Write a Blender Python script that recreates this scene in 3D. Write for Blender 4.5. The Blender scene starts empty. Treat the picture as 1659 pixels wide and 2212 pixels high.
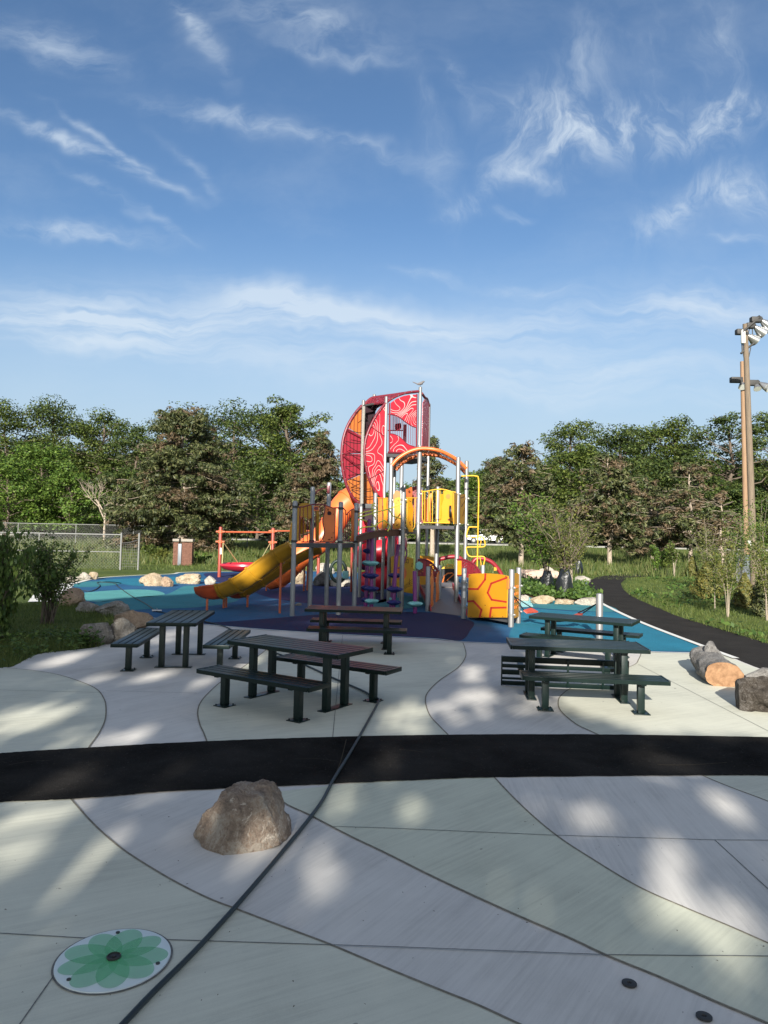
import bpy, bmesh, math, random
import numpy as np
from mathutils import Vector, Matrix, noise
R = math.radians
sc = bpy.context.scene
COL = sc.collection

# ------------------------------------------------------------------ camera
F, EYE, PITCH, ROLL, HV = 1597.0, 2.25, R(3.0), R(1.2), 1148.0   # focal length and horizon in a 1659 x 2212 frame
CV = HV - F * math.tan(PITCH)
cam_d = bpy.data.cameras.new('camera')
cam = bpy.data.objects.new('camera', cam_d); COL.objects.link(cam)
cam_d.sensor_fit = 'VERTICAL'; cam_d.sensor_height = 36.0
cam_d.lens = F * 36.0 / 2212.0
cam_d.shift_y = -(1106.0 - CV) / 2212.0
cam_d.clip_end = 3000; cam_d.clip_start = 0.05
cam.matrix_world = (Matrix.Translation((0, 0, EYE)) @ Matrix.Rotation(PITCH + math.pi / 2, 4, 'X')
                    @ Matrix.Rotation(ROLL, 4, 'Z'))
sc.camera = cam
sc.cycles.max_bounces = 7; sc.cycles.diffuse_bounces = 3; sc.cycles.transparent_max_bounces = 12

# ------------------------------------------------------------------ light
SUN_EL, SUN_AZ = R(21), R(8)          # light travels away from the camera, a little to the right
SUN_D = Vector((math.sin(SUN_AZ) * math.cos(SUN_EL), math.cos(SUN_AZ) * math.cos(SUN_EL), -math.sin(SUN_EL)))
sl = bpy.data.lights.new('sun', 'SUN'); so = bpy.data.objects.new('sun', sl); COL.objects.link(so)
sl.energy = 5.0; sl.angle = R(0.55); sl.color = (1.0, 0.95, 0.87)
so.rotation_euler = SUN_D.to_track_quat('-Z', 'Y').to_euler()
so.location = (-8, -40, 40)
vs = sc.view_settings
vs.view_transform = 'Standard'; vs.look = 'None'; vs.gamma = 1.0; vs.exposure = 1.0; vs.use_curve_mapping = False

world = bpy.data.worlds.new('World'); sc.world = world; world.use_nodes = True
wt = world.node_tree; wt.nodes.clear()
def wnode(t): return wt.nodes.new(t)
class NB:
    """tiny expression builder on a node tree"""
    def __init__(s, t): s.t = t
    def m(s, op, a, b=None, c=None, clamp=False):
        n = s.t.nodes.new('ShaderNodeMath'); n.operation = op; n.use_clamp = clamp
        for i, v in enumerate((a, b, c)):
            if v is None: continue
            if isinstance(v, (int, float)): n.inputs[i].default_value = v
            else: s.t.links.new(v, n.inputs[i])
        return n.outputs[0]
    def noise(s, vec, scale, detail=4, rough=0.55, dist=0.0, out='Fac'):
        n = s.t.nodes.new('ShaderNodeTexNoise'); n.inputs['Scale'].default_value = scale
        n.inputs['Detail'].default_value = detail; n.inputs['Roughness'].default_value = rough
        n.inputs['Distortion'].default_value = dist
        s.t.links.new(vec, n.inputs['Vector']); return n.outputs[out]
    def comb(s, x, y, z=0.0):
        n = s.t.nodes.new('ShaderNodeCombineXYZ')
        for i, v in enumerate((x, y, z)):
            if isinstance(v, (int, float)): n.inputs[i].default_value = v
            else: s.t.links.new(v, n.inputs[i])
        return n.outputs[0]
    def ramp(s, v, stops):
        n = s.t.nodes.new('ShaderNodeValToRGB'); e = n.color_ramp.elements
        while len(e) < len(stops): e.new(0.5)
        for q, (p, c) in zip(e, stops):
            q.position = p; q.color = (c[0], c[1], c[2], 1) if len(c) == 3 else c
        s.t.links.new(v, n.inputs[0]); return n.outputs[0]
    def sstep(s, v, lo, hi):
        n = s.t.nodes.new('ShaderNodeMapRange'); n.interpolation_type = 'SMOOTHSTEP'
        n.inputs['From Min'].default_value = lo; n.inputs['From Max'].default_value = hi
        s.t.links.new(v, n.inputs['Value']); return n.outputs[0]
    def mix(s, f, a, b):
        n = s.t.nodes.new('ShaderNodeMix'); n.data_type = 'RGBA'
        for sock, v in ((n.inputs[0], f), (n.inputs[6], a), (n.inputs[7], b)):
            if isinstance(v, (int, float)): sock.default_value = v
            elif isinstance(v, tuple): sock.default_value = (v[0], v[1], v[2], 1)
            else: s.t.links.new(v, sock)
        return n.outputs[2]
W_ = NB(wt)
sky = wnode('ShaderNodeTexSky'); sky.sky_type = 'NISHITA'; sky.sun_disc = False
sky.sun_elevation = SUN_EL; sky.sun_rotation = math.pi + SUN_AZ
sky.air_density = 1.0; sky.dust_density = 0.6; sky.ozone_density = 1.6
tc = wnode('ShaderNodeTexCoord'); sep = wnode('ShaderNodeSeparateXYZ')
wt.links.new(tc.outputs['Generated'], sep.inputs[0])
dx, dy, dz = sep.outputs
yy = W_.m('MAXIMUM', dy, 0.12)
gx = W_.m('DIVIDE', dx, yy); gz = W_.m('DIVIDE', dz, yy)          # heading and height of a sky direction
warpn = W_.noise(W_.comb(gx, gz, 0.3), 4.5, 4, 0.6, 0, 'Color')
wsep = wnode('ShaderNodeSeparateColor'); wt.links.new(warpn, wsep.inputs[0])
wx = W_.m('ADD', gx, W_.m('MULTIPLY', W_.m('SUBTRACT', wsep.outputs[0], 0.5), 0.16))
wz = W_.m('ADD', gz, W_.m('MULTIPLY', W_.m('SUBTRACT', wsep.outputs[1], 0.5), 0.12))
def px(u, v): return ((u - 829.5) / F, (HV - v) / F)
def blob(u, v, ru, rv, rot, amp, warp=True):
    cx, cz = px(u, v); a = math.radians(rot); ca, sa = math.cos(a), math.sin(a)
    X, Z = (wx, wz) if warp else (gx, gz)
    ex = W_.m('SUBTRACT', X, cx); ez = W_.m('SUBTRACT', Z, cz)
    p = W_.m('DIVIDE', W_.m('ADD', W_.m('MULTIPLY', ex, ca), W_.m('MULTIPLY', ez, sa)), ru / F)
    q = W_.m('DIVIDE', W_.m('SUBTRACT', W_.m('MULTIPLY', ez, ca), W_.m('MULTIPLY', ex, sa)), rv / F)
    r2 = W_.m('ADD', W_.m('MULTIPLY', p, p), W_.m('MULTIPLY', q, q))
    return W_.m('MULTIPLY', W_.m('EXPONENT', W_.m('MULTIPLY', r2, -1.0)), amp)
def total(items):
    t = None
    for i in items:
        b = blob(*i); t = b if t is None else W_.m('ADD', t, b)
    return t
# (u, v, half length, half width, tilt, strength)
wisps = total([
    (1200, 245, 150, 62, -8, 1.0), (1085, 300, 34, 90, -22, 0.6), (1130, 340, 80, 26, 40, 0.7), (1420, 235, 120, 62, 4, 1.0),
    (1580, 215, 90, 46, 20, 0.8), (1240, 110, 60, 130, -10, 0.45), (1400, 90, 40, 150, 0, 0.55), (1550, 90, 40, 130, 6, 0.6),
    (1480, 425, 130, 42, 28, 1.0), (1640, 415, 70, 40, -25, 0.8), (1000, 430, 46, 20, 25, 0.8), (1170, 362, 42, 18, 0, 0.8),
    (985, 160, 14, 70, 12, 0.35), (940, 300, 26, 150, 8, 0.3), (1098, 446, 26, 9, 0, 0.5)])
streaks = total([
    (140, 310, 190, 16, -21, 0.95), (200, 300, 120, 10, -34, 0.7), (380, 335, 80, 12, -48, 0.4), (140, 505, 150, 20, 0, 0.75),
    (480, 235, 190, 22, -10, 0.65), (780, 290, 200, 16, -12, 0.35), (210, 415, 110, 11, -28, 0.4), (320, 470, 60, 8, -35, 0.35),
    (370, 30, 110, 22, -55, 0.7), (60, 60, 130, 40, -20, 0.6), (640, 30, 220, 40, -12, 0.55), (930, 596, 60, 12, -10, 0.5),
    (1140, 608, 90, 10, 2, 0.6), (1600, 500, 60, 10, 0, 0.5), (700, 90, 150, 14, -8, 0.35)])
band = total([
    (300, 690, 420, 52, -2, 0.9), (130, 715, 260, 40, 2, 0.55), (620, 655, 190, 30, -14, 0.8), (1500, 640, 330, 46, 3, 0.75),
    (900, 700, 420, 38, -6, 0.7), (1250, 680, 320, 40, 0, 0.35), (250, 760, 320, 28, -2, 0.5), (1000, 800, 700, 38, -3, 0.5),
    (1350, 775, 420, 30, 2, 0.4)])
fine = W_.noise(W_.comb(W_.m('MULTIPLY', wx, 5.5), W_.m('MULTIPLY', wz, 13.0), 0), 2.2, 8, 0.62)
fine2 = W_.noise(W_.comb(W_.m('MULTIPLY', wx, 9.0), W_.m('MULTIPLY', wz, 5.0), 4.0), 1.7, 8, 0.66, 0.6)
hz = W_.noise(W_.comb(W_.m('MULTIPLY', wx, 2.0), W_.m('MULTIPLY', wz, 16.0), 7.0), 2.4, 7, 0.6)
c1 = W_.m('MULTIPLY', wisps, W_.m('ADD', 0.10, W_.m('MULTIPLY', W_.sstep(fine2, 0.38, 0.74), 1.0)))
c2 = W_.m('MULTIPLY', streaks, W_.sstep(fine, 0.30, 0.72))
c3 = W_.m('MULTIPLY', band, W_.m('ADD', 0.12, W_.m('MULTIPLY', W_.sstep(hz, 0.28, 0.66), 0.95)))
veil = W_.m('MULTIPLY', W_.sstep(W_.noise(W_.comb(W_.m('MULTIPLY', wx, 2.2), W_.m('MULTIPLY', wz, 4.0), 2.0), 1.6, 6, 0.6), 0.42, 0.85), 0.20)
low = W_.m('MULTIPLY', W_.sstep(gz, 0.44, 0.07), 0.86)
cl = W_.m('ADD', W_.m('ADD', c1, c2), W_.m('ADD', c3, veil))
cl = W_.m('MINIMUM', cl, 1.0)
cl = W_.m('MULTIPLY', cl, 0.72)
CLOUD = (4.3, 4.9, 5.5)
tint = wnode('ShaderNodeMix'); tint.data_type = 'RGBA'; tint.blend_type = 'MULTIPLY'; tint.inputs[0].default_value = 1.0
wt.links.new(sky.outputs[0], tint.inputs[6]); tint.inputs[7].default_value = (0.58, 0.71, 0.83, 1)
hazy = W_.mix(low, tint.outputs[2], (3.05, 3.85, 4.6))
front = W_.mix(cl, hazy, CLOUD)
# unseen bright cloud added behind the viewer and overhead to lift the ambient light
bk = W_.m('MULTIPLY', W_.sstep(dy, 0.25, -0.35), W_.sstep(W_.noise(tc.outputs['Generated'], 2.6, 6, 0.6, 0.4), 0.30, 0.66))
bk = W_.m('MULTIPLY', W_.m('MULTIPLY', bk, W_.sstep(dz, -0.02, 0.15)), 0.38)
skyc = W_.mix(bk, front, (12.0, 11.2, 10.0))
bg = wnode('ShaderNodeBackground'); bg.inputs['Strength'].default_value = 0.085
wout = wnode('ShaderNodeOutputWorld')
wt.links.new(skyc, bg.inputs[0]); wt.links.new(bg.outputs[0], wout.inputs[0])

# ------------------------------------------------------------------ measuring: photo sight lines to points in the place
_c, _s = math.cos(ROLL), math.sin(ROLL)
def ray(u, v):
    a = (u - 829.5) / F; b = -(v - CV) / F
    x = a * _c - b * _s; y = a * _s + b * _c
    cp, sp = math.cos(PITCH), math.sin(PITCH)
    return Vector((x, cp - y * sp, sp + y * cp))
EYEV = Vector((0, 0, EYE))
def G(p, z=0.0):
    d = ray(*p); return EYEV + d * ((z - EYE) / d.z)
def W(p, y):
    d = ray(*p); return EYEV + d * (y / d.y)
def Z(X, Y, w): return lambda x, y: ((X + x * w / 1659.0) / 1.50693, (Y + y * w / 1659.0) / 1.50693)
z1, z2, z3, z4 = Z(600, 1200, 700), Z(1050, 1200, 700), Z(600, 1550, 600), Z(1100, 1550, 650)
z5, z6, zT, zR = Z(0, 1200, 1100), Z(1500, 1200, 1000), Z(1080, 1230, 350), Z(1380, 1750, 400)
zC, zS, zBed, zL = Z(1120, 1580, 320), Z(900, 1560, 320), Z(1620, 1700, 480), Z(0, 1650, 560)
zG, zLog, zP, zP7 = Z(2050, 1500, 450), Z(2200, 2050, 300), Z(2380, 1020, 210), Z(2200, 1000, 675.3)
zA, zB, zc, zD, zM = Z(300, 1900, 1100), Z(1500, 1850, 1000), Z(0, 2350, 1250), Z(1250, 2350, 1250), Z(0, 1980, 640)
class Plane:
    """a vertical plane through two ground points"""
    def __init__(s, p, q):
        s.p = Vector((p[0], p[1], 0)); t = Vector((q[0] - p[0], q[1] - p[1], 0)).normalized()
        n = Vector((t.y, -t.x, 0))
        if n.y > 0: n = -n
        s.t, s.n = t, n
    def off(s, d):
        o = Plane.__new__(Plane); o.p = s.p + s.n * d; o.t, o.n = s.t, s.n; return o
    def at(s, uv):
        d = ray(*uv); return EYEV + d * ((s.p - EYEV).dot(s.n) / d.dot(s.n))
def terrain(x, y):
    def ss(a, b, t):
        t = max(0, min(1, (t - a) / (b - a))); return t * t * (3 - 2 * t)
    return -0.03 + 0.55 * ss(48, 84, y) + 0.42 * ss(84, 89, y) + 0.8 * ss(106, 150, y)

# ------------------------------------------------------------------ mesh helpers
class MB:
    def __init__(s): s.v, s.f, s.mi, s.cur = [], [], [], 0
    def add(s, vs, fs):
        o = len(s.v); s.v += [tuple(v) for v in vs]
        for f in fs: s.f.append([i + o for i in f]); s.mi.append(s.cur)
        return s
    def box(s, c, size, rz=0.0, bevel=0.0, M=None):
        bm = bmesh.new(); bmesh.ops.create_cube(bm, size=1.0)
        bmesh.ops.scale(bm, vec=Vector(size), verts=bm.verts)
        if bevel > 0: bmesh.ops.bevel(bm, geom=bm.edges[:], offset=bevel, segments=2, affect='EDGES', profile=0.6)
        mt = Matrix.Translation(Vector(c)) @ (M.to_4x4() if M is not None else Matrix.Rotation(rz, 4, 'Z'))
        bm.verts.index_update()
        s.add([mt @ v.co for v in bm.verts], [[v.index for v in f.verts] for f in bm.faces]); bm.free(); return s
    def tube(s, pts, r, n=10, closed=False, caps=True, squash=None):
        pts = [Vector(p) for p in pts]; N = len(pts)
        rr = r if isinstance(r, (list, tuple)) else [r] * N
        T = []
        for i in range(N):
            a = pts[(i - 1) % N] if (i > 0 or closed) else pts[i]
            b = pts[(i + 1) % N] if (i < N - 1 or closed) else pts[i]
            T.append((b - a).normalized())
        up = Vector((0, 0, 1)) if abs(T[0].z) < 0.9 else Vector((0, 1, 0))
        u = (up - T[0] * up.dot(T[0])).normalized(); vs = []
        for i in range(N):
            u = (u - T[i] * u.dot(T[i])).normalized(); w = T[i].cross(u)
            for k in range(n):
                a = 2 * math.pi * k / n
                vs.append(pts[i] + (u * math.cos(a) + w * math.sin(a)) * rr[i])
        fs = []
        for i in range(N if closed else N - 1):
            j = (i + 1) % N
            for k in range(n):
                k2 = (k + 1) % n; fs.append([i * n + k, i * n + k2, j * n + k2, j * n + k])
        if caps and not closed: fs.append(list(range(n))[::-1]); fs.append([(N - 1) * n + k for k in range(n)])
        return s.add(vs, fs)
    def post(s, x, y, z0, z1_, r, n=16):
        zs = [(z0, r), (z1_ - r * .45, r), (z1_ - r * .18, r * .86), (z1_ - r * .04, r * .55), (z1_, r * .08)]
        return s.tube([(x, y, z) for z, _ in zs], [q for _, q in zs], n)
    def prism(s, pts, off):
        off = Vector(off); a = [Vector(p) for p in pts]; n = len(a)
        vs = a + [p + off for p in a]
        fs = [list(range(n)), [n + i for i in range(n)][::-1]] + [[(i + 1) % n, i, n + i, n + (i + 1) % n] for i in range(n)]
        return s.add(vs, fs)
    def loft(s, rows, closed=False):
        n = len(rows[0]); vs = [p for r_ in rows for p in r_]; fs = []
        for i in range(len(rows) - 1):
            for k in range(n if closed else n - 1):
                k2 = (k + 1) % n; fs.append([i * n + k, i * n + k2, (i + 1) * n + k2, (i + 1) * n + k])
        return s.add(vs, fs)
    def disc(s, c, r, z=0.0, n=40, rx=None, rot=0):
        rx = rx or r
        ca, sa = math.cos(rot), math.sin(rot)
        P = [(rx * math.cos(2 * math.pi * k / n), r * math.sin(2 * math.pi * k / n)) for k in range(n)]
        return s.add([(c[0] + x * ca - y * sa, c[1] + x * sa + y * ca, c[2] + z) for x, y in P], [list(range(n))])
    def lathe(s, prof, c, n=24):
        rows = [[(c[0] + r * math.cos(2 * math.pi * k / n), c[1] + r * math.sin(2 * math.pi * k / n), c[2] + z) for k in range(n)] for r, z in prof]
        s.loft(rows, True); return s
    def build(s, name, mats, parent=None, sharp=38, local=False):
        me = bpy.data.meshes.new(name)
        o = Vector((0, 0, 0)) if (parent is None or local) else wloc(parent)
        me.from_pydata([(v[0] - o.x, v[1] - o.y, v[2] - o.z) for v in s.v], [], s.f)
        mats = mats if isinstance(mats, (list, tuple)) else [mats]
        for m_ in mats: me.materials.append(m_)
        me.polygons.foreach_set('material_index', s.mi)
        bm = bmesh.new(); bm.from_mesh(me); bmesh.ops.recalc_face_normals(bm, faces=bm.faces); bm.to_mesh(me); bm.free()
        me.polygons.foreach_set('use_smooth', [True] * len(me.polygons))
        me.set_sharp_from_angle(angle=R(sharp)); me.update()
        ob = bpy.data.objects.new(name, me); COL.objects.link(ob)
        if parent is not None: ob.parent = parent
        return ob
def wloc(o):
    l = Vector(o.location)
    while o.parent: o = o.parent; l = l + Vector(o.location)
    return l
def tag(o, label=None, cat=None, group=None, kind=None):
    if label: o['label'] = label
    if cat: o['category'] = cat
    if group: o['group'] = group
    if kind: o['kind'] = kind
    return o
def thing(name, label, cat, loc=(0, 0, 0), rz=0.0, group=None):
    o = bpy.data.objects.new(name, None); COL.objects.link(o); o.empty_display_size = 0.2
    o.location = loc; o.rotation_euler = (0, 0, rz); return tag(o, label, cat, group)
def struct(o): o['kind'] = 'structure'; return o
def stuff(o): o['kind'] = 'stuff'; return o
def dup(root, loc, rz=0.0, scale=None, label=None):
    def cp(o, par):
        c = o.copy(); COL.objects.link(c)
        if par is not None: c.parent = par
        for ch in [k for k in kids if k.parent == o]: cp(ch, c)
        return c
    kids = list(root.children_recursive)
    r = cp(root, None); r.location = loc; r.rotation_euler = (0, 0, rz)
    if scale: r.scale = scale
    if label: r['label'] = label
    return r
def smooth_path(pts, k=8, closed=False):
    P = [Vector(p) for p in pts]; n = len(P); out = []
    for i in range(n if closed else n - 1):
        a = P[(i - 1) % n] if (closed or i > 0) else P[i] * 2 - P[i + 1]
        b, c = P[i], P[(i + 1) % n]
        d = P[(i + 2) % n] if (closed or i + 2 < n) else c * 2 - b
        for j in range(k):
            t = j / k
            out.append(0.5 * ((2 * b) + (c - a) * t + (2 * a - 5 * b + 4 * c - d) * t * t + (3 * b - a - 3 * c + d) * t ** 3))
    if not closed: out.append(P[-1])
    return out
def sheet(name, pts, z, mat, thick=0.0):
    mb = MB(); P = [Vector((p[0], p[1], z)) for p in pts]
    if thick: mb.prism(P, (0, 0, -thick))
    else: mb.add(P, [list(range(len(P)))])
    o = mb.build(name, mat)
    if not thick:
        me = o.data
        if me.polygons[0].normal.z < 0: me.flip_normals()
    return struct(o)
def gp(pts, z=0.0): return [G(p, z) for p in pts]
def gs(pts, k=6): return smooth_path(gp(pts), k)
def ribbon(mb, pts, w, z):
    pts = [Vector((p[0], p[1], z)) for p in pts]; L, Rr = [], []
    for i, p in enumerate(pts):
        a = pts[max(0, i - 1)]; b = pts[min(len(pts) - 1, i + 1)]; t = (b - a).normalized(); n = Vector((-t.y, t.x, 0))
        L.append(p + n * w / 2); Rr.append(p - n * w / 2)
    mb.loft([L, Rr]); return mb

# ------------------------------------------------------------------ materials
def mat(name, base, rough=0.55, spec=0.4, metal=0.0, var=0.12, vscale=6.0, bump=0.0, bscale=60.0, detail=5, coat=0.0,
        stretch=None, base2=None, speck=None, dist=0.3):
    m_ = bpy.data.materials.new(name); m_.use_nodes = True; t = m_.node_tree; b = NB(t)
    p = t.nodes['Principled BSDF']; p.inputs['Roughness'].default_value = rough
    p.inputs['Specular IOR Level'].default_value = spec; p.inputs['Metallic'].default_value = metal
    p.inputs['Coat Weight'].default_value = coat
    tcn = t.nodes.new('ShaderNodeTexCoord'); vec = tcn.outputs['Object']
    if stretch:
        mp = t.nodes.new('ShaderNodeMapping'); mp.inputs['Scale'].default_value = stretch[:3]
        mp.inputs['Rotation'].default_value[2] = stretch[3] if len(stretch) > 3 else 0
        t.links.new(vec, mp.inputs[0]); svec = mp.outputs[0]
    else: svec = vec
    n1 = b.noise(svec, vscale, detail, 0.62, dist)
    lo = tuple(c * (1 - var) for c in base); hi = tuple(min(1, c * (1 + var)) for c in (base2 or base))
    col = b.ramp(n1, [(0.28, lo), (0.72, hi)])
    if speck:
        n2 = b.noise(vec, speck[0], 2, 0.6); f = b.sstep(n2, speck[1], speck[1] + 0.1)
        col = b.mix(b.m('MULTIPLY', f, speck[3]), col, speck[2])
    t.links.new(col, p.inputs['Base Color'])
    if bump > 0:
        bn = t.nodes.new('ShaderNodeBump'); bn.inputs['Strength'].default_value = bump; bn.inputs['Distance'].default_value = 0.02
        t.links.new(b.noise(svec if stretch else vec, bscale, 5, 0.65), bn.inputs['Height']); t.links.new(bn.outputs[0], p.inputs['Normal'])
    return m_
def concrete(name, base, rot):
    m_ = bpy.data.materials.new(name); m_.use_nodes = True; t = m_.node_tree; b = NB(t); p = t.nodes['Principled BSDF']
    p.inputs['Roughness'].default_value = 0.85; p.inputs['Specular IOR Level'].default_value = 0.25
    tcn = t.nodes.new('ShaderNodeTexCoord'); vec = tcn.outputs['Object']
    mp = t.nodes.new('ShaderNodeMapping'); mp.vector_type = 'TEXTURE'; mp.inputs['Rotation'].default_value[2] = rot
    mp.inputs['Scale'].default_value = (1.0, 26.0, 1.0); t.links.new(vec, mp.inputs[0])
    broom = b.noise(mp.outputs[0], 34.0, 4, 0.7)                       # broomed finish
    mp2 = t.nodes.new('ShaderNodeMapping'); mp2.vector_type = 'TEXTURE'; mp2.inputs['Rotation'].default_value[2] = rot
    mp2.inputs['Scale'].default_value = (1.0, 8.0, 1.0); t.links.new(vec, mp2.inputs[0])
    broom2 = b.noise(mp2.outputs[0], 5.0, 5, 0.65)
    big = b.noise(vec, 0.8, 6, 0.65, 0.5); grain = b.noise(vec, 160, 2, 0.6)
    v = b.m('ADD', b.m('MULTIPLY', broom, 0.30), b.m('ADD', b.m('MULTIPLY', broom2, 0.20), b.m('ADD', b.m('MULTIPLY', big, 0.38), b.m('MULTIPLY', grain, 0.12))))
    col = b.ramp(v, [(0.34, tuple(c * 0.74 for c in base)), (0.50, base), (0.66, tuple(min(1, c * 1.16) for c in base))])
    spots = b.sstep(b.noise(vec, 9.0, 2, 0.5), 0.755, 0.775)
    col = b.mix(b.m('MULTIPLY', spots, 0.55), col, (0.10, 0.09, 0.08))
    t.links.new(col, p.inputs['Base Color'])
    bn = t.nodes.new('ShaderNodeBump'); bn.inputs['Strength'].default_value = 0.25; bn.inputs['Distance'].default_value = 0.004
    t.links.new(b.m('ADD', broom, b.m('MULTIPLY', grain, 0.6)), bn.inputs['Height']); t.links.new(bn.outputs[0], p.inputs['Normal'])
    return m_
def rubber(name, base): return mat(name, base, 0.8, 0.25, var=0.14, vscale=0.9, bump=0.5, bscale=240, speck=(95, 0.60, tuple(min(1, c * 1.9 + .005) for c in base), 0.35))
def leafmat(name, cols, trans=0.25, rough=0.55):
    m_ = bpy.data.materials.new(name); m_.use_nodes = True; t = m_.node_tree; b = NB(t); p = t.nodes['Principled BSDF']
    ge = t.nodes.new('ShaderNodeNewGeometry'); n = len(cols)
    col = b.ramp(ge.outputs['Random Per Island'], [(i / max(1, n - 1), c) for i, c in enumerate(cols)])
    p.inputs['Roughness'].default_value = rough; p.inputs['Specular IOR Level'].default_value = 0.3
    t.links.new(col, p.inputs['Base Color'])
    tr = t.nodes.new('ShaderNodeBsdfTranslucent'); ms = t.nodes.new('ShaderNodeMixShader'); ms.inputs[0].default_value = trans
    br = b.mix(0.5, col, tuple(min(1, c * 1.6) for c in cols[-1]))
    t.links.new(br, tr.inputs[0]); t.links.new(p.outputs[0], ms.inputs[1]); t.links.new(tr.outputs[0], ms.inputs[2])
    t.links.new(ms.outputs[0], t.nodes['Material Output'].inputs[0]); return m_

CONC_A = concrete('concrete_lilac', (0.565, 0.54, 0.495), R(56 - 90)); CONC_A2 = concrete('concrete_lilac_right', (0.565, 0.54, 0.495), R(-3))
CONC_B = concrete('concrete_green', (0.55, 0.545, 0.445), R(28 - 90)); CONC_B2 = concrete('concrete_green_right', (0.535, 0.54, 0.425), R(44 - 90))
CONC_W = mat('concrete_edge', (0.66, 0.65, 0.60), 0.85, 0.2, var=0.08)
ASPH = mat('asphalt', (0.015, 0.014, 0.013), 0.95, 0.03, var=0.4, vscale=1.1, bump=0.9, bscale=70, detail=9, base2=(0.026, 0.024, 0.022), speck=(46, 0.62, (0.075, 0.068, 0.06), 0.55))
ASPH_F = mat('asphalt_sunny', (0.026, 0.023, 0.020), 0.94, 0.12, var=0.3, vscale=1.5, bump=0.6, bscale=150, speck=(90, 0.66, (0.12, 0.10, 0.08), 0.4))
JOINT = mat('joint_filler', (0.20, 0.18, 0.14), 0.9, 0.2, var=0.35, vscale=20)
CUT = mat('saw_cut', (0.16, 0.16, 0.15), 0.95, 0.1, var=0.4, vscale=30)
RUB_BLUE = rubber('rubber_blue', (0.018, 0.095, 0.20)); RUB_NAVY = rubber('rubber_indigo', (0.012, 0.018, 0.064))
RUB_TEAL = rubber('rubber_teal', (0.035, 0.185, 0.215)); RUB_AQUA = rubber('rubber_aqua', (0.09, 0.30, 0.29))
RUB_SKY = rubber('rubber_sky', (0.018, 0.165, 0.245)); RUB_PURP = rubber('rubber_violet', (0.018, 0.024, 0.085)); RUB_MINT = rubber('rubber_mint', (0.35, 0.66, 0.64))
GREENM = mat('dark_green_paint', (0.004, 0.013, 0.011), 0.36, 0.35, var=0.2, vscale=12)
SLATM = mat('green_slat', (0.006, 0.014, 0.012), 0.33, 0.22, var=0.22, vscale=9)
GALV = mat('galvanised_post', (0.25, 0.243, 0.232), 0.42, 0.5, metal=0.55, var=0.08, vscale=5, stretch=(3, 3, .4))
GREYP = mat('grey_post', (0.24, 0.243, 0.247), 0.42, 0.5, metal=0.35, var=0.08, vscale=4, stretch=(3, 3, .4))
DECKM = mat('deck_coating', (0.06, 0.06, 0.063), 0.6, 0.4, var=0.2, vscale=30, bump=0.2)
MAROON = mat('maroon_metal', (0.15, 0.012, 0.022), 0.4, 0.5, var=0.1)
REDPL = mat('red_plastic', (0.55, 0.020, 0.035), 0.35, 0.5, var=0.06)
ORANGE = mat('orange_plastic', (0.72, 0.15, 0.035), 0.38, 0.5, var=0.06, vscale=3)
ORPAN = mat('orange_panel', (0.62, 0.155, 0.038), 0.45, 0.45, var=0.06, vscale=3)
ORSUN = mat('orange_bar', (0.74, 0.19, 0.035), 0.42, 0.45, var=0.06)
YELSL = mat('slide_yellow', (0.39, 0.20, 0.012), 0.36, 0.5, var=0.08, vscale=3)
YELP = mat('yellow_panel', (0.58, 0.265, 0.012), 0.42, 0.45, var=0.05, vscale=3)
YELB = mat('yellow_bar', (0.68, 0.37, 0.03), 0.4, 0.45, var=0.05)
LIME = mat('lime_rail', (0.66, 0.66, 0.09), 0.38, 0.5, var=0.05)
SLEND = mat('slide_exit_orange', (0.46, 0.075, 0.018), 0.4, 0.45, var=0.08)
LEGO = mat('orange_leg', (0.50, 0.12, 0.05), 0.5, 0.4, var=0.1)
PURPLE = mat('purple_pole', (0.16, 0.012, 0.14), 0.35, 0.5, var=0.1)
PODN = mat('pod_navy', (0.030, 0.035, 0.15), 0.5, 0.4, var=0.1); PODA = mat('pod_aqua', (0.20, 0.48, 0.47), 0.5, 0.4, var=0.08)
BROWNB = mat('bridge_brown', (0.10, 0.045, 0.03), 0.55, 0.4, var=0.2, vscale=14)
ROPE = mat('black_rope', (0.015, 0.013, 0.013), 0.8, 0.2, var=0.2)
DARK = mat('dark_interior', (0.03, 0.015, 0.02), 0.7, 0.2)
BLACKP = mat('black_rubber', (0.012, 0.012, 0.013), 0.55, 0.4, var=0.2)
BAG = mat('black_bag', (0.012, 0.014, 0.015), 0.28, 0.6, var=0.3, bump=0.8, bscale=9)
WHITEL = mat('white_label', (0.75, 0.74, 0.70), 0.5, 0.3, var=0.05)
STEELW = mat('fence_steel', (0.20, 0.20, 0.19), 0.55, 0.4, metal=0.3, var=0.1)
WIRE = mat('fence_wire', (0.20, 0.20, 0.18), 0.6, 0.3, metal=0.3, var=0.1)
REDFR = mat('swing_frame_red', (0.26, 0.045, 0.025), 0.45, 0.45, var=0.12)
CHAIN = mat('chain_yellow', (0.50, 0.42, 0.20), 0.45, 0.5, metal=0.3, var=0.3, vscale=60)
HOSE = mat('hose_rubber', (0.022, 0.030, 0.032), 0.5, 0.4, var=0.2)
BRICK = mat('old_brick', (0.15, 0.075, 0.052), 0.85, 0.2, var=0.4, vscale=16)
CAPST = mat('cap_stone', (0.28, 0.25, 0.21), 0.85, 0.2, var=0.15)
STEELG = mat('grey_sheet', (0.17, 0.185, 0.20), 0.5, 0.4, metal=0.4, var=0.15, stretch=(14, 14, .5))
BARRIER = mat('barrier_concrete', (0.23, 0.225, 0.20), 0.85, 0.2, var=0.25, vscale=1.4)
ROAD = mat('road_asphalt', (0.07, 0.07, 0.068), 0.9, 0.2, var=0.2)
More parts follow.
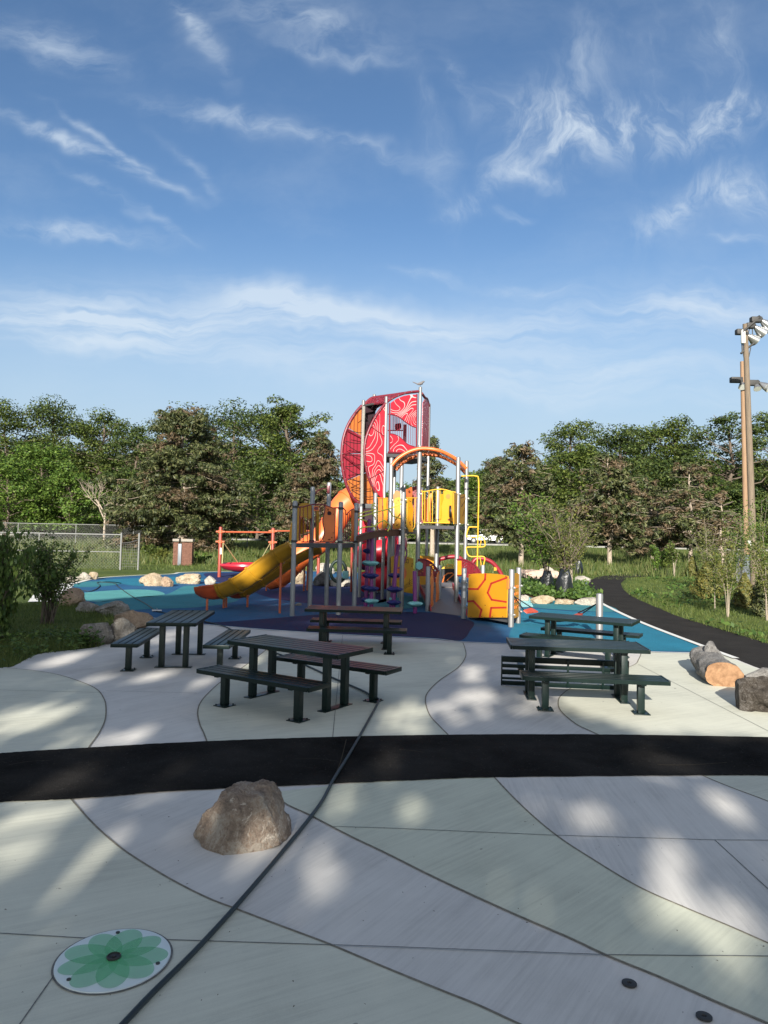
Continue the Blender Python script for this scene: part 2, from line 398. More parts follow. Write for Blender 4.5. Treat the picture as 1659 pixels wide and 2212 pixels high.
BARK = mat('bark', (0.125, 0.098, 0.075), 0.9, 0.15, var=0.4, vscale=9, bump=0.6, bscale=22, stretch=(3, 3, .6))
BARKP = mat('bark_pale', (0.33, 0.27, 0.21), 0.9, 0.15, var=0.35, vscale=9, bump=0.5, bscale=22, stretch=(3, 3, .6))
BIRCH = mat('birch_bark', (0.30, 0.25, 0.19), 0.8, 0.2, var=0.3, vscale=20, stretch=(1, 1, 4))
POLEW = mat('pole_timber', (0.165, 0.128, 0.092), 0.85, 0.2, var=0.35, vscale=5, bump=0.4, bscale=20, stretch=(9, 9, .35))
POLEL = mat('pole_timber_light', (0.26, 0.165, 0.10), 0.8, 0.2, var=0.25, vscale=5, stretch=(9, 9, .35))
IRON = mat('dark_iron', (0.05, 0.048, 0.045), 0.6, 0.4, metal=0.3, var=0.2)
ALU = mat('lamp_aluminium', (0.42, 0.42, 0.41), 0.3, 0.6, metal=0.8, var=0.1)
GLASSW = mat('lamp_glass', (0.80, 0.80, 0.76), 0.12, 0.7, var=0.05)
def stone(name, a, b_, c_, vs=2.4, spot=(0.06, 0.05, 0.045), lichen=0.35):
    m_ = bpy.data.materials.new(name); m_.use_nodes = True; t = m_.node_tree; b = NB(t); p = t.nodes['Principled BSDF']
    p.inputs['Roughness'].default_value = 0.9; p.inputs['Specular IOR Level'].default_value = 0.2
    tcn = t.nodes.new('ShaderNodeTexCoord'); vec = tcn.outputs['Object']
    n1 = b.noise(vec, vs, 9, 0.72, 0.9); n2 = b.noise(vec, vs * 6, 7, 0.72, 0.3); n3 = b.noise(vec, vs * 24, 4, 0.75)
    v = b.m('ADD', b.m('MULTIPLY', n1, 0.50), b.m('ADD', b.m('MULTIPLY', n2, 0.30), b.m('MULTIPLY', n3, 0.20)))
    col = b.ramp(v, [(0.40, a), (0.49, b_), (0.58, c_)])
    col = b.mix(b.m('MULTIPLY', b.sstep(n2, 0.58, 0.66), 0.7), col, spot)
    vn = b.noise(vec, vs * 2.2, 8, 0.75, 1.4); col = b.mix(b.m('MULTIPLY', b.sstep(vn, 0.585, 0.64), lichen), col, tuple(min(1, c * 1.35 + .05) for c in c_))
    t.links.new(col, p.inputs['Base Color'])
    bn = t.nodes.new('ShaderNodeBump'); bn.inputs['Strength'].default_value = 1.0; bn.inputs['Distance'].default_value = 0.06
    t.links.new(b.m('ADD', n2, b.m('ADD', b.m('MULTIPLY', n3, 0.6), b.m('MULTIPLY', n1, 0.8))), bn.inputs['Height']); t.links.new(bn.outputs[0], p.inputs['Normal'])
    return m_
ST_NEAR = stone('granite_rust', (0.20, 0.15, 0.115), (0.42, 0.315, 0.235), (0.62, 0.54, 0.44), 2.6, (0.44, 0.28, 0.18), 0.8)
ST_GREY = stone('boulder_grey', (0.15, 0.125, 0.10), (0.29, 0.26, 0.22), (0.46, 0.43, 0.38), 2.2)
ST_PALE = stone('boulder_pale', (0.24, 0.18, 0.11), (0.42, 0.33, 0.22), (0.54, 0.46, 0.34), 2.0, (0.40, 0.28, 0.15))
ST_TAN = stone('boulder_tan', (0.22, 0.15, 0.10), (0.38, 0.27, 0.18), (0.50, 0.38, 0.27), 2.0)
ST_WHITE = stone('boulder_white', (0.25, 0.22, 0.18), (0.43, 0.39, 0.325), (0.55, 0.51, 0.43), 2.0, (0.34, 0.26, 0.18))
ST_DARK = stone('boulder_dark', (0.04, 0.038, 0.036), (0.09, 0.085, 0.08), (0.16, 0.15, 0.14), 2.4)
def grassmat():
    m_ = bpy.data.materials.new('lawn_soil'); m_.use_nodes = True; t = m_.node_tree; b = NB(t); p = t.nodes['Principled BSDF']
    p.inputs['Roughness'].default_value = 0.95; p.inputs['Specular IOR Level'].default_value = 0.1
    tcn = t.nodes.new('ShaderNodeTexCoord'); vec = tcn.outputs['Object']
    n1 = b.noise(vec, 0.35, 6, 0.65, 0.4); n2 = b.noise(vec, 5.0, 6, 0.7); n3 = b.noise(vec, 45.0, 3, 0.7)
    v = b.m('ADD', b.m('MULTIPLY', n1, 0.4), b.m('ADD', b.m('MULTIPLY', n2, 0.35), b.m('MULTIPLY', n3, 0.25)))
    col = b.ramp(v, [(0.36, (0.045, 0.065, 0.018)), (0.5, (0.09, 0.125, 0.032)), (0.60, (0.15, 0.165, 0.05)), (0.70, (0.20, 0.155, 0.085))])
    t.links.new(col, p.inputs['Base Color'])
    bn = t.nodes.new('ShaderNodeBump'); bn.inputs['Strength'].default_value = 0.8; bn.inputs['Distance'].default_value = 0.05
    t.links.new(b.m('ADD', n2, n3), bn.inputs['Height']); t.links.new(bn.outputs[0], p.inputs['Normal']); return m_
LAWN = grassmat()
MULCH = mat('mulch', (0.16, 0.10, 0.06), 0.95, 0.1, var=0.4, vscale=25, bump=0.8, bscale=40)
def topomat():
    m_ = bpy.data.materials.new('red_contour_panel'); m_.use_nodes = True; t = m_.node_tree; b = NB(t); p = t.nodes['Principled BSDF']
    p.inputs['Roughness'].default_value = 0.42
    tcn = t.nodes.new('ShaderNodeTexCoord'); vec = tcn.outputs['Object']
    def nz_(off):
        va = t.nodes.new('ShaderNodeVectorMath'); va.operation = 'ADD'; t.links.new(vec, va.inputs[0]); va.inputs[1].default_value = off; return b.noise(va.outputs[0], 1.15, 0, 0.5, 0.55)
    e = 0.012; n1 = nz_((0, 0, 0)); gx_ = b.m('DIVIDE', b.m('SUBTRACT', nz_((e, 0, 0)), n1), e); gz_ = b.m('DIVIDE', b.m('SUBTRACT', nz_((0, 0, e)), n1), e)
    grad = b.m('ADD', b.m('SQRT', b.m('ADD', b.m('MULTIPLY', gx_, gx_), b.m('MULTIPLY', gz_, gz_))), 0.04)
    fr = b.m('FRACT', b.m('MULTIPLY', n1, 15.0)); d = b.m('ABSOLUTE', b.m('SUBTRACT', fr, 0.5))
    f = b.sstep(b.m('DIVIDE', d, b.m('MULTIPLY', grad, 15.0)), 0.0095, 0.0055)     # printed line of even width
    col = b.mix(f, (0.36, 0.010, 0.024), (0.66, 0.40, 0.37)); t.links.new(col, p.inputs['Base Color']); return m_
TOPO = topomat()
def perfmat(name, base, hole, scale=26):
    m_ = bpy.data.materials.new(name); m_.use_nodes = True; t = m_.node_tree; b = NB(t); p = t.nodes['Principled BSDF']
    p.inputs['Roughness'].default_value = 0.5
    tcn = t.nodes.new('ShaderNodeTexCoord'); vo = t.nodes.new('ShaderNodeTexVoronoi'); vo.inputs['Scale'].default_value = scale
    t.links.new(tcn.outputs['Object'], vo.inputs['Vector'])
    f = b.sstep(vo.outputs['Distance'], 0.34, 0.42)
    t.links.new(b.mix(f, hole, base), p.inputs['Base Color'])
    tr = t.nodes.new('ShaderNodeBsdfTransparent'); ms = t.nodes.new('ShaderNodeMixShader')
    t.links.new(f, ms.inputs[0]); t.links.new(tr.outputs[0], ms.inputs[1]); t.links.new(p.outputs[0], ms.inputs[2])
    t.links.new(ms.outputs[0], t.nodes['Material Output'].inputs[0]); return m_
PERF_R = perfmat('perforated_maroon', (0.20, 0.016, 0.025), (0.05, 0.01, 0.01), 17)
PERF_O = perfmat('perforated_orange', (0.42, 0.12, 0.035), (0.05, 0.02, 0.01), 15)
def corr(name, a, b_):
    m_ = bpy.data.materials.new(name); m_.use_nodes = True; t = m_.node_tree; b = NB(t); p = t.nodes['Principled BSDF']
    p.inputs['Roughness'].default_value = 0.45
    tcn = t.nodes.new('ShaderNodeTexCoord'); wv = t.nodes.new('ShaderNodeTexWave'); wv.inputs['Scale'].default_value = 2.6; wv.bands_direction = 'X'
    wv.inputs['Distortion'].default_value = 0.6
    t.links.new(tcn.outputs['Object'], wv.inputs[0]); t.links.new(b.mix(b.sstep(wv.outputs['Fac'], 0.1, 0.35), b_, a), p.inputs['Base Color']); return m_
CORR_O = corr('orange_ribbed_panel', (0.40, 0.12, 0.02), (0.22, 0.05, 0.012))
CORR_R = corr('maroon_ribbed_panel', (0.26, 0.014, 0.03), (0.13, 0.008, 0.015))
LF_DEC = leafmat('leaf_deciduous', [(0.022, 0.040, 0.009), (0.062, 0.092, 0.016), (0.135, 0.16, 0.034)])
LF_DEC2 = leafmat('leaf_deciduous_dark', [(0.018, 0.034, 0.010), (0.050, 0.078, 0.017), (0.108, 0.135, 0.032)])
LF_LITE = leafmat('leaf_light', [(0.035, 0.075, 0.012), (0.08, 0.14, 0.02), (0.14, 0.20, 0.035)])
LF_PINE = leafmat('needles_olive', [(0.020, 0.030, 0.011), (0.055, 0.068, 0.022), (0.125, 0.125, 0.048)], 0.1)
LF_PINEB = leafmat('needles_brown', [(0.045, 0.034, 0.018), (0.095, 0.068, 0.036), (0.15, 0.105, 0.06)], 0.1)
LF_SHRUB = leafmat('leaf_shrub', [(0.03, 0.06, 0.014), (0.07, 0.12, 0.025), (0.14, 0.19, 0.04)])
LF_OLIVE = leafmat('leaf_olive', [(0.05, 0.07, 0.015), (0.10, 0.12, 0.025), (0.17, 0.17, 0.04)])
LF_EVER = leafmat('leaf_evergreen', [(0.05, 0.06, 0.014), (0.10, 0.10, 0.02), (0.16, 0.13, 0.03)], 0.1)
GR_SHORT = leafmat('grass_blades', [(0.040, 0.068, 0.014), (0.085, 0.12, 0.025), (0.155, 0.175, 0.045)], 0.3)
GR_TALL = leafmat('meadow_blades', [(0.035, 0.065, 0.014), (0.085, 0.12, 0.026), (0.17, 0.165, 0.06)], 0.3)
GR_BED = leafmat('groundcover_leaves', [(0.03, 0.065, 0.012), (0.06, 0.11, 0.02), (0.10, 0.155, 0.032)], 0.25)

# ------------------------------------------------------------------ the setting
def ground():
    xs = [-500, -250, -150] + list(range(-100, 101, 10)) + [150, 250, 500]
    ys = [-120, -40, 0, 20, 40] + list(range(48, 112, 3)) + [120, 130, 140, 150, 250, 600]
    rows = [[(x, y, terrain(x, y)) for x in xs] for y in ys]
    mb = MB(); mb.loft(rows); o = mb.build('lawn', LAWN, sharp=180)
    if o.data.polygons[0].normal.z < 0: o.data.flip_normals()
    struct(o)
ground()
plaza = gp([(1311, 1308), (1387, 1344), (1531, 1400), (1659, 1450), (1760, 1490)])
pad_bottom = [(310, 1335), (355, 1342), (439, 1349), (568, 1360), (740, 1371), (929, 1380), (1000, 1387), (1140, 1393), (1390, 1408), (1560, 1411.5)]
left_edge = [(-330, 1530), (-120, 1470), (0, 1443), (29, 1439), (83, 1413), (157, 1404), (215, 1396), (262, 1374), (300, 1345)]
P = gs(left_edge, 5) + gp(pad_bottom) + gp([(1620, 1436), (1700, 1467), (1900, 1545)]) + [Vector((14, 0.5, 0)), Vector((14, -6, 0)), Vector((-14, -6, 0)), Vector((-14, 4, 0))]
sheet('plaza', P, 0.0, CONC_A, 0.12)
C1 = [(15, 1443), (77, 1449.6), (128, 1458.6), (179, 1475), (210, 1490.5), (225, 1511), (229, 1531.5), (226.6, 1557), (215, 1582.7), (197, 1608), (180, 1632)]
C2 = [(590, 1385), (575, 1404), (530, 1438), (480.7, 1471), (454, 1494), (434.5, 1516), (427, 1538), (431.4, 1564.4), (441, 1586.4), (455, 1625)]
C3 = [(1000, 1389), (1004, 1400), (1006, 1418), (990, 1442), (950, 1470), (925, 1495), (919, 1515), (928, 1545), (950, 1570), (980, 1600)]
C4 = [(1386, 1409), (1380, 1424), (1367, 1438), (1300, 1460), (1240, 1484), (1215, 1500), (1206, 1515), (1211, 1535.6), (1243, 1563.6), (1275, 1579.6), (1320, 1600)]
sheet('concrete_band', gs(C1) + gp([(-60, 1640), (-100, 1470)]), 0.004, CONC_B)
sheet('concrete_band', gs(C2) + gs(C3)[::-1], 0.004, CONC_B)
sheet('concrete_band', gs(C4) + gp([(1700, 1605), (1800, 1520), (1690, 1465), (1612, 1436), (1560, 1414)]), 0.004, CONC_B)
D1 = [(140, 1712), (155, 1729), (200, 1779), (250, 1824.4), (300, 1859.4), (375, 1904.4), (450, 1942), (515, 1967), (600, 1999.4), (685, 2031), (725, 2047), (829.5, 2091), (954.5, 2142), (1029.5, 2172), (1109.5, 2209), (1260, 2280)]
D2 = [(590, 1712), (617, 1737), (670, 1762), (750, 1804), (829.5, 1842), (929.5, 1892), (1029.5, 1939), (1129.5, 1984), (1229.5, 2027), (1314.5, 2067), (1429.5, 2114), (1554.5, 2169), (1659, 2213), (1800, 2280)]
D3 = [(1052, 1660), (1069.5, 1682), (1129.5, 1744), (1199.5, 1804), (1279.5, 1857), (1379.5, 1917), (1479.5, 1962), (1579.5, 2004), (1659, 2039), (1800, 2100)]
D4 = [(1490, 1660), (1519.5, 1677), (1579.5, 1702), (1659, 1732), (1800, 1790)]
sheet('concrete_band', gs(D1) + gp([(1200, 2420), (-300, 2420), (-300, 1720)]), 0.004, CONC_B)
sheet('concrete_band', gs(D2) + gs(D3)[::-1], 0.004, CONC_B2)
sheet('concrete_band', gs(D3) + gs(D4)[::-1], 0.004, CONC_A2)
sheet('concrete_band', gs(D4) + gp([(1800, 1660)]), 0.004, CONC_B)
mb = MB()
for c in (C1, C2, C3, C4, D1, D2, D3, D4): ribbon(mb, gs(c, 8), 0.016, 0.0062)
struct(mb.build('pavement_joint', JOINT))
mb = MB()
for c in ([(-40, 2016), (185, 2029), (352, 2032), (829, 2047), (1314, 2065), (1659, 2068), (1750, 2070)], [(720, 1787), (829, 1790), (1199, 1806), (1544, 1816), (1700, 1817)],
          [(1544, 1816), (1659, 1922), (1720, 1980)], [(160, 2050), (115, 2112), (45, 2212), (20, 2250)], [(740, 1373), (718, 1600)],
          [(1379, 1436), (1659, 1580), (1700, 1602)], [(-20, 1491), (224, 1497)], [(229, 1493), (425, 1498)]):
    ribbon(mb, gp(c), 0.007, 0.0075)
struct(mb.build('pavement_saw_cut', CUT))
up = [(-260, 1650), (-120, 1640), (0, 1629), (187, 1617), (450, 1603), (830, 1591), (1245, 1588), (1659, 1594), (1900, 1601), (2200, 1612)]
dn = [(-260, 1762), (-120, 1748), (0, 1735), (155, 1728), (415, 1708), (830, 1690), (1070, 1681), (1510, 1677), (1659, 1677), (1900, 1680), (2200, 1686)]
rng = random.Random(3)
def ragged(pts, a=0.006): return [p + Vector((rng.uniform(-a, a), rng.uniform(-a, a), 0)) for p in pts]
sheet('asphalt_path', ragged(gs(up, 26)) + ragged(gs(dn, 26))[::-1], 0.011, ASPH)
# worn streaks of sand on the asphalt
mb = MB()
for c, w in (([(748, 1600), (735, 1650), (716, 1693)], 0.010), ([(862, 1622), (890, 1624), (915, 1628)], 0.014), ([(20, 1655), (60, 1648), (110, 1645)], 0.008), ([(1420, 1655), (1490, 1655), (1570, 1650)], 0.012), ([(640, 1641), (690, 1642), (730, 1647)], 0.006)):
    ribbon(mb, gs(c, 5), w, 0.0135)
struct(mb.build('sand_streak', mat('sand', (0.055, 0.045, 0.032), 0.95, 0.1, var=0.3, vscale=40)))
# far path
pr = [(1900, 1450), (1760, 1418), (1659, 1389.6), (1594, 1370), (1540, 1353.6), (1468, 1332), (1414, 1310), (1360, 1285), (1343, 1266), (1345, 1256), (1360, 1248), (1400, 1245.5), (1483, 1245), (1600, 1246)]
pl = [(2000, 1580), (1900, 1545), (1700, 1467), (1620, 1436), (1531, 1400), (1387, 1344), (1311, 1308), (1283, 1284), (1269, 1268), (1272, 1257), (1288, 1247.5), (1310, 1243), (1338, 1240.5), (1380, 1239), (1483, 1239.5), (1600, 1240)]
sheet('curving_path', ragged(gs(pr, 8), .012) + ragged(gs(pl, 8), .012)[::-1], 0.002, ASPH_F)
# rubber play surface
top = [(165, 1262), (213, 1249.6), (296, 1244), (372, 1241), (398, 1237.5), (513, 1235), (620, 1233.5), (720, 1236), (830, 1240), (1000, 1246), (1130, 1250.5), (1262, 1255.5), (1267, 1262), (1266, 1268)]
rgt = [(1268, 1274), (1284, 1292), (1303, 1307), (1380, 1344), (1525, 1401), (1560, 1411.5)]
lft = [(310, 1335), (262, 1325), (215, 1312), (172, 1296), (155, 1285), (150, 1272)]
sheet('rubber_surface', gs(top, 4) + gs(rgt, 4) + gp(pad_bottom[::-1])[1:] + gs(lft, 4)[1:], 0.004, RUB_BLUE, 0.06)
def zone(pts, m_, z=0.008): sheet('rubber_zone', smooth_path(gp(pts), 6, True), z, m_)
zone([(312, 1338), (380, 1336), (445, 1345), (552, 1339), (650, 1331), (720, 1326), (800, 1323), (873, 1322.5), (943, 1324), (977, 1328), (1005, 1337), (1024, 1346), (1016, 1362), (994, 1384), (929, 1378), (740, 1369.5), (568, 1358.5), (439, 1347.5), (360, 1340)], RUB_NAVY)
zone([(548, 1272), (600, 1263), (700, 1262), (800, 1264), (850, 1276), (840, 1298), (760, 1308), (690, 1306), (620, 1298), (565, 1286)], RUB_PURP)
zone([(440, 1240), (480, 1237.5), (545, 1238), (590, 1246), (570, 1256), (520, 1262), (470, 1258)], RUB_PURP)
zone([(172, 1293), (182, 1281), (280, 1274), (335, 1276), (356, 1284), (330, 1289), (260, 1294), (215, 1301)], RUB_AQUA)
zone([(162, 1268), (170, 1258), (210, 1256), (245, 1257), (262, 1261), (220, 1267)], RUB_TEAL)
zone([(200, 1304), (300, 1290), (360, 1284), (400, 1266), (440, 1268), (490, 1276), (517, 1291), (500, 1302), (430, 1312), (330, 1316), (250, 1318)], RUB_TEAL)
zone([(215, 1254), (300, 1249), (390, 1246), (440, 1252), (400, 1260), (300, 1266), (250, 1259)], RUB_SKY)
zone([(850, 1290), (920, 1288), (935, 1300), (900, 1312), (820, 1318), (790, 1310)], RUB_TEAL)
sheet('rubber_zone', gs([(1120, 1286), (1180, 1292), (1300, 1306), (1332, 1322), (1230, 1319), (1120, 1311)], 4), 0.012, RUB_TEAL)
sheet('rubber_zone', gp([(1120, 1313), (1230, 1321), (1334, 1324), (1380, 1346), (1523, 1402), (1552, 1409.5), (1390, 1406), (1140, 1391.5), (1096, 1389), (1102, 1365), (1115, 1340)]), 0.008, RUB_SKY)
sheet('rubber_zone', gp([(1122, 1288), (1143, 1290), (1152, 1312), (1122, 1313)]), 0.016, RUB_MINT)
mb = MB()
ribbon(mb, gs([(1266, 1262), (1267, 1270), (1284, 1291), (1303.5, 1306.5), (1381, 1344), (1529, 1401.5), (1590, 1424)], 6), 0.13, 0.022)
ribbon(mb, gs([(150, 1264), (213, 1249.4), (296, 1243.6), (372, 1240.5), (398, 1237), (513, 1234.5), (620, 1233), (720, 1235.5), (830, 1239.5)], 5), 0.16, 0.022)
ribbon(mb, gs([(318, 1334), (380, 1342.5), (439, 1349.5), (568, 1360.6), (740, 1371.6), (929, 1380.6), (1000, 1387.6), (1140, 1393.6), (1390, 1408.5), (1562, 1412)], 4), 0.05, 0.0145)
struct(mb.build('edge_strip', CONC_W))
sheet('side_path', gp([(60, 1300), (172, 1297), (186, 1258), (90, 1262)]), 0.0, CONC_W)
bedp = [(1118, 1286), (1120, 1262), (1180, 1264), (1230, 1266), (1262, 1272), (1281, 1288), (1302, 1305), (1250, 1301), (1180, 1297), (1140, 1290)]
sheet('planting_bed', smooth_path(gp(bedp), 4, True), 0.03, MULCH, 0.05)
# road on the low bank
mb = MB(); mb.add([(-300, 92, 0.97), (300, 92, 0.97), (300, 105, 0.97), (-300, 105, 0.97)], [[0, 1, 2, 3]]); struct(mb.build('road', ROAD))
mb = MB()
for k in range(-26, 27):
    x = k * 3.05
    prof = [(-.30, .45), (-.30, .60), (-.14, .82), (-.10, 1.05), (.10, 1.05), (.14, .82), (.30, .60), (.30, .45)]
    mb.prism([(x, 88.6 + a, b - 0.02) for a, b in prof], (3.0, 0, 0))
mb.cur = 0
tag(mb.build('road_barrier', BARRIER), 'long low concrete barrier along the road behind the meadow', 'barrier')

# ------------------------------------------------------------------ picnic tables and benches
def slats(mb, L, Wd, zt, n, th=0.045, gap=0.018):
    sw = (Wd - gap * (n - 1)) / n
    for i in range(n):
        y = -Wd / 2 + sw / 2 + i * (sw + gap)
        mb.box((0, y, zt - th / 2), (L - 0.05, sw, th), bevel=0.005)
    for s in (-1, 1): mb.box((s * (L / 2 - 0.013), 0, zt - th / 2 - 0.002), (0.024, Wd + .004, th + .012), bevel=0.004)
    for s in (-1, 1): mb.box((0, s * (Wd / 2 + 0.004), zt - th / 2 - 0.004), (L - 0.055, 0.006, th + .004))
    return mb
def make_table(label, x, y, a):
    t = thing('picnic_table', label, 'table', (x, y, 0), R(a), 'dark green picnic tables')
    slats(MB(), 1.85, 0.76, 0.745, 6).build('tabletop', SLATM, t, local=True)
    for s in (-1, 1):
        MB().box((s * 0.62, 0, 0.69), (0.06, 0.62, 0.03), bevel=0.004).build('top_bracket', GREENM, t, local=True)
        MB().box((s * 0.62, 0, 0.006 + .004), (0.13, 0.58, 0.012), bevel=0.003).build('foot_plate', GREENM, t, local=True)
        for q in (-1, 1):
            mb = MB(); mb.box((s * 0.62, q * 0.19, 0.345), (0.088, 0.088, 0.66), bevel=0.012)
            mb.build('leg', GREENM, t, local=True)
    return t
def make_bench(label, x, y, a):
    t = thing('bench', label, 'bench', (x, y, 0), R(a), 'dark green backless benches')
    slats(MB(), 1.83, 0.40, 0.455, 4).build('seat', SLATM, t, local=True)
    for s in (-1, 1):
        MB().box((s * 0.60, 0, 0.396), (0.06, 0.34, 0.03), bevel=0.004).build('seat_bracket', GREENM, t, local=True)
        MB().box((s * 0.60, 0, 0.2), (0.088, 0.088, 0.37), bevel=0.012).build('leg', GREENM, t, local=True)
        mb = MB(); mb.box((s * 0.60, 0, 0.010), (0.20, 0.20, 0.012), bevel=0.003)
        for bx in (-.075, .075):
            for by in (-.075, .075): mb.tube([(s * .6 + bx, by, .014), (s * .6 + bx, by, .030)], .010, 6)
        mb.build('foot_plate', GREENM, t, local=True)
    return t
make_table('dark green picnic table nearest the rust coloured boulder', -1.08, 9.84, -33)
make_bench('green bench in front of the nearest table, closest to the asphalt path', -1.46, 9.17, -33)
make_bench('green bench behind the nearest table, beside the dark hose', -0.60, 10.24, -31)
make_table('green picnic table by the grey boulders, pointing towards the yellow slide', -3.36, 12.62, 93.5)
make_bench('green bench between the grey boulders and the left table', -3.98, 12.27, 94.5)
make_bench('green bench on the right side of the table that stands by the boulders', -2.52, 12.33, 90)
make_table('green picnic table at the indigo rubber edge, before the purple pod poles', -0.52, 14.5, -4)
make_bench('green bench on the plaza side of the table before the purple pod poles', -0.44, 13.75, -3)
make_bench('green bench on the rubber side of the table before the purple pod poles', -0.50, 15.05, -4)
make_table('green picnic table in sun and shade with a toppled bench behind it', 2.71, 10.40, -5)
make_bench('green bench in front of the table with the toppled bench', 2.73, 9.60, -5)
make_table('green picnic table by the sunny blue rubber, behind the toppled bench', 3.72, 13.68, -29.5)
make_bench('green bench between the toppled bench and the sunny rear table', 3.37, 13.08, -28.5)
make_bench('green bench on the blue rubber side of the sunny rear table', 3.98, 14.15, -29)
t = thing('toppled_bench', 'green bench toppled on its long edge, slatted underside showing, behind a picnic table', 'bench', (2.70, 10.98, 0), R(-7))
TM = Matrix.Rotation(R(-82), 4, 'X')
def tilt(mb):
    mb.v = [tuple(Matrix.Translation((0, 0, 0.23)) @ TM @ Vector((v[0], v[1], v[2] - 0.42))) for v in mb.v]; return mb
mb = MB()
for i, (y, w) in enumerate(((-.175, .085), (-.075, .05), (.02, .07), (.115, .03), (.185, .06))): mb.box((0, y, 0.42), (1.80, w, 0.035), bevel=0.004)
tilt(mb).build('seat', SLATM, t, local=True)
for s in (-1, 1): tilt(MB().box((s * 0.905, 0, 0.42), (0.02, 0.44, 0.06), bevel=0.004)).build('end_plate', GREENM, t, local=True)
for s in (-.45, .05, .55): tilt(MB().box((s, 0, 0.385), (0.03, 0.40, 0.03), bevel=0.003)).build('cross_bar', GREENM, t, local=True)
for s in (-1, 1): tilt(MB().box((s * 0.62, 0, 0.62), (0.085, 0.085, 0.38), bevel=0.01)).build('leg', GREENM, t, local=True)

# ------------------------------------------------------------------ boulders, logs
def boulder_mb(w, d, h, seed, cuts=5, sub=5, amp=0.16, flat_base=0.22):
    bm = bmesh.new(); bmesh.ops.create_icosphere(bm, subdivisions=sub, radius=1.0); r_ = random.Random(seed)
    so_ = Vector((seed * 3.7, seed * 1.3, seed * 2.1))
    planes = []
    for _ in range(cuts):
        n = Vector((r_.uniform(-1, 1), r_.uniform(-1, 1), r_.uniform(-.2, 1))).normalized(); planes.append((n, r_.uniform(.62, .86)))
    for v in bm.verts:
        c = v.co.copy()
        k = 1 + amp * 2.0 * noise.noise(c * 1.1 + so_) + amp * 0.6 * noise.noise(c * 2.7 + so_) + amp * .34 * noise.noise(c * 6 + so_) + amp * .2 * noise.noise(c * 14 + so_)
        c = c * k
        for n, dd in planes:
            q = c.dot(n) - dd
            if q > 0: c -= n * q * 0.88
        c += v.co * (0.018 * noise.noise(c * 9 + so_))
        v.co = c
    xs = [v.co.x for v in bm.verts]; ys = [v.co.y for v in bm.verts]; zs = [v.co.z for v in bm.verts]
    zc = min(zs) + (max(zs) - min(zs)) * flat_base
    bm.verts.index_update(); mb = MB()
    sx, sy, sz = w / (max(xs) - min(xs)), d / (max(ys) - min(ys)), h / (max(zs) - zc)
    ox, oy = (max(xs) + min(xs)) / 2, (max(ys) + min(ys)) / 2
    mb.add([((v.co.x - ox) * sx, (v.co.y - oy) * sy, max(-0.05, (v.co.z - zc) * sz)) for v in bm.verts], [[v.index for v in f.verts] for f in bm.faces])
    bm.free(); return mb
def boulder(zf, x0, y0, x1, y1, seed, m_, label, group=None, depth=0.8, name='boulder', cuts=5, amp=.17, z=0.0, sub=5):
    (u0, v0), (u1, v1) = zf(x0, y0), zf(x1, y1)
    g = G(((u0 + u1) / 2, v1), z); k = g.y / F
    w, h = (u1 - u0) * k, (v1 - v0) * k
    o = boulder_mb(w, w * depth, h * 1.0, seed, cuts, sub, amp).build(name, m_, sharp=50)
    o.location = (g.x, g.y + w * depth * 0.36, z); tag(o, label, 'boulder', group); return o
ident = lambda x, y: (x, y)
def near_boulder():
    bm = bmesh.new(); bmesh.ops.create_icosphere(bm, subdivisions=6, radius=1.0)
    # silhouette of the stone from the front: (angle, radius) around its base centre
    prof = [(0, .50), (12, .51), (30, .52), (48, .575), (62, .60), (78, .565), (92, .535), (106, .52), (124, .47), (142, .43), (158, .46), (170, .50), (180, .50)]
    def rad(a):
        a = max(0, min(180, a))
        for (p, q), (s, t_) in zip(prof, prof[1:]):
            if p <= a <= s: return q + (t_ - q) * (a - p) / (s - p)
        return .5
    mb = MB(); bm.verts.index_update(); V = []
    for v in bm.verts:
        c = v.co.normalized(); az = math.atan2(c.z, c.x); a = math.degrees(az)
        r_ = rad(a if a >= 0 else -a) * (1 if a >= 0 else .8)
        c2 = Vector((c.x * r_, c.y * 0.46, c.z * r_))
        k = 1 + .10 * noise.noise(c * 1.7 + Vector((4, 1, 9))) + .09 * noise.noise(c * 3.4 + Vector((1, 5, 2))) + .04 * abs(noise.noise(c * 7)) + .022 * noise.noise(c * 15) + .020 * noise.noise(c * 34)
        c2 *= k
        for n, dd in ((Vector((.35, -.9, .25)).normalized(), .40), (Vector((-.55, -.75, .4)).normalized(), .42), (Vector((.9, -.2, .3)).normalized(), .47)):
            q = c2.dot(n) - dd
            if q > 0: c2 -= n * q * .8
        V.append((c2.x * .68, c2.y * .74, max(-.04, c2.z * .665)))
    mb.add(V, [[v.index for v in f.verts] for f in bm.faces]); bm.free()
    o = mb.build('boulder', ST_NEAR, sharp=60); g = G((506, 1842)); o.location = (g.x, g.y + .30, 0.004)
    tag(o, 'large rust coloured boulder alone on the plaza in front of the asphalt path', 'boulder')
near_boulder()
grp = 'grey boulders edging the grass bed'
boulder(zL, 730, 1128, 1060, 1335, 11, ST_GREY, 'grey boulder at the left end of the row, weeds growing at its foot', grp)
boulder(zL, 1015, 1075, 1305, 1320, 12, ST_GREY, 'grey boulder with a dark round spot, nearest the bench', grp, .7)
boulder(zL, 1040, 1010, 1425, 1190, 13, ST_TAN, 'brown grey boulder just left of the table top, in the middle of the row', grp)
boulder(zL, 885, 912, 1228, 1048, 14, ST_GREY, 'flat topped dark boulder touching the blue rubber', grp)
boulder(zL, 700, 920, 950, 1012, 15, ST_GREY, 'low grey boulder between the tan boulder and the flat topped one', grp)
boulder(zL, 520, 785, 792, 955, 16, ST_TAN, 'tan boulder behind the leafy bush at the pad edge', grp)
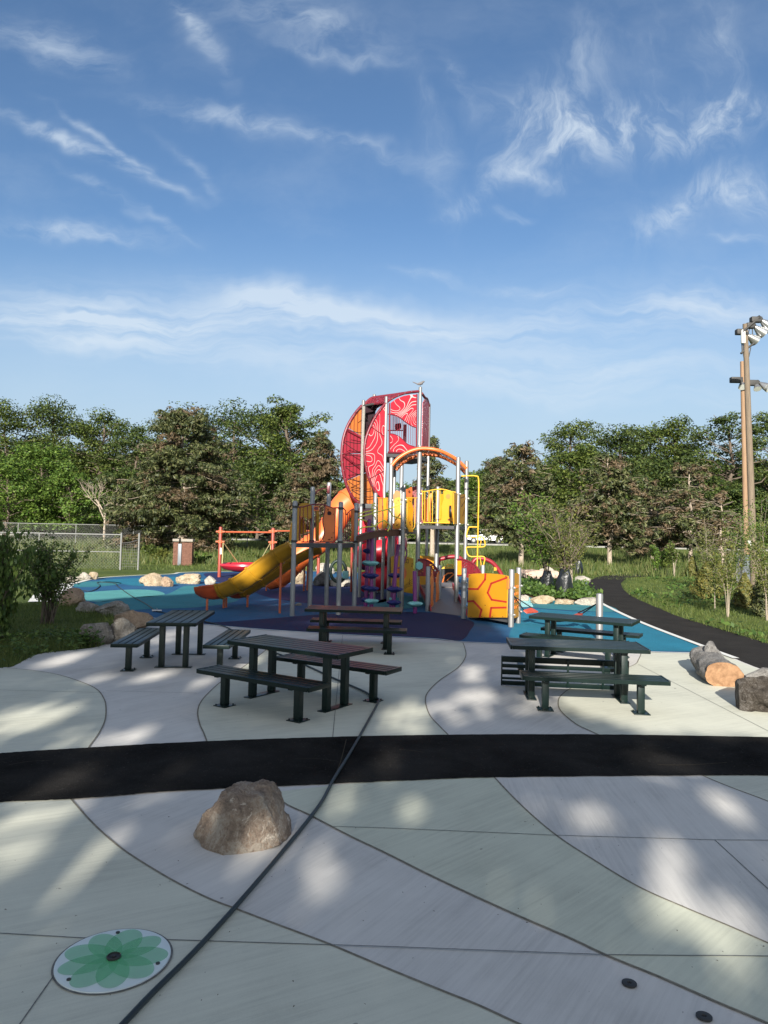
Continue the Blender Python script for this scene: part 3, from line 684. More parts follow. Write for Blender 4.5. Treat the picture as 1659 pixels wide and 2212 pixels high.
boulder(zL, 720, 632, 860, 706, 17, ST_WHITE, 'pale boulder at the far left corner of the rubber', 'pale boulders round the pad')
boulder(zL, 840, 628, 935, 702, 18, ST_PALE, 'small sandy boulder beside the pale one at the far left corner', 'pale boulders round the pad')
boulder(zL, 600, 660, 735, 720, 19, ST_WHITE, 'pale boulder half hidden by bush twigs at the far left', 'pale boulders round the pad')
grp = 'sandy boulders on the far side of the pad'
boulder(z5, 672, 1004, 790, 1058, 21, ST_PALE, 'sandy domed boulder, back one of the leaning pair on the pad', grp, .8)
boulder(z5, 694, 1016, 800, 1068, 22, ST_PALE, 'sandy boulder in front of the domed one on the pad', grp, .6)
boulder(z5, 783, 1022, 846, 1071, 23, ST_TAN, 'short block of stone beside the sandy pair', grp, .7, cuts=9)
boulder(z5, 856, 1006, 984, 1057, 24, ST_PALE, 'wide low sandy boulder alone on the purple rubber', grp, .7)
o = boulder(z5, 997, 1018, 1058, 1061, 25, ST_WHITE, 'square stump of stone nearest the slide', grp, .9, cuts=14, amp=.05)
grp = 'rocks behind the slide tower'
boulder(z3, 936, 838, 1090, 975, 31, ST_PALE, 'sandy rock left of the dark rock behind the slide legs', grp)
boulder(z3, 1150, 858, 1320, 990, 32, ST_DARK, 'dark rock between pale rocks behind the slide tower', grp)
boulder(z3, 1170, 783, 1350, 880, 33, ST_WHITE, 'tall white rock behind the dark rock', grp, z=0.0)
boulder(z3, 1305, 905, 1510, 995, 34, ST_WHITE, 'low white rock right of the dark rock', grp)
boulder(z3, 1420, 820, 1530, 905, 35, ST_TAN, 'brown rock behind the low white one', grp)
grp = 'boulders edging the planted bed'
boulder(zBed, 235, 818, 366, 892, 41, ST_WHITE, 'white boulder behind the yellow side panel at the bed edge', grp)
boulder(zBed, 372, 822, 645, 922, 42, ST_PALE, 'large cream boulder below the black bags at the bed edge', grp, .6)
boulder(zBed, 645, 866, 875, 930, 43, ST_PALE, 'low cream boulder, second from the grey bollard', grp, .6)
boulder(zBed, 882, 850, 1215, 940, 44, ST_WHITE, 'broad pale boulder right behind the grey bollard', grp, .6)
grp = 'far rocks beyond the planted bed'
boulder(zBed, 478, 500, 655, 606, 45, ST_WHITE, 'tall pale rock standing beyond the black bag', grp)
boulder(zBed, 765, 588, 856, 660, 46, ST_PALE, 'small pale rock between the two black bags and the blue rubber', grp)
boulder(zBed, 876, 606, 1060, 676, 47, ST_WHITE, 'long pale rock at the bend of the dark path', grp)
boulder(zBed, 258, 668, 420, 720, 48, ST_WHITE, 'low grey rock below the pinkish log', grp)
boulder(zBed, 430, 652, 660, 722, 49, ST_GREY, 'grey rock under the end of the pinkish log', grp)
def log_mesh(a, b, r0, r1, seed, n=40, m=36, squash=1.0, amp=.1):
    a, b = Vector(a), Vector(b); t_ = (b - a).normalized(); side = Vector((0, 0, 1)).cross(t_).normalized(); upv = t_.cross(side); rows = []
    for i in range(n + 1):
        f = i / n; c = a.lerp(b, f); r0_ = r0 + (r1 - r0) * f; row = []
        for k in range(m):
            th = 2 * math.pi * k / m; d = side * math.cos(th) + upv * math.sin(th) * squash
            q = Vector((math.cos(th) * 1.2, math.sin(th) * 1.2, f * 3)) + Vector((seed, seed * 2, 0))
            kk = 1 + amp * 1.6 * noise.noise(q * 1.1) + amp * .8 * noise.noise(q * 2.6) + amp * .25 * noise.noise(Vector((q.x * 7, q.y * 7, q.z * 2)))
            row.append(c + d * r0_ * kk)
        rows.append(row)
    return rows
CUTW = mat('cut_wood', (0.21, 0.11, 0.055), 0.85, 0.15, var=0.35, vscale=9, base2=(0.28, 0.165, 0.09))
WEATH = stone('weathered_wood', (0.13, 0.12, 0.11), (0.25, 0.235, 0.215), (0.38, 0.36, 0.33), 3.0, (0.09, 0.08, 0.07))
DKWOOD = stone('rotten_wood', (0.03, 0.025, 0.02), (0.09, 0.075, 0.06), (0.22, 0.20, 0.18), 3.5, (0.03, 0.025, 0.02))
g0 = G(zLog(880, 1030)); g1 = G(zLog(330, 600)); g1 = g0 + (g1 - g0).normalized() * 1.35
t = thing('log', 'thick grey weathered log with a fresh orange sawn face', 'log', (g0.x, g0.y, 0))
rows = log_mesh((g0.x, g0.y + .02, .175), (g1.x, g1.y, .20), .29, .25, 5, amp=.11, squash=.66)
rows = [[Vector((p.x, p.y, p.z)) for p in r_] for r_ in rows]
rows = [[Vector((p.x, p.y, max(0.003, p.z + (.09 * (i - 14) / 26 * (noise.noise(p * 3.2) + .35) if i > 14 and p.z > .1 else 0)))) for p in r_] for i, r_ in enumerate(rows)]
mb = MB(); mb.loft(rows, True); mb.add(rows[-1], [list(range(36))]); mb.build('bark', WEATH, t, sharp=70)
ax = (g0 - g1).normalized()
cap = [p + ax * .004 for p in rows[0]]; mb = MB(); mb.prism(cap, ax * .012); mb.build('cut_face', CUTW, t)
# a broken branch stub near the back
mb = MB(); q = g0.lerp(g1, .78); mb.tube([(q.x + .05, q.y, .28), (q.x + .06, q.y + .06, .42), (q.x + .10, q.y + .13, .50)], [.13, .10, .05], 12); mb.build('branch_stub', WEATH, t, sharp=70)
g2 = G(zLog(1300, 1530)); t = thing('log', 'dark hollow log with a grey top cut by the right edge', 'log', (g2.x, g2.y, 0))
rows = log_mesh((g2.x + .02, g2.y + .33, .19), (g2.x + 1.2, g2.y + .05, .27), .25, .30, 8, amp=.30)
def shrink(i): return (.50, .68, .82, .91, .96)[i] if i < 5 else 1.0
rows = [[Vector((p.x, p.y, max(0.003, p.z))) for p in r_] for r_ in rows]
cen = [sum(r_, Vector()) / len(r_) for r_ in rows]; rows = [[Vector((c.x + (p.x - c.x) * shrink(i), c.y + (p.y - c.y) * shrink(i), p.z * (.72 + .28 * shrink(i)))) for p in r_] for i, (r_, c) in enumerate(zip(rows, cen))]
mb = MB(); mb.loft(rows, True); mb.add(rows[0], [list(range(36))[::-1]]); mb.add(rows[-1], [list(range(36))]); mb.build('bark', DKWOOD, t, sharp=70)
mb = MB(); mb.tube([(g2.x + .12, g2.y + .30, .40), (g2.x + .35, g2.y + .28, .47), (g2.x + .7, g2.y + .22, .46)], [.05, .09, .06], 10); mb.build('grey_crest', WEATH, t, sharp=70)
ga, gb = G(zBed(265, 650)), G(zBed(700, 655)); rows = log_mesh((ga.x, ga.y + .5, .25), (gb.x, gb.y + .5, .22), .27, .22, 3, 24, 20)
PINKW = mat('peeled_wood', (0.46, 0.33, 0.25), 0.85, 0.2, var=0.3, vscale=4, stretch=(1, 9, 9))
mb = MB(); mb.loft(rows, True); mb.add(rows[0], [list(range(20))[::-1]]); mb.add(rows[-1], [list(range(20))]); tag(mb.build('log', PINKW, sharp=70), 'pinkish peeled log lying beyond the planted bed', 'log')

# ------------------------------------------------------------------ spray plate, nozzles, hose
g = (G((113, 2085)) + G((370, 2075))) / 2; g.y = (G((240, 2020)).y + G((240, 2138)).y) / 2
t = thing('spray_plate', 'white round ground plate printed with a green flower, set in the paving', 'ground plate', (g.x, g.y, 0))
mb = MB(); mb.disc((g.x, g.y, .0045), .296, .004, 64); mb.build('rim_gap', CUT, t)
mb = MB(); mb.lathe([(.286, .006), (.284, .013), (.278, .0145), (0.001, .0145)], (g.x, g.y, 0), 72); WHITEP = mat('white_plate', (0.62, 0.68, 0.66), 0.4, 0.4, var=0.05)
mb.build('plate', WHITEP, t)
PETAL = mat('petal_print', (0.13, 0.54, 0.22), 0.45, 0.4, var=0.08)
pt = PETAL.node_tree; pm = pt.nodes.new('ShaderNodeMixShader'); ptr = pt.nodes.new('ShaderNodeBsdfTransparent'); pm.inputs[0].default_value = 0.42
pt.links.new(ptr.outputs[0], pm.inputs[1]); pt.links.new(pt.nodes['Principled BSDF'].outputs[0], pm.inputs[2]); pt.links.new(pm.outputs[0], pt.nodes['Material Output'].inputs[0])
mb = MB()
for k in range(9):
    a = R(k * 40 + 8); ln = .136 if k % 2 == 0 else .130
    mb.disc((g.x + math.cos(a) * .138, g.y + math.sin(a) * .138, .0152 + k * .0003), .080 if k % 2 else .088, 0, 40, ln, a)
mb.build('flower_print', PETAL, t)
mb = MB(); mb.lathe([(.036, .019), (.036, .026), (.031, .029), (.030, .023), (.012, .022), (.011, .029), (.001, .030)], (g.x, g.y, 0), 28); mb.build('spray_nozzle', IRON, t)
for a in (105, 350, 232):
    c = (g.x + math.cos(R(a)) * .245, g.y + math.sin(R(a)) * .245)
    MB().lathe([(.011, .0150), (.011, .0195), (.004, .0195), (.001, .017)], (c[0], c[1], 0), 14).build('screw', IRON, t)
for (p, lab) in (((1359.5, 2127), 'dark round ground nozzle by the curved joint, the upper of two'), ((1521, 2199), 'dark round ground nozzle at the bottom edge, lower of two')):
    c = G(p); mb = MB(); mb.lathe([(.037, .004), (.037, .010), (.033, .012), (.012, .011), (.010, .006), (.001, .006)], (c.x, c.y, 0), 28)
    tag(mb.build('ground_nozzle', IRON), lab, 'nozzle', 'ground spray nozzles')
hp = [(255, 2235), (330, 2155), (420, 2065), (515, 1960), (620, 1835), (690, 1745), (720, 1690), (752, 1638), (785, 1580), (815, 1525), (818, 1514), (808, 1511)] + \
     [zA(1330, 535), zA(1200, 478), zA(1080, 422), zA(960, 368), zA(880, 338), zA(800, 295), zA(720, 252), zA(650, 215), zA(560, 192)] + \
     [z5(960, 1240), z5(880, 1222), z5(810, 1204), z5(765, 1193), z5(715, 1158), z5(640, 1116), z5(578, 1072), z5(560, 1056), z5(480, 1052), z5(490, 1070), z5(450, 1095), z5(395, 1092)]
HP = [Vector((q.x, q.y, .024)) for q in (G(p) for p in hp)]
HP = smooth_path(HP, 8)
mb = MB(); mb.tube(HP, 0.0145, 8); tag(mb.build('hose', HOSE), 'long dark hose running over paving, asphalt and blue rubber', 'hose')
rs_ = random.Random(12); mb = MB()
for k in range(120):
    c = G((rs_.uniform(-60, 1720), 1440 + 760 * rs_.random() ** .75)); s_ = rs_.uniform(.002, .0065); a = rs_.uniform(0, 6.28)
    P_ = [(c.x + math.cos(a + q) * s_ * f, c.y + math.sin(a + q) * s_ * f, .0145 + .004 * (i_ % 2)) for i_, (q, f) in enumerate(((0, 1.5), (1.4, .6), (3.14, 1.3), (4.6, .7)))]
    mb.add(P_, [[0, 1, 2, 3]])
stuff(mb.build('leaf_litter', mat('dry_litter', (0.07, 0.05, 0.03), .9, .1, var=.5, vscale=30)))
for k, (p, lab) in enumerate((((315 / 1.0, 1323.5), 'metal hose valve lying on the blue rubber'),)):
    c = G(z5(770, 1194)); mb = MB(); mb.tube([(c.x - .12, c.y - .02, .035), (c.x + .12, c.y + .02, .035)], .027, 8); mb.tube([(c.x, c.y, .03), (c.x, c.y, .09)], .014, 8)
    tag(mb.build('hose_valve', ALU), lab, 'valve')
c = G(z3(1025, 1165)); o = boulder_mb(.20, .12, .07, 77).build('pebble', ST_WHITE); o.location = (c.x, c.y, .008); tag(o, 'small pale stone on the rubber under the slide deck', 'stone')
# ------------------------------------------------------------------ play structure
PS = thing('play_structure', 'tall red and yellow play structure with barrel tower, slides, bridge and ramp', 'play structure', (0.0, 22.5, 0))
POSTS = {}
def add_post(key, uvtop, d, m_, r=.063, z0=0.0, ground=True):
    p = W(uvtop, d); POSTS[key] = p
    MB().post(p.x, p.y, z0, p.z, r).build('post', m_, PS); return p
# low slide tower (all in shade)
A = add_post('A', z3(998, 222), 19.37, GREYP); B = add_post('B', z3(1410, 230), 19.9, GREYP)
C_ = add_post('C', z3(1550, 240), 20.9, GREYP); D = add_post('D', z3(1157, 95), 20.6, GREYP); E_ = add_post('E', z3(1305, 55), 21.3, GREYP)
# middle group
K = add_post('K', z2(532, 685), 23.6, GALV, .068); Gp = add_post('G', z2(625, 950), 21.9, GALV, .068); Fp = add_post('F', z2(410, 957), 24.0, GREYP, .062)
S_ = add_post('S', z2(750, 590), 22.5, GALV, .068); R1 = add_post('R1', z2(1048, 680), 22.0, GALV, .066); R2 = add_post('R2', z2(1112, 710), 23.7, GALV, .066)
BK = add_post('BK', z2(890, 908), 24.6, GALV, .066); LW = add_post('LW', zC(290, 350), 25.2, GALV, .06)
add_post('x1', z2(633, 895), 25.6, GALV, .05); add_post('x2', z2(558, 640), 26.2, GALV, .06); add_post('x3', z2(612, 700), 25.4, GREYP, .07)
# barrel tower
P1 = add_post('P1', zT(843, 285), 24.6, GALV, .053); H = add_post('H', zT(1367, 138), 25.1, GALV, .058)
PR = add_post('PR', zT(1503, 395), 26.3, GALV, .055); PL = add_post('PL', zT(490, 342), 25.7, GALV, .058); PB = add_post('PB', zT(657, 252), 26.6, GALV, .058)
# ramp posts and end posts
Q1 = add_post('Q1', z2(815, 1525), 21.2, GREYP, .062); Q2 = add_post('Q2', z2(903, 1515), 22.4, GREYP, .062)
Q3 = add_post('Q3', zR(543, 408), 19.6, GREYP, .066); Q4 = add_post('Q4', zR(797, 368), 21.2, GREYP, .06)
Q5 = add_post('Q5', zR(1185, 423), 18.05, GALV, .07); Q6 = add_post('Q6', zR(1280, 400), 18.85, GALV, .066)
for p, dz in ((Q3, 0),):
    for z in (1.02, .80, .55):
        h = .17 if z != .8 else .07
        mb = MB(); mb.prism([(p.x - .03, p.y - .0665, z), (p.x + .03, p.y - .0665, z), (p.x + .03, p.y - .0665, z + h), (p.x - .03, p.y - .0665, z + h)], (0, .006, 0)); mb.build('sticker', WHITEL, PS)
for (x, y0, y1) in ((648, 1130, 1185), (648, 1195, 1230), (645, 1240, 1295)):
    MBp = Plane((P1.x, P1.y - .056), (P1.x + 1, P1.y - .056)); a = [MBp.at(zC(x - 11, y0)), MBp.at(zC(x + 11, y0)), MBp.at(zC(x + 11, y1)), MBp.at(zC(x - 11, y1))]
    MB().prism(a, (0, .006, 0)).build('sticker', WHITEL, PS)
# decks
def deck(pts, zt, th=.11, name='deck'):
    mb = MB(); mb.prism([(p[0], p[1], zt - th) for p in pts], (0, 0, th)); return mb.build(name, DECKM, PS)
def g2(p): return (p.x, p.y)
zd = W(zS(700, 1085), 19.6).z
deck([g2(A), g2(B), g2(C_), (E_.x + .3, E_.y), g2(D)], zd)
MID = 2.46
deck([g2(S_), g2(R1), g2(R2), g2(BK), g2(K)], MID, .10)
deck([g2(Gp), g2(S_), g2(K), g2(Fp), (-.2, 22.9)], 2.30, .10)
TOPZ = W(zT(950, 1170), 24.8).z
deck([g2(P1), g2(H), g2(PR), (1.0, 27.3), g2(PB), (PL.x + .35, PL.y)], TOPZ, .12)
# guard panels between posts: frame traced on the plane between the two posts
def frame(plane, zf, pts, r, m_, name='guard_rail', closed=False, k=1, n=8):
    P = [plane.at(zf(*p)) for p in pts]
    if k > 1: P = smooth_path(P, k, closed)
    mb = MB(); mb.tube(P, r, n, closed); return mb.build(name, m_, PS)
def panel(plane, zf, pts, m_, th=.022, name='guard_panel', k=1, extra=None):
    P = [plane.at(zf(*p)) for p in pts]
    if k > 1: P = smooth_path(P, k, True)
    mb = MB(); mb.prism([p - plane.n * th / 2 for p in P], plane.n * th)
    ms = [m_]
    if extra:
        ms.append(extra[0]); mb.cur = 1
        for c in extra[1]: mb.prism([plane.at(zf(*p)) + plane.n * (th / 2 + .001) for p in c], plane.n * .003)
    return mb.build(name, ms, PS)
def bars(plane, zf, xs, ytop, ybot, r, m_, name='guard_bar'):
    for x in xs:
        a = plane.at(zf(x, ytop(x) if callable(ytop) else ytop)); b = plane.at(zf(x, ybot(x) if callable(ybot) else ybot))
        MB().tube([a, b], r, 6).build(name, m_, PS)
def ell(cx, cy, rx, ry, n=18, rot=0):
    c, s = math.cos(R(rot)), math.sin(R(rot))
    return [(cx + rx * math.cos(2 * math.pi * i / n) * c - ry * math.sin(2 * math.pi * i / n) * s, cy + rx * math.cos(2 * math.pi * i / n) * s + ry * math.sin(2 * math.pi * i / n) * c) for i in range(n)]
HOLE = mat('panel_cutout', (0.16, 0.05, 0.02), 0.7, 0.2)
AB = Plane(A, B)
frame(AB, zS, [(400, 1040), (385, 1000), (398, 480), (360, 472), (450, 465), (540, 440), (620, 425), (700, 422), (800, 432), (880, 462), (950, 484), (1045, 480), (995, 484), (992, 600), (980, 1020), (950, 1056), (700, 1060), (420, 1058)], .016, MAROON, closed=False)
bars(AB, zS, (452, 525, 596, 660, 735), lambda x: 470 - (x - 400) * .13 if x < 700 else 425, 1055, .012, MAROON)
panel(AB, zS, [(822, 455), (870, 462), (920, 478), (984, 492), (978, 1020), (950, 1050), (772, 1050), (800, 960), (812, 880), (800, 800), (788, 730), (790, 650), (805, 580), (815, 520)], ORPAN, extra=(HOLE, [ell(888, 1018, 22, 13), ell(930, 985, 12, 10), ell(868, 512, 14, 18), ell(955, 905, 8, 8), ell(960, 590, 8, 7), ell(840, 495, 8, 7)]))
panel(AB.off(.004), zS, [(858, 560), (875, 535), (915, 545), (928, 580), (918, 600), (880, 607), (860, 595)], DARK, th=.026, name='peep_hole')
panel(AB, zS, [(630, 452), (712, 452), (715, 535), (628, 535)], ORPAN, name='badge_panel', extra=(MAROON, [ell(668, 492, 34, 28)]))
frame(AB.off(.02), zS, [(822, 450), (808, 560), (785, 650), (782, 740), (805, 850), (798, 950), (750, 1050)], .014, MAROON, 'guard_bar', k=4)
BC = Plane(B, C_)
frame(BC, zS, [(1130, 490), (1165, 530), (1180, 600), (1230, 540), (1300, 495)], .014, MAROON, k=4); frame(BC, zS, [(1110, 1045), (1300, 1050)], .014, MAROON)
bars(BC, zS, (1135, 1165, 1200, 1235), 560, 1048, .010, MAROON)
panel(BC, zS, [(1262, 520), (1310, 500), (1302, 1045), (1245, 1050), (1275, 900), (1265, 700)], ORPAN)
# red grab arch between the two rear posts
DE = Plane(D, E_); frame(DE, zS, [(655, 250), (690, 200), (740, 172), (800, 160), (875, 170)], .017, MAROON, 'grab_arch', k=4)
mb = MB(); p = DE.at(zS(878, 175)); mb.box((p.x, p.y - .065, p.z), (.08, .03, .23), bevel=.012); mb.build('bracket', MAROON, PS)
# slides
def trough(name, path, wid, wall, m_, parent, ribs=(), end_from=None):
    """half-pipe chute swept along a path; lowest line of the trough follows the path"""
    P = smooth_path(path, 6); rows = []; n = 18; prof = []
    for k in range(n + 1):
        a = math.pi * (k / n); prof.append((-math.cos(a) * wid / 2, (1 - math.sin(a)) * wall))
    prof_o = [(x * 1.04 + (.02 if x > 0 else -.02) * (1 if abs(x) > wid * .45 else 0), y - .025) for x, y in prof][::-1]
    full = [(prof[0][0] - .05, prof[0][1] + .012)] + prof + [(prof[-1][0] + .05, prof[-1][1] + .012), (prof[-1][0] + .05, prof[-1][1] - .03)] + prof_o + [(prof[0][0] - .05, prof[0][1] - .03)]
    frames = []
    for i, p in enumerate(P):
        a = P[max(0, i - 1)]; b = P[min(len(P) - 1, i + 1)]; t_ = (b - a).normalized()
        sd = t_.cross(Vector((0, 0, 1))).normalized(); u = sd.cross(t_).normalized(); frames.append((p, sd, u))
    def row(fr, sc_=1.0, dz_=0.0): return [fr[0] + fr[1] * x * sc_ + fr[2] * (y * sc_ + dz_) for x, y in full]
    cut = len(frames) - 1 if end_from is None else max(1, min(len(frames) - 2, end_from))
    mb = MB(); rows = [row(f) for f in frames[:cut + 1]]; mb.loft(rows, True); mb.add(rows[0], [list(range(len(full)))]); mb.add(rows[-1], [list(range(len(full)))[::-1]])
    o = mb.build(name, m_, parent, sharp=45)
    for i in ribs:
        f = frames[i]; t_ = f[1].cross(f[2]); mb = MB(); rr = [[q + t_ * s for q in row(f, 1.13, -.03)] for s in (-.032, .032)]
        mb.loft(rr, True); mb.add(rr[0], [list(range(len(full)))]); mb.add(rr[1], [list(range(len(full)))[::-1]]); rb = mb.build('joint_flange', m_, o)
    if end_from is not None:
        mb = MB(); N = len(frames) - 1; rows = []
        for j in range(cut, N + 1):
            f = (j - cut) / (N - cut); rows.append(row(frames[j], 1.03 - .50 * f ** 3, .16 * f ** 3))
        mb.loft(rows, True); mb.add(rows[0], [list(range(len(full)))]); mb.add(rows[-1], [list(range(len(full)))[::-1]]); mb.build('slide_exit', SLEND, o, sharp=45)
    return o
def legs(pts, parent, r=.032):
    for (zf, x, yt, yb) in pts:
        g = G(zf(x, yb)); q = W(zf(x, yt), g.y); MB().tube([(g.x, g.y, 0), (g.x, g.y, q.z)], r, 10).build('slide_leg', LEGO, parent)
s1 = trough('slide', [W(z3(1000, 690), 20.1), W(z3(930, 740), 20.1), W(z3(760, 860), 20.2), W(z3(600, 985), 20.35), W(z3(470, 1052), 20.5), W(z3(330, 1094), 20.6), W(z3(220, 1108), 20.65), W(z3(110, 1112), 20.7)], .58, .37, YELSL, PS, ribs=(8, 15, 22, 29), end_from=30)
legs([(z3, 203, 1105, 1210), (z3, 353, 1095, 1190), (z3, 858, 780, 1235)], s1)
s2 = trough('slide', [W(z3(1240, 690), 21.3), W(z3(1160, 715), 21.3), W(z3(1000, 800), 21.35), W(z3(820, 920), 21.45), W(z3(680, 1010), 21.5), W(z3(560, 1075), 21.6), W(z3(470, 1098), 21.65), W(z3(385, 1108), 21.7)], .50, .22, YELSL, PS, ribs=(12, 22, 30), end_from=32)
legs([(z3, 375, 1095, 1182), (z3, 567, 1070, 1180)], s2)
# yellow moulded hood over the slide mouth
HPL = Plane((D.x, D.y - .25), (D.x + 1, D.y - .25))
hp_ = [HPL.at(zS(*p)) for p in ((345, 1040), (350, 490), (372, 470), (384, 432), (420, 406), (490, 398), (552, 412), (588, 450), (592, 655), (525, 668), (460, 640), (410, 625), (385, 700), (380, 1040))]
mb = MB(); mb.prism(hp_, (0, .42, 0)); mb.build('slide_hood', YELSL, PS)
DH = Plane(D, (D.x + 1, D.y - .15))
panel(Plane((D.x, D.y + .25), (D.x + 1, D.y + .25)), zS, [(215, 940), (235, 800), (262, 720), (330, 660), (410, 625), (460, 670), (500, 790), (505, 900), (400, 930), (330, 1040), (215, 1040)], YELP, name='hood_side', th=.03)
panel(DE, zS, [(675, 540), (715, 540), (715, 1045), (672, 1045)], YELSL, name='guard_panel'); bars(DE, zS, (560, 585), 560, 1045, .012, YELSL)
# orange tube slide leaving the barrel on the left
op = [W(zT(470, 1880), 27.2), W(zT(330, 1890), 27.0), W(z1(1215, 1080), 26.8), W(z1(1140, 1210), 26.6), W(z1(1040, 1330), 26.5), W(z1(930, 1410), 26.5), W(z1(830, 1500), 26.5), W(z1(760, 1580), 26.6), W(z1(700, 1618), 26.7), W(z1(650, 1640), 26.8)]
mb = MB(); OP = smooth_path(op, 6); mb.tube(OP, [.62 - .18 * min(1, i / 14) if i < 14 else .44 - .13 * max(0, (i - 40) / (len(OP) - 40)) for i in range(len(OP))], 20); ots = mb.build('tube_slide', ORANGE, PS, sharp=60)
for i in (9, 18, 27, 36, 45):
    t_ = (OP[i + 1] - OP[i - 1]).normalized(); mb = MB(); rr = .46 + .17 * max(0, (14 - i) / 14) if i < 14 else .455 - .1 * max(0, (i - 40) / 14)
    mb.tube([OP[i] - t_ * .03, OP[i] + t_ * .03], rr + .02, 20); mb.build('joint_flange', ORANGE, ots)
legs([(z3, 738, 970, 1035), (z3, 1075, 745, 1035), (z3, 1105, 760, 1030)], ots)
mb = MB(); g = G(zC(118, 1800)); q = W(zC(128, 1020), g.y); mb.tube([(g.x, g.y, 0), (q.x, q.y, q.z)], .04, 10); mb.build('slide_leg', REDFR, ots)
# red spiral tube slide
cx, cy = W(z2(440, 1400), 27.2).x, 27.2; pts = []
for k in range(60):
    f = k / 59; a = R(200) - f * R(700); pts.append(Vector((cx + .62 * math.cos(a), cy + .62 * math.sin(a), 2.35 - 1.95 * f)))
mb = MB(); mb.tube(pts, .40, 18); rts = mb.build('spiral_slide', REDPL, PS, sharp=60)
MB().tube([(cx, cy, 0), (cx, cy, 4.2)], .07, 12).build('centre_post', GALV, rts)
# barrel: two big discs, ropes between them
FR = Plane(P1, H); BKP = FR.off(-1.35) if FR.n.y < 0 else FR.off(1.35)
arc_f = [(690, 1790), (640, 1700), (575, 1560), (528, 1370), (505, 1150), (523, 960), (575, 800), (650, 640), (740, 500), (850, 375), (960, 300), (1080, 250), (1200, 222), (1340, 208)]
AF = smooth_path([FR.at(zT(*p)) for p in arc_f], 6)
mb = MB(); mb.tube(AF, .045, 10); rim = mb.build('barrel_rim', MAROON, PS)
panel(FR, zT, [(830, 400), (745, 505), (655, 645), (582, 803), (530, 962), (512, 1150), (535, 1370), (582, 1558), (646, 1698), (696, 1785), (760, 1850), (800, 1860), (835, 1500), (845, 900), (850, 420)], TOPO, name='barrel_panel')
panel(FR, zT, [(912, 385), (1000, 322), (1100, 282), (1200, 262), (1300, 260), (1300, 765), (1240, 745), (1150, 690), (1060, 620), (980, 590), (908, 560)], TOPO, name='barrel_panel')
panel(FR, zT, [(900, 865), (960, 874), (1040, 912), (1110, 972), (1180, 1030), (1290, 1065), (1290, 1100), (1150, 1142), (900, 1142)], TOPO, name='barrel_panel')
frame(FR, zT, [(870, 560), (980, 578), (1060, 620), (1150, 690), (1240, 745), (1310, 768)], .022, MAROON, 'barrel_rail', k=4)
frame(FR, zT, [(880, 860), (960, 872), (1040, 910), (1110, 970), (1180, 1030), (1290, 1068)], .018, MAROON, 'barrel_rail', k=4)
frame(FR, zT, [(890, 390), (890, 1160)], .028, MAROON, 'barrel_frame'); frame(FR, zT, [(1312, 250), (1306, 1080)], .028, MAROON, 'barrel_frame')
frame(FR, zT, [(870, 1150), (1090, 1158), (1300, 1150)], .04, MAROON, 'barrel_frame')
for p, q in (((595, 745), (815, 900)), ((585, 1555), (800, 1440))): frame(FR.off(.02), zT, [p, q], .014, MAROON, 'panel_seam')
bars(FR, zT, range(905, 1300, 28), lambda x: 575 + max(0, x - 980) ** 1.05 * .50, lambda x: 868 + max(0, x - 960) * .62, .009, MAROON, 'barrel_bar')
# far rail seen through the opening, with a little telescope panel
BRL = FR.off(-1.6) if FR.n.y < 0 else FR.off(1.6)
frame(BRL, zT, [(866, 812), (1100, 812)], .02, MAROON, 'barrel_rail'); bars(BRL, zT, range(880, 1100, 24), 570, 812, .010, MAROON, 'barrel_bar')
panel(BRL, zT, [(985, 710), (1060, 695), (1075, 770), (1040, 815), (985, 800), (970, 745)], MAROON, name='peep_panel'); frame(BRL.off(.6), zT, [(1130, 720), (1125, 1000)], .05, DARK, 'barrel_frame')
# right-hand face between the front and right posts
rt = [H + Vector((.08, .05, -.55)), H.lerp(PR, .35) + Vector((.05, 0, -.20)) , H.lerp(PR, .7) + Vector((.02, 0, -.05)), PR + Vector((0, 0, -.15))]
zb = W(zT(1400, 1080), 25.4).z
top_ = [Vector((p.x, p.y, p.z)) for p in rt]; bot_ = [Vector((p.x, p.y, zb)) for p in rt]
mb = MB(); mb.prism(top_ + bot_[::-1], (.02, 0, 0)); mb.build('barrel_panel', TOPO, PS)
mb = MB(); mb.tube(smooth_path([H + Vector((.06, .03, -.22))] + [p + Vector((0, 0, .03)) for p in rt[1:]], 4), .045, 8); mb.build('barrel_rim', MAROON, PS)
# back disc
arc_b = [(465, 430), (390, 512), (300, 640), (225, 790), (175, 960), (155, 1170), (165, 1370), (200, 1560), (255, 1720), (330, 1850), (425, 1945)]
AB_ = smooth_path([BKP.at(zT(*p)) for p in arc_b], 6); mb = MB(); mb.tube(AB_, .055, 10); mb.build('barrel_rim', MAROON, PS)
for pts, m_ in (([(475, 440), (400, 520), (312, 645), (262, 772), (465, 900), (640, 900), (640, 420)], CORR_O), ([(255, 780), (236, 800), (188, 962), (168, 1166), (640, 1166), (640, 905), (465, 905)], CORR_R),
                ([(168, 1174), (178, 1370), (212, 1555), (222, 1588), (465, 1482), (640, 1420), (640, 1174)], CORR_R), ([(224, 1594), (268, 1716), (342, 1844), (430, 1935), (640, 1960), (640, 1425), (465, 1488)], CORR_O)):
    panel(BKP, zT, pts, m_, name='barrel_panel')
frame(BKP.off(-.02 if BKP.n.y > 0 else .02), zT, [(170, 1172), (490, 1135)], .03, MAROON, 'barrel_frame')
frame(BKP.off(-.05 if BKP.n.y > 0 else .05), zT, [(190, 1210), (470, 1420)], .04, MAROON, 'barrel_frame'); frame(BKP.off(.05 if BKP.n.y < 0 else -.05), zT, [(250, 820), (450, 925)], .025, MAROON, 'barrel_frame')
MD = FR.off(-.8) if FR.n.y < 0 else FR.off(.8)
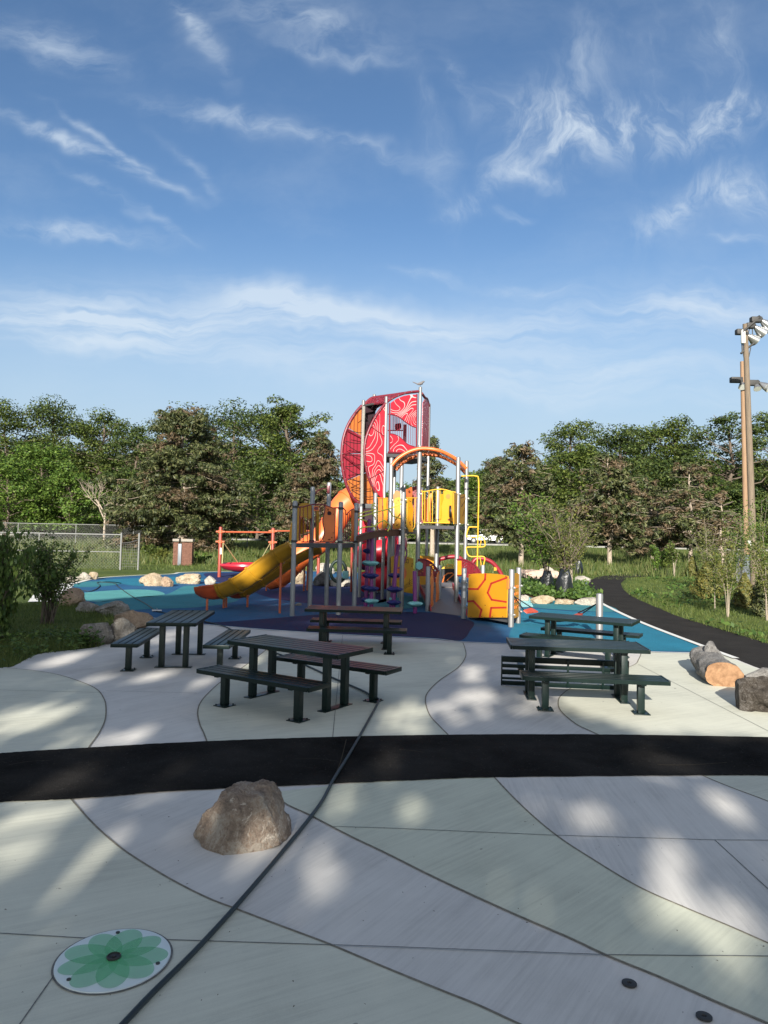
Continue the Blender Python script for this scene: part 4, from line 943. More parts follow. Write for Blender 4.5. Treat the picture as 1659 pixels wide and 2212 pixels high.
def rope(pts, r=.012): frame(MD, zT, pts, r, ROPE, 'climbing_rope', k=5, n=6)
for p in ([(250, 810), (420, 845), (500, 830), (600, 735)], [(210, 980), (420, 1012), (520, 955)], [(185, 990), (300, 1080), (420, 1150)], [(205, 1195), (330, 1195), (470, 1215)], [(205, 1372), (340, 1360), (500, 1330)],
          [(215, 1385), (330, 1460), (450, 1500)], [(240, 1555), (400, 1592), (560, 1588)], [(255, 1600), (380, 1680), (480, 1720)], [(300, 1730), (400, 1790), (480, 1815)], [(310, 1720), (480, 1755), (620, 1745)],
          [(480, 1810), (560, 1840), (640, 1830)], [(240, 1580), (330, 1530), (470, 1470)], [(510, 590), (560, 660), (600, 720)], [(360, 545), (420, 500), (490, 470)]): rope(p)
frame(MD, zT, [(495, 440), (480, 900), (470, 1300), (465, 1940)], .055, mat('pale_rope', (0.27, 0.25, 0.22), .8, .2, var=.3, vscale=30), 'rope_wrapped_pole', k=5)
bars(MD, zT, (535, 548), 680, 900, .012, DARK, 'net_bar')
# barrel roof strip between the two discs
fr = AF[54:]; bkt = [(495, 425), (540, 374), (620, 312), (760, 288), (950, 262), (1150, 232), (1340, 210)]; bk3 = smooth_path([BKP.at(zT(*p)) for p in bkt], 5); nb_ = len(fr)
def resamp(P_, n):
    out = []
    for i in range(n): f = i / (n - 1) * (len(P_) - 1); j = min(len(P_) - 2, int(f)); out.append(P_[j].lerp(P_[j + 1], f - j))
    return out
bk3 = resamp(bk3, nb_); rows = [fr, [a.lerp(b, .5) for a, b in zip(fr, bk3)], bk3]
mb = MB(); mb.loft(rows); mb.loft([[p - Vector((0, 0, .03)) for p in r_] for r_ in rows]); rf = mb.build('barrel_roof', PERF_R, PS, sharp=80)
mb = MB(); mb.tube(bk3, .05, 10); mb.build('barrel_rim', MAROON, PS)
panel(BKP.off(.09), zT, [(512, 445), (640, 415), (830, 392), (700, 470), (615, 630), (570, 740), (512, 800)], DARK, name='barrel_inner_shade')  # dark sheet standing in for the shade inside the barrel
frame(MD, zT, [(490, 432), (640, 405), (800, 385)], .04, IRON, 'barrel_frame')
bx = W(zT(545, 1985), 26.0); mb = MB(); mb.box((bx.x, bx.y, bx.z), (.62, .9, .16), bevel=.01); mb.build('entry_step', DECKM, PS)
# column of dark net under the barrel
panel(Plane((P1.x - .3, 25.6), (P1.x + 1, 25.6)), zC, [(330, 395), (470, 395), (475, 600), (320, 590)], DARK, name='entry_wall')
# big orange wave panels around the core, in shade and light
KF = Plane((Fp.x, Fp.y + .1), (K.x, K.y + .1))
panel(KF, zC, [(585, 212), (640, 212), (640, 715), (600, 730), (578, 690)], ORSUN); panel(KF.off(.05), zC, [(660, 218), (728, 215), (715, 320), (722, 480), (708, 700), (690, 725), (655, 725), (670, 500)], YELP)
frame(KF.off(.03), zC, [(560, 208), (735, 212), (722, 690), (700, 735), (600, 738), (580, 690), (590, 215)], .015, ORSUN); bars(KF, zC, (610, 640, 672), 215, 730, .011, ORSUN)
GK = Plane((Gp.x - .9, Gp.y + .75), (Gp.x, Gp.y + .55))
panel(GK, zC, [(838, 260), (870, 215), (910, 200), (955, 205), (955, 690), (930, 722), (860, 722), (838, 690), (865, 560), (850, 430), (845, 330)], YELP, extra=(HOLE, [ell(893, 673, 10, 20, rot=30), ell(925, 650, 7, 14), ell(915, 255, 6, 14), ell(880, 300, 5, 8)]))
panel(GK.off(-.5), zC, [(832, 180), (850, 110), (890, 88), (930, 100), (955, 140), (955, 205), (880, 215), (835, 300)], ORPAN)
panel(GK.off(-.02 if GK.n.y > 0 else -.02), zC, [(822, 640), (955, 640), (955, 740), (822, 740)], ORPAN)
GS = Plane(Gp, S_)
panel(GS, zC, [(1062, 215), (1150, 212), (1140, 300), (1172, 400), (1150, 600), (1160, 690), (1145, 728), (1080, 728), (1060, 690)], YELP, extra=(HOLE, [ell(1105, 625, 9, 20, rot=25), ell(1112, 660, 10, 18, rot=-20), ell(1115, 270, 12, 9), ell(1100, 380, 5, 7), ell(1095, 260, 6, 6)]))
frame(GS, zC, [(1045, 208), (1232, 214)], .015, YELB); frame(GS, zC, [(1200, 214), (1192, 700), (1165, 735), (1085, 735), (1060, 700), (1064, 212)], .014, YELB)
panel(GS, zC, [(1088, 740), (1160, 740), (1160, 785), (1088, 785)], YELP, name='step_bracket')
panel(GS.off(-1.2 if GS.n.y > 0 else -1.2), zC, [(1048, 70), (1140, 28), (1150, 100), (1145, 205), (1060, 205)], ORANGE, extra=(HOLE, [ell(1097, 108, 20, 28, rot=-15), ell(1080, 62, 7, 8)]))
bk_ = Plane((S_.x - .4, 24.8), (R2.x, 24.8))
panel(bk_, zC, [(1155, 30), (1220, 10), (1310, 60), (1330, 250), (1330, 640), (1180, 640), (1155, 300)], PERF_R); bars(bk_.off(.1), zC, (1350, 1385, 1420, 1455), 200, 640, .014, ORSUN)
panel(bk_, zC, [(1340, 330), (1460, 130), (1490, 130), (1420, 600), (1350, 620)], ORSUN)
SR = Plane(S_, R1)
frame(SR, zC, [(1300, 95), (1345, 105), (1400, 100), (1450, 88), (1500, 76), (1560, 70), (1640, 72)], .017, YELB)
frame(SR, z4, [(704, 130), (702, 350), (712, 385), (945, 390)], .017, YELB); bars(SR, z4, (722, 757, 785, 818, 848), 122, 388, .012, YELB)
frame(SR, z4, [(800, 112), (850, 108), (900, 115), (940, 128), (985, 135)], .017, YELB, k=3)
panel(SR, z4, [(876, 122), (910, 118), (955, 132), (953, 375), (935, 388), (848, 388), (868, 330), (862, 250), (880, 190)], YELP, extra=(HOLE, [ell(922, 362, 8, 9), ell(938, 340, 5, 6), ell(945, 378, 6, 5)]))
panel(SR.off(.004), z4, ell(917, 168, 19, 20), ORSUN, th=.026, name='panel_badge')
RR = Plane(R1, R2)
panel(RR, z4, [(962, 140), (985, 140), (1000, 150), (1000, 395), (962, 398)], YELP); panel(RR, z4, [(1012, 150), (1058, 150), (1050, 395), (1005, 398)], YELP, extra=(HOLE, [[(1015, 180), (1050, 165), (1051, 170), (1016, 186)], [(1020, 250), (1052, 200), (1054, 205), (1024, 256)], [(1030, 330), (1050, 260), (1053, 262), (1034, 334)]]))
mb = MB(); q = RR.at(z4(962, 290)); mb.tube([(q.x - .1, q.y + .3, q.z), (q.x - .05, q.y + .3, q.z)], .17, 20); mb.build('steering_wheel', BLACKP, PS)
panel(Plane((BK.x, BK.y), (R2.x, R2.y)), z4, [(850, 150), (960, 140), (962, 385), (840, 385)], YELP)
# orange shade roof over the middle deck
rp = [(536, 745), (575, 700), (630, 660), (690, 632), (755, 617), (820, 618), (890, 630), (960, 658), (1040, 705), (1108, 770)]
RFf = smooth_path([W(z2(*p), 22.35 + .4 * max(0, (p[0] - 900) / 200)) for p in rp], 4); back = Vector((.15, 1.55, -.02))
mb = MB(); mb.loft([RFf, [p + back for p in RFf]]); roof = mb.build('roof', PERF_O, PS, sharp=80)
mb = MB(); mb.tube(RFf, .055, 10); mb.build('roof_rim', ORANGE, roof); mb = MB(); mb.tube([p + back for p in RFf], .05, 10); mb.build('roof_rim', ORPAN, roof)
# bridge with lime hand rails
br = [W(zC(228, 862), 20.5), W(zC(400, 800), 20.8), W(zC(600, 762), 21.2), W(zC(780, 748), 21.6), W(zC(960, 746), 22.0)]
BR = smooth_path(br, 8); back = Vector((-.15, 1.1, 0)); mb = MB()
for i in range(len(BR) - 1):
    a, b = BR[i], BR[i + 1]; b2 = a.lerp(b, .86); up_ = Vector((0, 0, .05))
    q = [a, b2, b2 + back, a + back]; mb.add([p - up_ for p in q] + q, [[0, 1, 2, 3], [4, 7, 6, 5], [0, 4, 5, 1], [1, 5, 6, 2], [2, 6, 7, 3], [3, 7, 4, 0]])
bridge = mb.build('bridge', BROWNB, PS)
for o_ in (Vector((0, -.01, -.05)), back + Vector((0, 0, -.05))):
    mb = MB(); mb.loft([[p + o_ for p in BR], [p + o_ + Vector((0, 0, -.14)) for p in BR]]); mb.build('side_beam', BROWNB, bridge)
RB = Plane((br[0].x, br[0].y - .05), (br[-1].x, br[-1].y - .05)); RB2 = Plane((br[0].x, br[0].y + .95), (br[-1].x, br[-1].y + .95))
def rail(pl_, pts, r=.019):
    mb = MB(); mb.tube(smooth_path([pl_.at(zC(*p)) for p in pts], 5), r, 8); mb.build('handrail', LIME, bridge)
rail(RB, [(248, 524), (320, 518), (490, 470), (620, 432), (750, 400), (860, 355), (930, 322), (985, 312)]); rail(RB2, [(248, 480), (330, 455), (470, 424), (515, 408)])
rail(RB2, [(520, 290), (518, 312), (478, 318), (470, 400), (500, 412), (535, 398), (538, 362), (500, 340), (480, 340)], .016); rail(RB2, [(478, 430), (490, 500), (525, 540), (528, 582)], .016)
rail(RB, [(758, 405), (790, 460), (820, 512), (880, 535), (960, 562)]); rail(RB2, [(245, 690), (252, 600), (300, 578), (400, 620), (500, 680), (530, 710), (540, 755)])
rail(RB, [(246, 785), (270, 740), (310, 712), (400, 700), (500, 690), (600, 625), (670, 592), (740, 640), (772, 690), (735, 775)])
q = RB.at(zC(985, 315)); mb = MB(); mb.box((q.x, q.y, q.z), (.07, .03, .19), bevel=.01); mb.build('rail_plate', LIME, bridge)
# yellow pipe climber on the right
PC = Plane((R2.x + .05, R2.y - 1.0), (R2.x + 1.2, R2.y - 1.2))
def pipe(pts, k=3, r=.021): frame(PC, z2, pts, r, YELB, 'pipe_climber', k=k)
pipe([(1072, 829), (1150, 826), (1185, 830), (1203, 850), (1204, 1000), (1198, 1300), (1193, 1525)]); pipe([(1195, 1222), (1140, 1222), (1125, 1232), (1110, 1290), (1130, 1298), (1196, 1300)])
pipe([(1196, 1298), (1235, 1300), (1252, 1340), (1248, 1372), (1196, 1376)]); pipe([(1196, 1376), (1118, 1378), (1108, 1392), (1130, 1446), (1195, 1450)]); pipe([(1195, 1450), (1235, 1450), (1252, 1465), (1240, 1520)])
pipe([(1218, 1300), (1222, 1340), (1210, 1376)], r=.014); pipe([(1214, 1450), (1222, 1500), (1224, 1525)], r=.014)
def clamp(P_, zs, r):
    for z in zs:
        mb = MB(); mb.tube([(P_.x, P_.y, z - .03), (P_.x, P_.y, z + .03)], r, 14); mb.box((P_.x + r * .9, P_.y - r * .5, z), (.05, .05, .04), bevel=.006); mb.build('clamp', IRON if r < .075 and P_ in (A, B, C_, D, E_) else GALV, PS)
for P_, zs in ((A, (zd + .05, zd + .95)), (B, (zd + .05, zd + .95)), (C_, (zd + .05, zd + .9)), (D, (zd + .05,))): clamp(P_, zs, .074)
for P_, zs in ((S_, (MID + .06, MID + .95)), (R1, (MID + .06, MID + .95)), (R2, (MID + .06, MID + .9)), (Gp, (2.36, 3.2)), (K, (2.4, 3.25)), (Q3, (.3, .95)), (Q5, (.3, .95)), (Q6, (.3, .95))): clamp(P_, zs, .079)
for P_, l_ in [(AF[i], .062) for i in range(3, 79, 5)] + [(AB_[i], .072) for i in range(2, len(AB_), 4)]: MB().tube([P_ + FR.n * .03, P_ + FR.n * l_], .017, 6).build('bolt', GALV, PS)
# ramp, kerbs and perforated wings
ra = [G(z2(832, 1880)), G(z2(1108, 1915)), W(z2(1000, 1690), 24.2), W(z2(740, 1690), 24.2)]
ra[0].z = ra[1].z = .02
mb = MB(); mb.prism([p - Vector((0, 0, .08)) for p in ra], (0, 0, .08)); mb.build('ramp', mat('ramp_coating', (0.15, 0.14, 0.14), 0.55, 0.4, var=0.15, vscale=40, bump=.3), PS)
for a, b in ((ra[0], ra[3]), (ra[1], ra[2])):
    mb = MB(); d_ = (b - a); mb.prism([a + Vector((0, 0, .015)), b + Vector((0, 0, .015)), b + Vector((0, 0, .16)), a + d_ * .03 + Vector((0, 0, .15))], (.03, 0, 0)); mb.build('ramp_kerb', mat('kerb_red', (0.34, 0.02, 0.025), .45, .4), PS)
mb = MB()
for f0, f1 in (((.3, .35), (.85, .55)), ((.3, .55), (.9, .75)), ((.15, .2), (.7, .32))):
    def rp_(f): return ra[0].lerp(ra[3], f[1]).lerp(ra[1].lerp(ra[2], f[1]), f[0]) + Vector((0, 0, .004))
    a, b = rp_(f0), rp_(f1); n_ = Vector((-(b - a).y, (b - a).x, 0)).normalized() * .012; mb.add([a + n_, b + n_, b - n_, a - n_], [[0, 1, 2, 3]])
mb.build('ramp_seam', GALV, PS)
rb = [Vector((ra[3].x - .3, 24.25, .40)), Vector((ra[2].x + .8, 24.25, .40)), Vector((ra[2].x + .8, 26.3, .40)), Vector((ra[3].x - .3, 26.3, .40))]
mb = MB(); mb.prism(rb, (0, 0, .09)); mb.build('deck', mat('ramp_deck', (0.17, 0.15, 0.14), 0.55, 0.4, var=0.15), PS)
WL = Plane((S_.x + .02, S_.y - .1), (Q2.x - .02, Q2.y - .1))
frame(WL, z2, [(735, 1475), (780, 1472), (830, 1490), (870, 1530), (903, 1580)], .025, MAROON, 'wing_rail', k=3); panel(WL, z2, [(738, 1478), (780, 1476), (828, 1494), (866, 1532), (890, 1566), (884, 1655), (850, 1640), (830, 1605), (735, 1600)], PERF_R, name='wing_panel')
panel(WL.off(.03), z2, [(776, 1480), (826, 1494), (824, 1600), (776, 1600)], CORR_R, name='wing_panel')
mb = MB(); q = WL.off(.06).at(z2(742, 1520)); mb.tube([(q.x, q.y, q.z), (q.x + .02, q.y - .04, q.z)], .13, 6); mb.build('bubble_window', PODA, PS)
WR = Plane((R1.x + .03, R1.y - .08), (Q4.x, Q4.y - .08))
frame(WR, z2, [(1036, 1474), (1080, 1472), (1130, 1488), (1180, 1520), (1225, 1580)], .025, MAROON, 'wing_rail', k=3); panel(WR, z2, [(1040, 1478), (1080, 1476), (1128, 1492), (1178, 1524), (1215, 1570), (1210, 1640), (1150, 1620), (1075, 1600), (1040, 1600)], PERF_R, name='wing_panel')
panel(WR.off(.02), z2, [(1042, 1482), (1070, 1482), (1070, 1590), (1042, 1590)], YELP, name='wing_panel')
QW = Plane((Q1.x, Q1.y - .05), (Q2.x, Q2.y - .05))
panel(QW, z2, [(838, 1620), (848, 1560), (856, 1640), (850, 1760), (856, 1845), (835, 1850), (838, 1740)], ORSUN, name='wave_panel'); panel(QW, z2, [(884, 1590), (900, 1560), (893, 1650), (898, 1720), (892, 1838), (872, 1842), (880, 1720), (874, 1650)], ORSUN, name='wave_panel')
# yellow panel with red lattice on the near right
YP = Plane((Q3.x + .07, Q3.y - .075), (Q5.x - .08, Q5.y - .06))
STR = mat('red_stripe', (0.42, 0.022, 0.018), 0.5, 0.4)
def strip(pts, w):
    out = []
    for a, b in zip(pts, pts[1:]):
        a, b = Vector((a[0], a[1])), Vector((b[0], b[1])); d_ = (b - a).normalized(); n_ = Vector((-d_.y, d_.x)) * w / 2; a2, b2 = a - d_ * w * .32, b + d_ * w * .32
        out.append([tuple(a2 + n_), tuple(b2 + n_), tuple(b2 - n_), tuple(a2 - n_)])
    return out
pl_pts = [(610, 495), (700, 485), (800, 482), (900, 484), (1000, 492), (1080, 503), (1138, 518), (1120, 1078), (593, 1078)]
st = strip([(838, 492), (833, 565), (735, 695), (612, 692)], 24) + strip([(1128, 540), (915, 620), (868, 745), (922, 838), (1118, 868)], 24) + strip([(606, 862), (675, 856), (785, 975), (760, 1070)], 24) + strip([(1116, 943), (915, 948), (898, 1070)], 24)
scr = [ell(625, 511, 7, 6, 8), ell(1112, 522, 7, 6, 8), ell(642, 1064, 7, 6, 8), ell(786, 1066, 7, 6, 8), ell(928, 1067, 7, 6, 8), ell(1070, 1068, 7, 6, 8), ell(833, 914, 6, 6, 8)]
YBIG = mat('yellow_play_panel', (0.56, 0.25, 0.011), 0.40, 0.45, var=0.06, vscale=1.5)
panel(YP, zR, pl_pts, YBIG, th=.03, name='lattice_panel', extra=(STR, st)); panel(YP.off(.002), zR, scr[0], HOLE, th=.034, name='bolt')
for s in scr[1:]: panel(YP.off(.002), zR, s, HOLE, th=.034, name='bolt')
panel(YP.off(.004), zR, [(1125, 560), (1145, 555), (1140, 690), (1122, 700)], ORSUN, name='pivot_knob', th=.04)
YQ = Plane((Q5.x + .07, Q5.y + .05), (Q6.x - .06, Q6.y - .05))
mb = MB(); zt0 = W(zR(1200, 500), 18.2).z; zt1 = W(zR(1262, 475), 18.7).z; zb0 = .18
a, b = Vector((Q5.x + .02, Q5.y + .08, 0)), Vector((Q6.x - .02, Q6.y - .06, 0))
mb.prism([Vector((a.x, a.y, zb0)), Vector((b.x, b.y, zb0)), Vector((b.x, b.y, zt1 - .04)), b.lerp(a, .25) + Vector((0, 0, zt1)), a.lerp(b, .3) + Vector((0, 0, zt0 + .02)), Vector((a.x, a.y, zt0 - .06))], (.025, 0, 0)); mb.build('lattice_panel', YELP, PS)
mb = MB()
for f in (.25, .5, .72):
    for z in (.45, .6, .78, .95): q = a.lerp(b, f); mb.box((q.x + .03, q.y, z), (.012, .09, .06), bevel=.003)
mb.build('relief_pieces', ORSUN, PS)
mb = MB(); mb.prism([(YP.at(zR(600, 1078)).x, YP.at(zR(600, 1078)).y + .08, .10), (Q5.x - .08, Q5.y + .1, .10), (Q6.x, Q6.y, .10), (Q4.x, Q4.y, .10)], (0, 0, .06)); mb.build('deck', DECKM, PS)
# musical panels in the core
MP = Plane((W(zC(800, 1500), 23.4).x, 23.2), (W(zC(1170, 1500), 23.9).x, 23.7))
NOTE = mat('panel_print', (0.09, 0.04, 0.015), 0.6, 0.3)
notes = [ell(1042, 1302, 10, 8, 10), ell(1072, 1308, 10, 8, 10), [(1046, 1245), (1080, 1245), (1080, 1256), (1046, 1256)], [(1046, 1245), (1052, 1245), (1052, 1300), (1046, 1300)], [(1075, 1245), (1081, 1245), (1081, 1306), (1075, 1306)],
         ell(1136, 1368, 8, 7, 10), [(1138, 1310), (1143, 1310), (1143, 1368), (1138, 1368)], [(1138, 1310), (1152, 1318), (1150, 1326), (1138, 1320)], ell(1098, 1660, 9, 8, 10), [(1098, 1570), (1104, 1570), (1104, 1660), (1098, 1660)]]
for j in range(4):
    c = [(1010 + 8 * i, 1700 + j * 18 - 26 * math.sin(i / 17 * 2.6) - i * 2 - (i / 17) ** 2 * 70 * (1 - j * .25)) for i in range(18)]
    notes.append([(x, y - 3) for x, y in c] + [(x, y + 3) for x, y in c[::-1]])
panel(MP, zC, [(795, 1200), (850, 1184), (900, 1188), (1020, 1190), (1170, 1235), (1165, 1830), (1000, 1800), (800, 1700)], mat('music_panel_yellow', (0.66, 0.34, 0.02), .45, .4, var=.05), th=.03, name='music_panel', extra=(NOTE, notes))
panel(MP.off(.006), zC, [p for p in ell(960, 1480, 92, 125, 30)], ORANGE, th=.03, name='music_disc')
MP2 = Plane((W(zC(1200, 1400), 25.0).x, 24.9), (W(zC(1510, 1400), 25.0).x, 25.2))
panel(MP2, zC, [(1250, 1190), (1330, 1185), (1430, 1192), (1512, 1210), (1500, 1740), (1250, 1740)], YELP, th=.03, name='music_panel'); panel(MP2.off(.006), zC, ell(1385, 1290, 70, 75, 26), ORSUN, th=.03, name='music_disc')
add_post('m1', zC(1560, 1145), 24.3, GALV, .066)
# sling between the yellow panel end and a bollard
t = thing('bollard', 'grey steel bollard standing alone on blue rubber, tied to the sling belt', 'bollard', tuple(G(z6(748, 1460))))
gB = G(z6(748, 1460)); tB = W(z6(745, 1212), gB.y); MB().post(gB.x, gB.y, 0, tB.z, .076, 20).build('post', GALV, t)
t = thing('sling_belt', 'low black belt slung between two posts on red end pads', 'balance belt', (gB.x - 1, gB.y, 0))
p0 = W(zBed(185, 835), 18.1); p1 = [W(zBed(292, 985), 18.3), W(zBed(380, 960), 18.75), W(zBed(455, 1000), 18.75), W(zBed(330, 1012), 18.3)]
mb = MB(); mb.prism(p1, (0, 0, -.035)); mb.build('end_pad', mat('sling_red', (0.46, 0.07, 0.035), .5, .4), t)
for q in p1[:2]: MB().tube([p0, p0.lerp(q, .3), q], .014, 8).build('strap', BLACKP, t)
p2 = [W(zBed(840, 1045), 18.0), W(zBed(905, 1020), 18.2), W(zBed(960, 1022), 18.0), W(zBed(945, 1050), 17.7)]
mb = MB(); mb.prism(p2, (0, 0, -.035)); mb.build('end_pad', bpy.data.materials['sling_red'], t)
pb = Vector((gB.x - .07, gB.y, W(zBed(1080, 920), gB.y).z))
for q in (p2[1], p2[2]): MB().tube([pb, pb.lerp(q, .5), q], .014, 8).build('strap', BLACKP, t)
MB().tube([pb, pb + Vector((.08, 0, 0))], .018, 8).build('eye_bolt', IRON, t)
m0, m1 = (p1[2] + p1[3]) / 2, (p2[0] + p2[3]) / 2; bl = [m0.lerp(m1, f) - Vector((0, 0, .14 * math.sin(f * math.pi))) for f in [i / 12 for i in range(13)]]
mb = MB(); mb.loft([[q + Vector((0, -.16, -.02)) for q in bl], [q + Vector((0, .16, -.02)) for q in bl]]); mb.loft([[q + Vector((0, -.16, -.045)) for q in bl], [q + Vector((0, .16, -.045)) for q in bl]]); mb.build('belt', BLACKP, t)
# pod climbers
def pods(label, zpts, d, lean_top, discs, hook=False):
    base = W(zpts[0], d); t = thing('pod_climber', label, 'pod climber', (base.x, d, 0), 0, 'purple pod climbers')
    b0 = Vector((base.x, d, 0)); tp = W(zpts[1], d + lean_top)
    MB().tube([b0, b0.lerp(tp, .985), tp], [.055, .055, .045], 12).build('pole', PURPLE, t)
    for x, y, w, m_ in discs:
        c = W(zC(x, y), d); f = c.z / tp.z; c = b0.lerp(tp, f); k = w / 2 / 7.813 * c.y / F
        rows = []; n = 30
        for r_, z in ((.06, .075), (.30, .055), (.75, .035), (1.0, .0), (.93, -.03), (.6, -.065), (.2, -.10), (.05, -.10)):
            rows.append([(c.x + k * r_ * math.cos(2 * math.pi * i / n) * (1 + .06 * math.cos(5 * 2 * math.pi * i / n)), c.y + k * r_ * math.sin(2 * math.pi * i / n) * (1 + .06 * math.cos(5 * 2 * math.pi * i / n)), c.z + z + .012 * math.cos(5 * 2 * math.pi * i / n) * r_) for i in range(n)])
        MB().loft(rows, True).build('pod_step', m_, t, sharp=60)
    if hook:
        q = [tp + Vector((.04, 0, -.03)), tp + Vector((.20, 0, -.08)), tp + Vector((.26, 0, -.26)), tp + Vector((.16, 0, -.62)), tp + Vector((.0, 0, -.72))]
        mb = MB(); mb.tube(smooth_path(q, 4), .02, 8); mb.build('grab_loop', PURPLE, t)
    return t
pods('tallest purple pole with stacked disc steps, rearmost of the twin poles', (zC(360, 2060), zC(428, 570)), 21.6, .1, [(372, 1100, 185, PODN), (355, 1300, 200, PODA), (355, 1510, 170, PODN), (350, 1720, 200, PODN), (345, 1925, 165, PODN)])
pods('purple pole with aqua and navy disc steps, in front of the tallest one', (zC(460, 2070), zC(472, 770)), 21.0, .1, [(482, 1312, 238, PODA), (487, 1522, 240, PODN), (480, 1740, 250, PODN), (475, 1950, 245, PODA)])
pods('leaning purple pole with a looped grab handle at its top', (zC(790, 1990), zC(915, 995)), 22.2, .1, [(820, 1515, 240, PODN), (780, 1730, 190, PODN), (740, 1915, 100, PODA)], True)
pods('short slanting purple pole beside the looped one, navy steps', (zC(828, 2050), zC(880, 1190)), 21.2, .05, [(830, 1750, 285, PODN), (828, 1970, 250, PODN)])
pods('lone low purple stub with a single aqua disc step before the ramp', (zC(1200, 2070), zC(1190, 1445)), 20.6, 0, [(1200, 1995, 262, PODA)])
# red arched climber beyond the ramp
pA = Plane((0, 30.5), (1, 30.5)); t = thing('arch_climber', 'low maroon arches with a black mat and yellow bars behind the ramp', 'climber', (3.5, 30.5, 0))
for pts in ([(893, 1640), (893, 1490), (940, 1462), (1010, 1450), (1060, 1462), (1120, 1520), (1180, 1600)], [(1120, 1600), (1170, 1480), (1230, 1466), (1300, 1490), (1350, 1540), (1385, 1600), (1392, 1640)]):
    mb = MB(); mb.tube(smooth_path([pA.at(z2(*p)) for p in pts], 5), .085, 12); mb.build('arch', mat('arch_red', (0.24, 0.012, 0.02), .4, .5) if 'arch_red' not in bpy.data.materials else bpy.data.materials['arch_red'], t)
def tpanel(par, plane, zf, pts, m_, name, th=.05):
    P = [plane.at(zf(*p)) for p in pts]; mb = MB(); mb.prism([p - plane.n * th / 2 for p in P], plane.n * th); return mb.build(name, m_, par)
tpanel(t, pA.off(.1), z2, [(925, 1540), (1030, 1545), (1060, 1660), (915, 1660)], BLACKP, 'mat'); tpanel(t, pA.off(.15), z2, [(915, 1545), (935, 1528), (1000, 1525), (1015, 1542)], YELB, 'cream_lip')
tpanel(t, pA.off(.15), z2, [(918, 1662), (1060, 1662), (1060, 1690), (918, 1690)], YELB, 'base_step')
for pts in ([(925, 1655), (940, 1600), (965, 1580), (1000, 1578), (1015, 1585), (930, 1658), (1060, 1656)], [(955, 1530), (962, 1512), (1005, 1515), (1008, 1530)]):
    mb = MB(); mb.tube([pA.off(.2).at(z2(*p)) for p in pts], .03, 8); mb.build('bar', ORSUN if len(pts) > 5 else YELB, t)
tpanel(t, pA.off(.1), z2, [(1322, 1530), (1340, 1535), (1345, 1555), (1322, 1560)], YELP, 'flag_plate')
# basket swing
gS = G(z3(318, 910)); t = thing('swing_frame', 'rust red swing frame with orange collars beyond the slide', 'swing frame', (gS.x, gS.y, 0))
s0 = W(z3(328, 455), gS.y); y2 = gS.y + 1.2; s1_ = W(z3(800, 465), y2); y3 = y2 + 1.6; s2_ = W(z3(1215, 470), y3)
for p in (s0, s1_, s2_): MB().post(p.x, p.y, 0, p.z, .078).build('post', REDFR, t)
ORC = mat('collar_orange', (0.46, 0.11, 0.045), .4, .5)
for p, (zz, q) in ((s0, (z3(325, 500), 0)), (s1_, (z3(798, 495), 0)), (s0, (z3(325, 590), 0)), (s1_, (z3(798, 595), 0)), (s2_, (z3(1210, 492), 0))):
    c = W(zz, p.y); mb = MB(); mb.tube([(p.x, p.y, c.z - .07), (p.x, p.y, c.z + .07)], .108, 14); mb.tube([(p.x - .2, p.y - .02, c.z), (p.x + .2, p.y - .02, c.z)], .045, 8); mb.build('collar', ORC, t)
b0, b1, b2 = W(z3(330, 502), s0.y), W(z3(798, 506), s1_.y), W(z3(1215, 492), s2_.y)
MB().tube([b0, b1], .04, 12).build('beam', ORC, t); MB().tube([b1 + Vector((0, 0, .06)), b2], .04, 12).build('beam', ORC, t)
p = s0; pl_ = Plane((p.x, p.y - .081), (p.x + 1, p.y - .081)); mb = MB(); mb.prism([pl_.at(z3(*q)) for q in ((322, 645), (335, 645), (335, 702), (322, 702))], (0, .006, 0)); mb.build('sticker', WHITEL, t)
cB = W(z3(562, 812), 34.2); t = thing('basket_swing', 'round red basket swing hanging on yellow chains', 'swing', (cB.x, cB.y, cB.z - .1))
prof = [(.02, -.16), (.55, -.17), (1.0, -.06), (1.16, .10), (1.24, .13), (1.26, .05), (1.08, -.12), (.6, -.24), (.02, -.24)]
mb = MB(); mb.lathe([(r_ * .98, z) for r_, z in prof], (cB.x, cB.y, cB.z), 40); mb.build('basket', REDPL, t)
for a_, b_ in (((350, 595), (-.85, -.5)), ((350, 595), (-.5, .85)), ((775, 600), (.55, -.85)), ((775, 600), (.85, .5))):
    yy_ = s0.y if a_[0] < 500 else s1_.y; q = W(z3(*a_), yy_); MB().tube([q, (cB.x + b_[0] * 1.2, cB.y + b_[1] * 1.1, cB.z + .13)], .020, 8).build('chain', CHAIN, t)
# small round spinner by the far rocks
c = W(z3(1385, 855), 27.2); t = thing('cup_spinner', 'small dark green ring spinner with teal seat among rocks', 'spinner', (c.x, c.y, 0))
mb = MB(); pts = [Vector((c.x + .28 * math.cos(a_), c.y, c.z + .38 * math.sin(a_))) for a_ in [2 * math.pi * k / 28 for k in range(28)]]; mb.tube(pts, .06, 10, True); mb.build('ring', mat('spinner_green', (0.012, 0.028, 0.022), .5, .4), t)
mb = MB(); mb.box((c.x + .28, c.y - .05, c.z - .12), (.22, .3, .28), bevel=.04); mb.build('seat', PODA, t); mb = MB(); mb.tube([(c.x, c.y, 0), (c.x, c.y, c.z)], .05, 8); mb.build('stem', IRON, t)
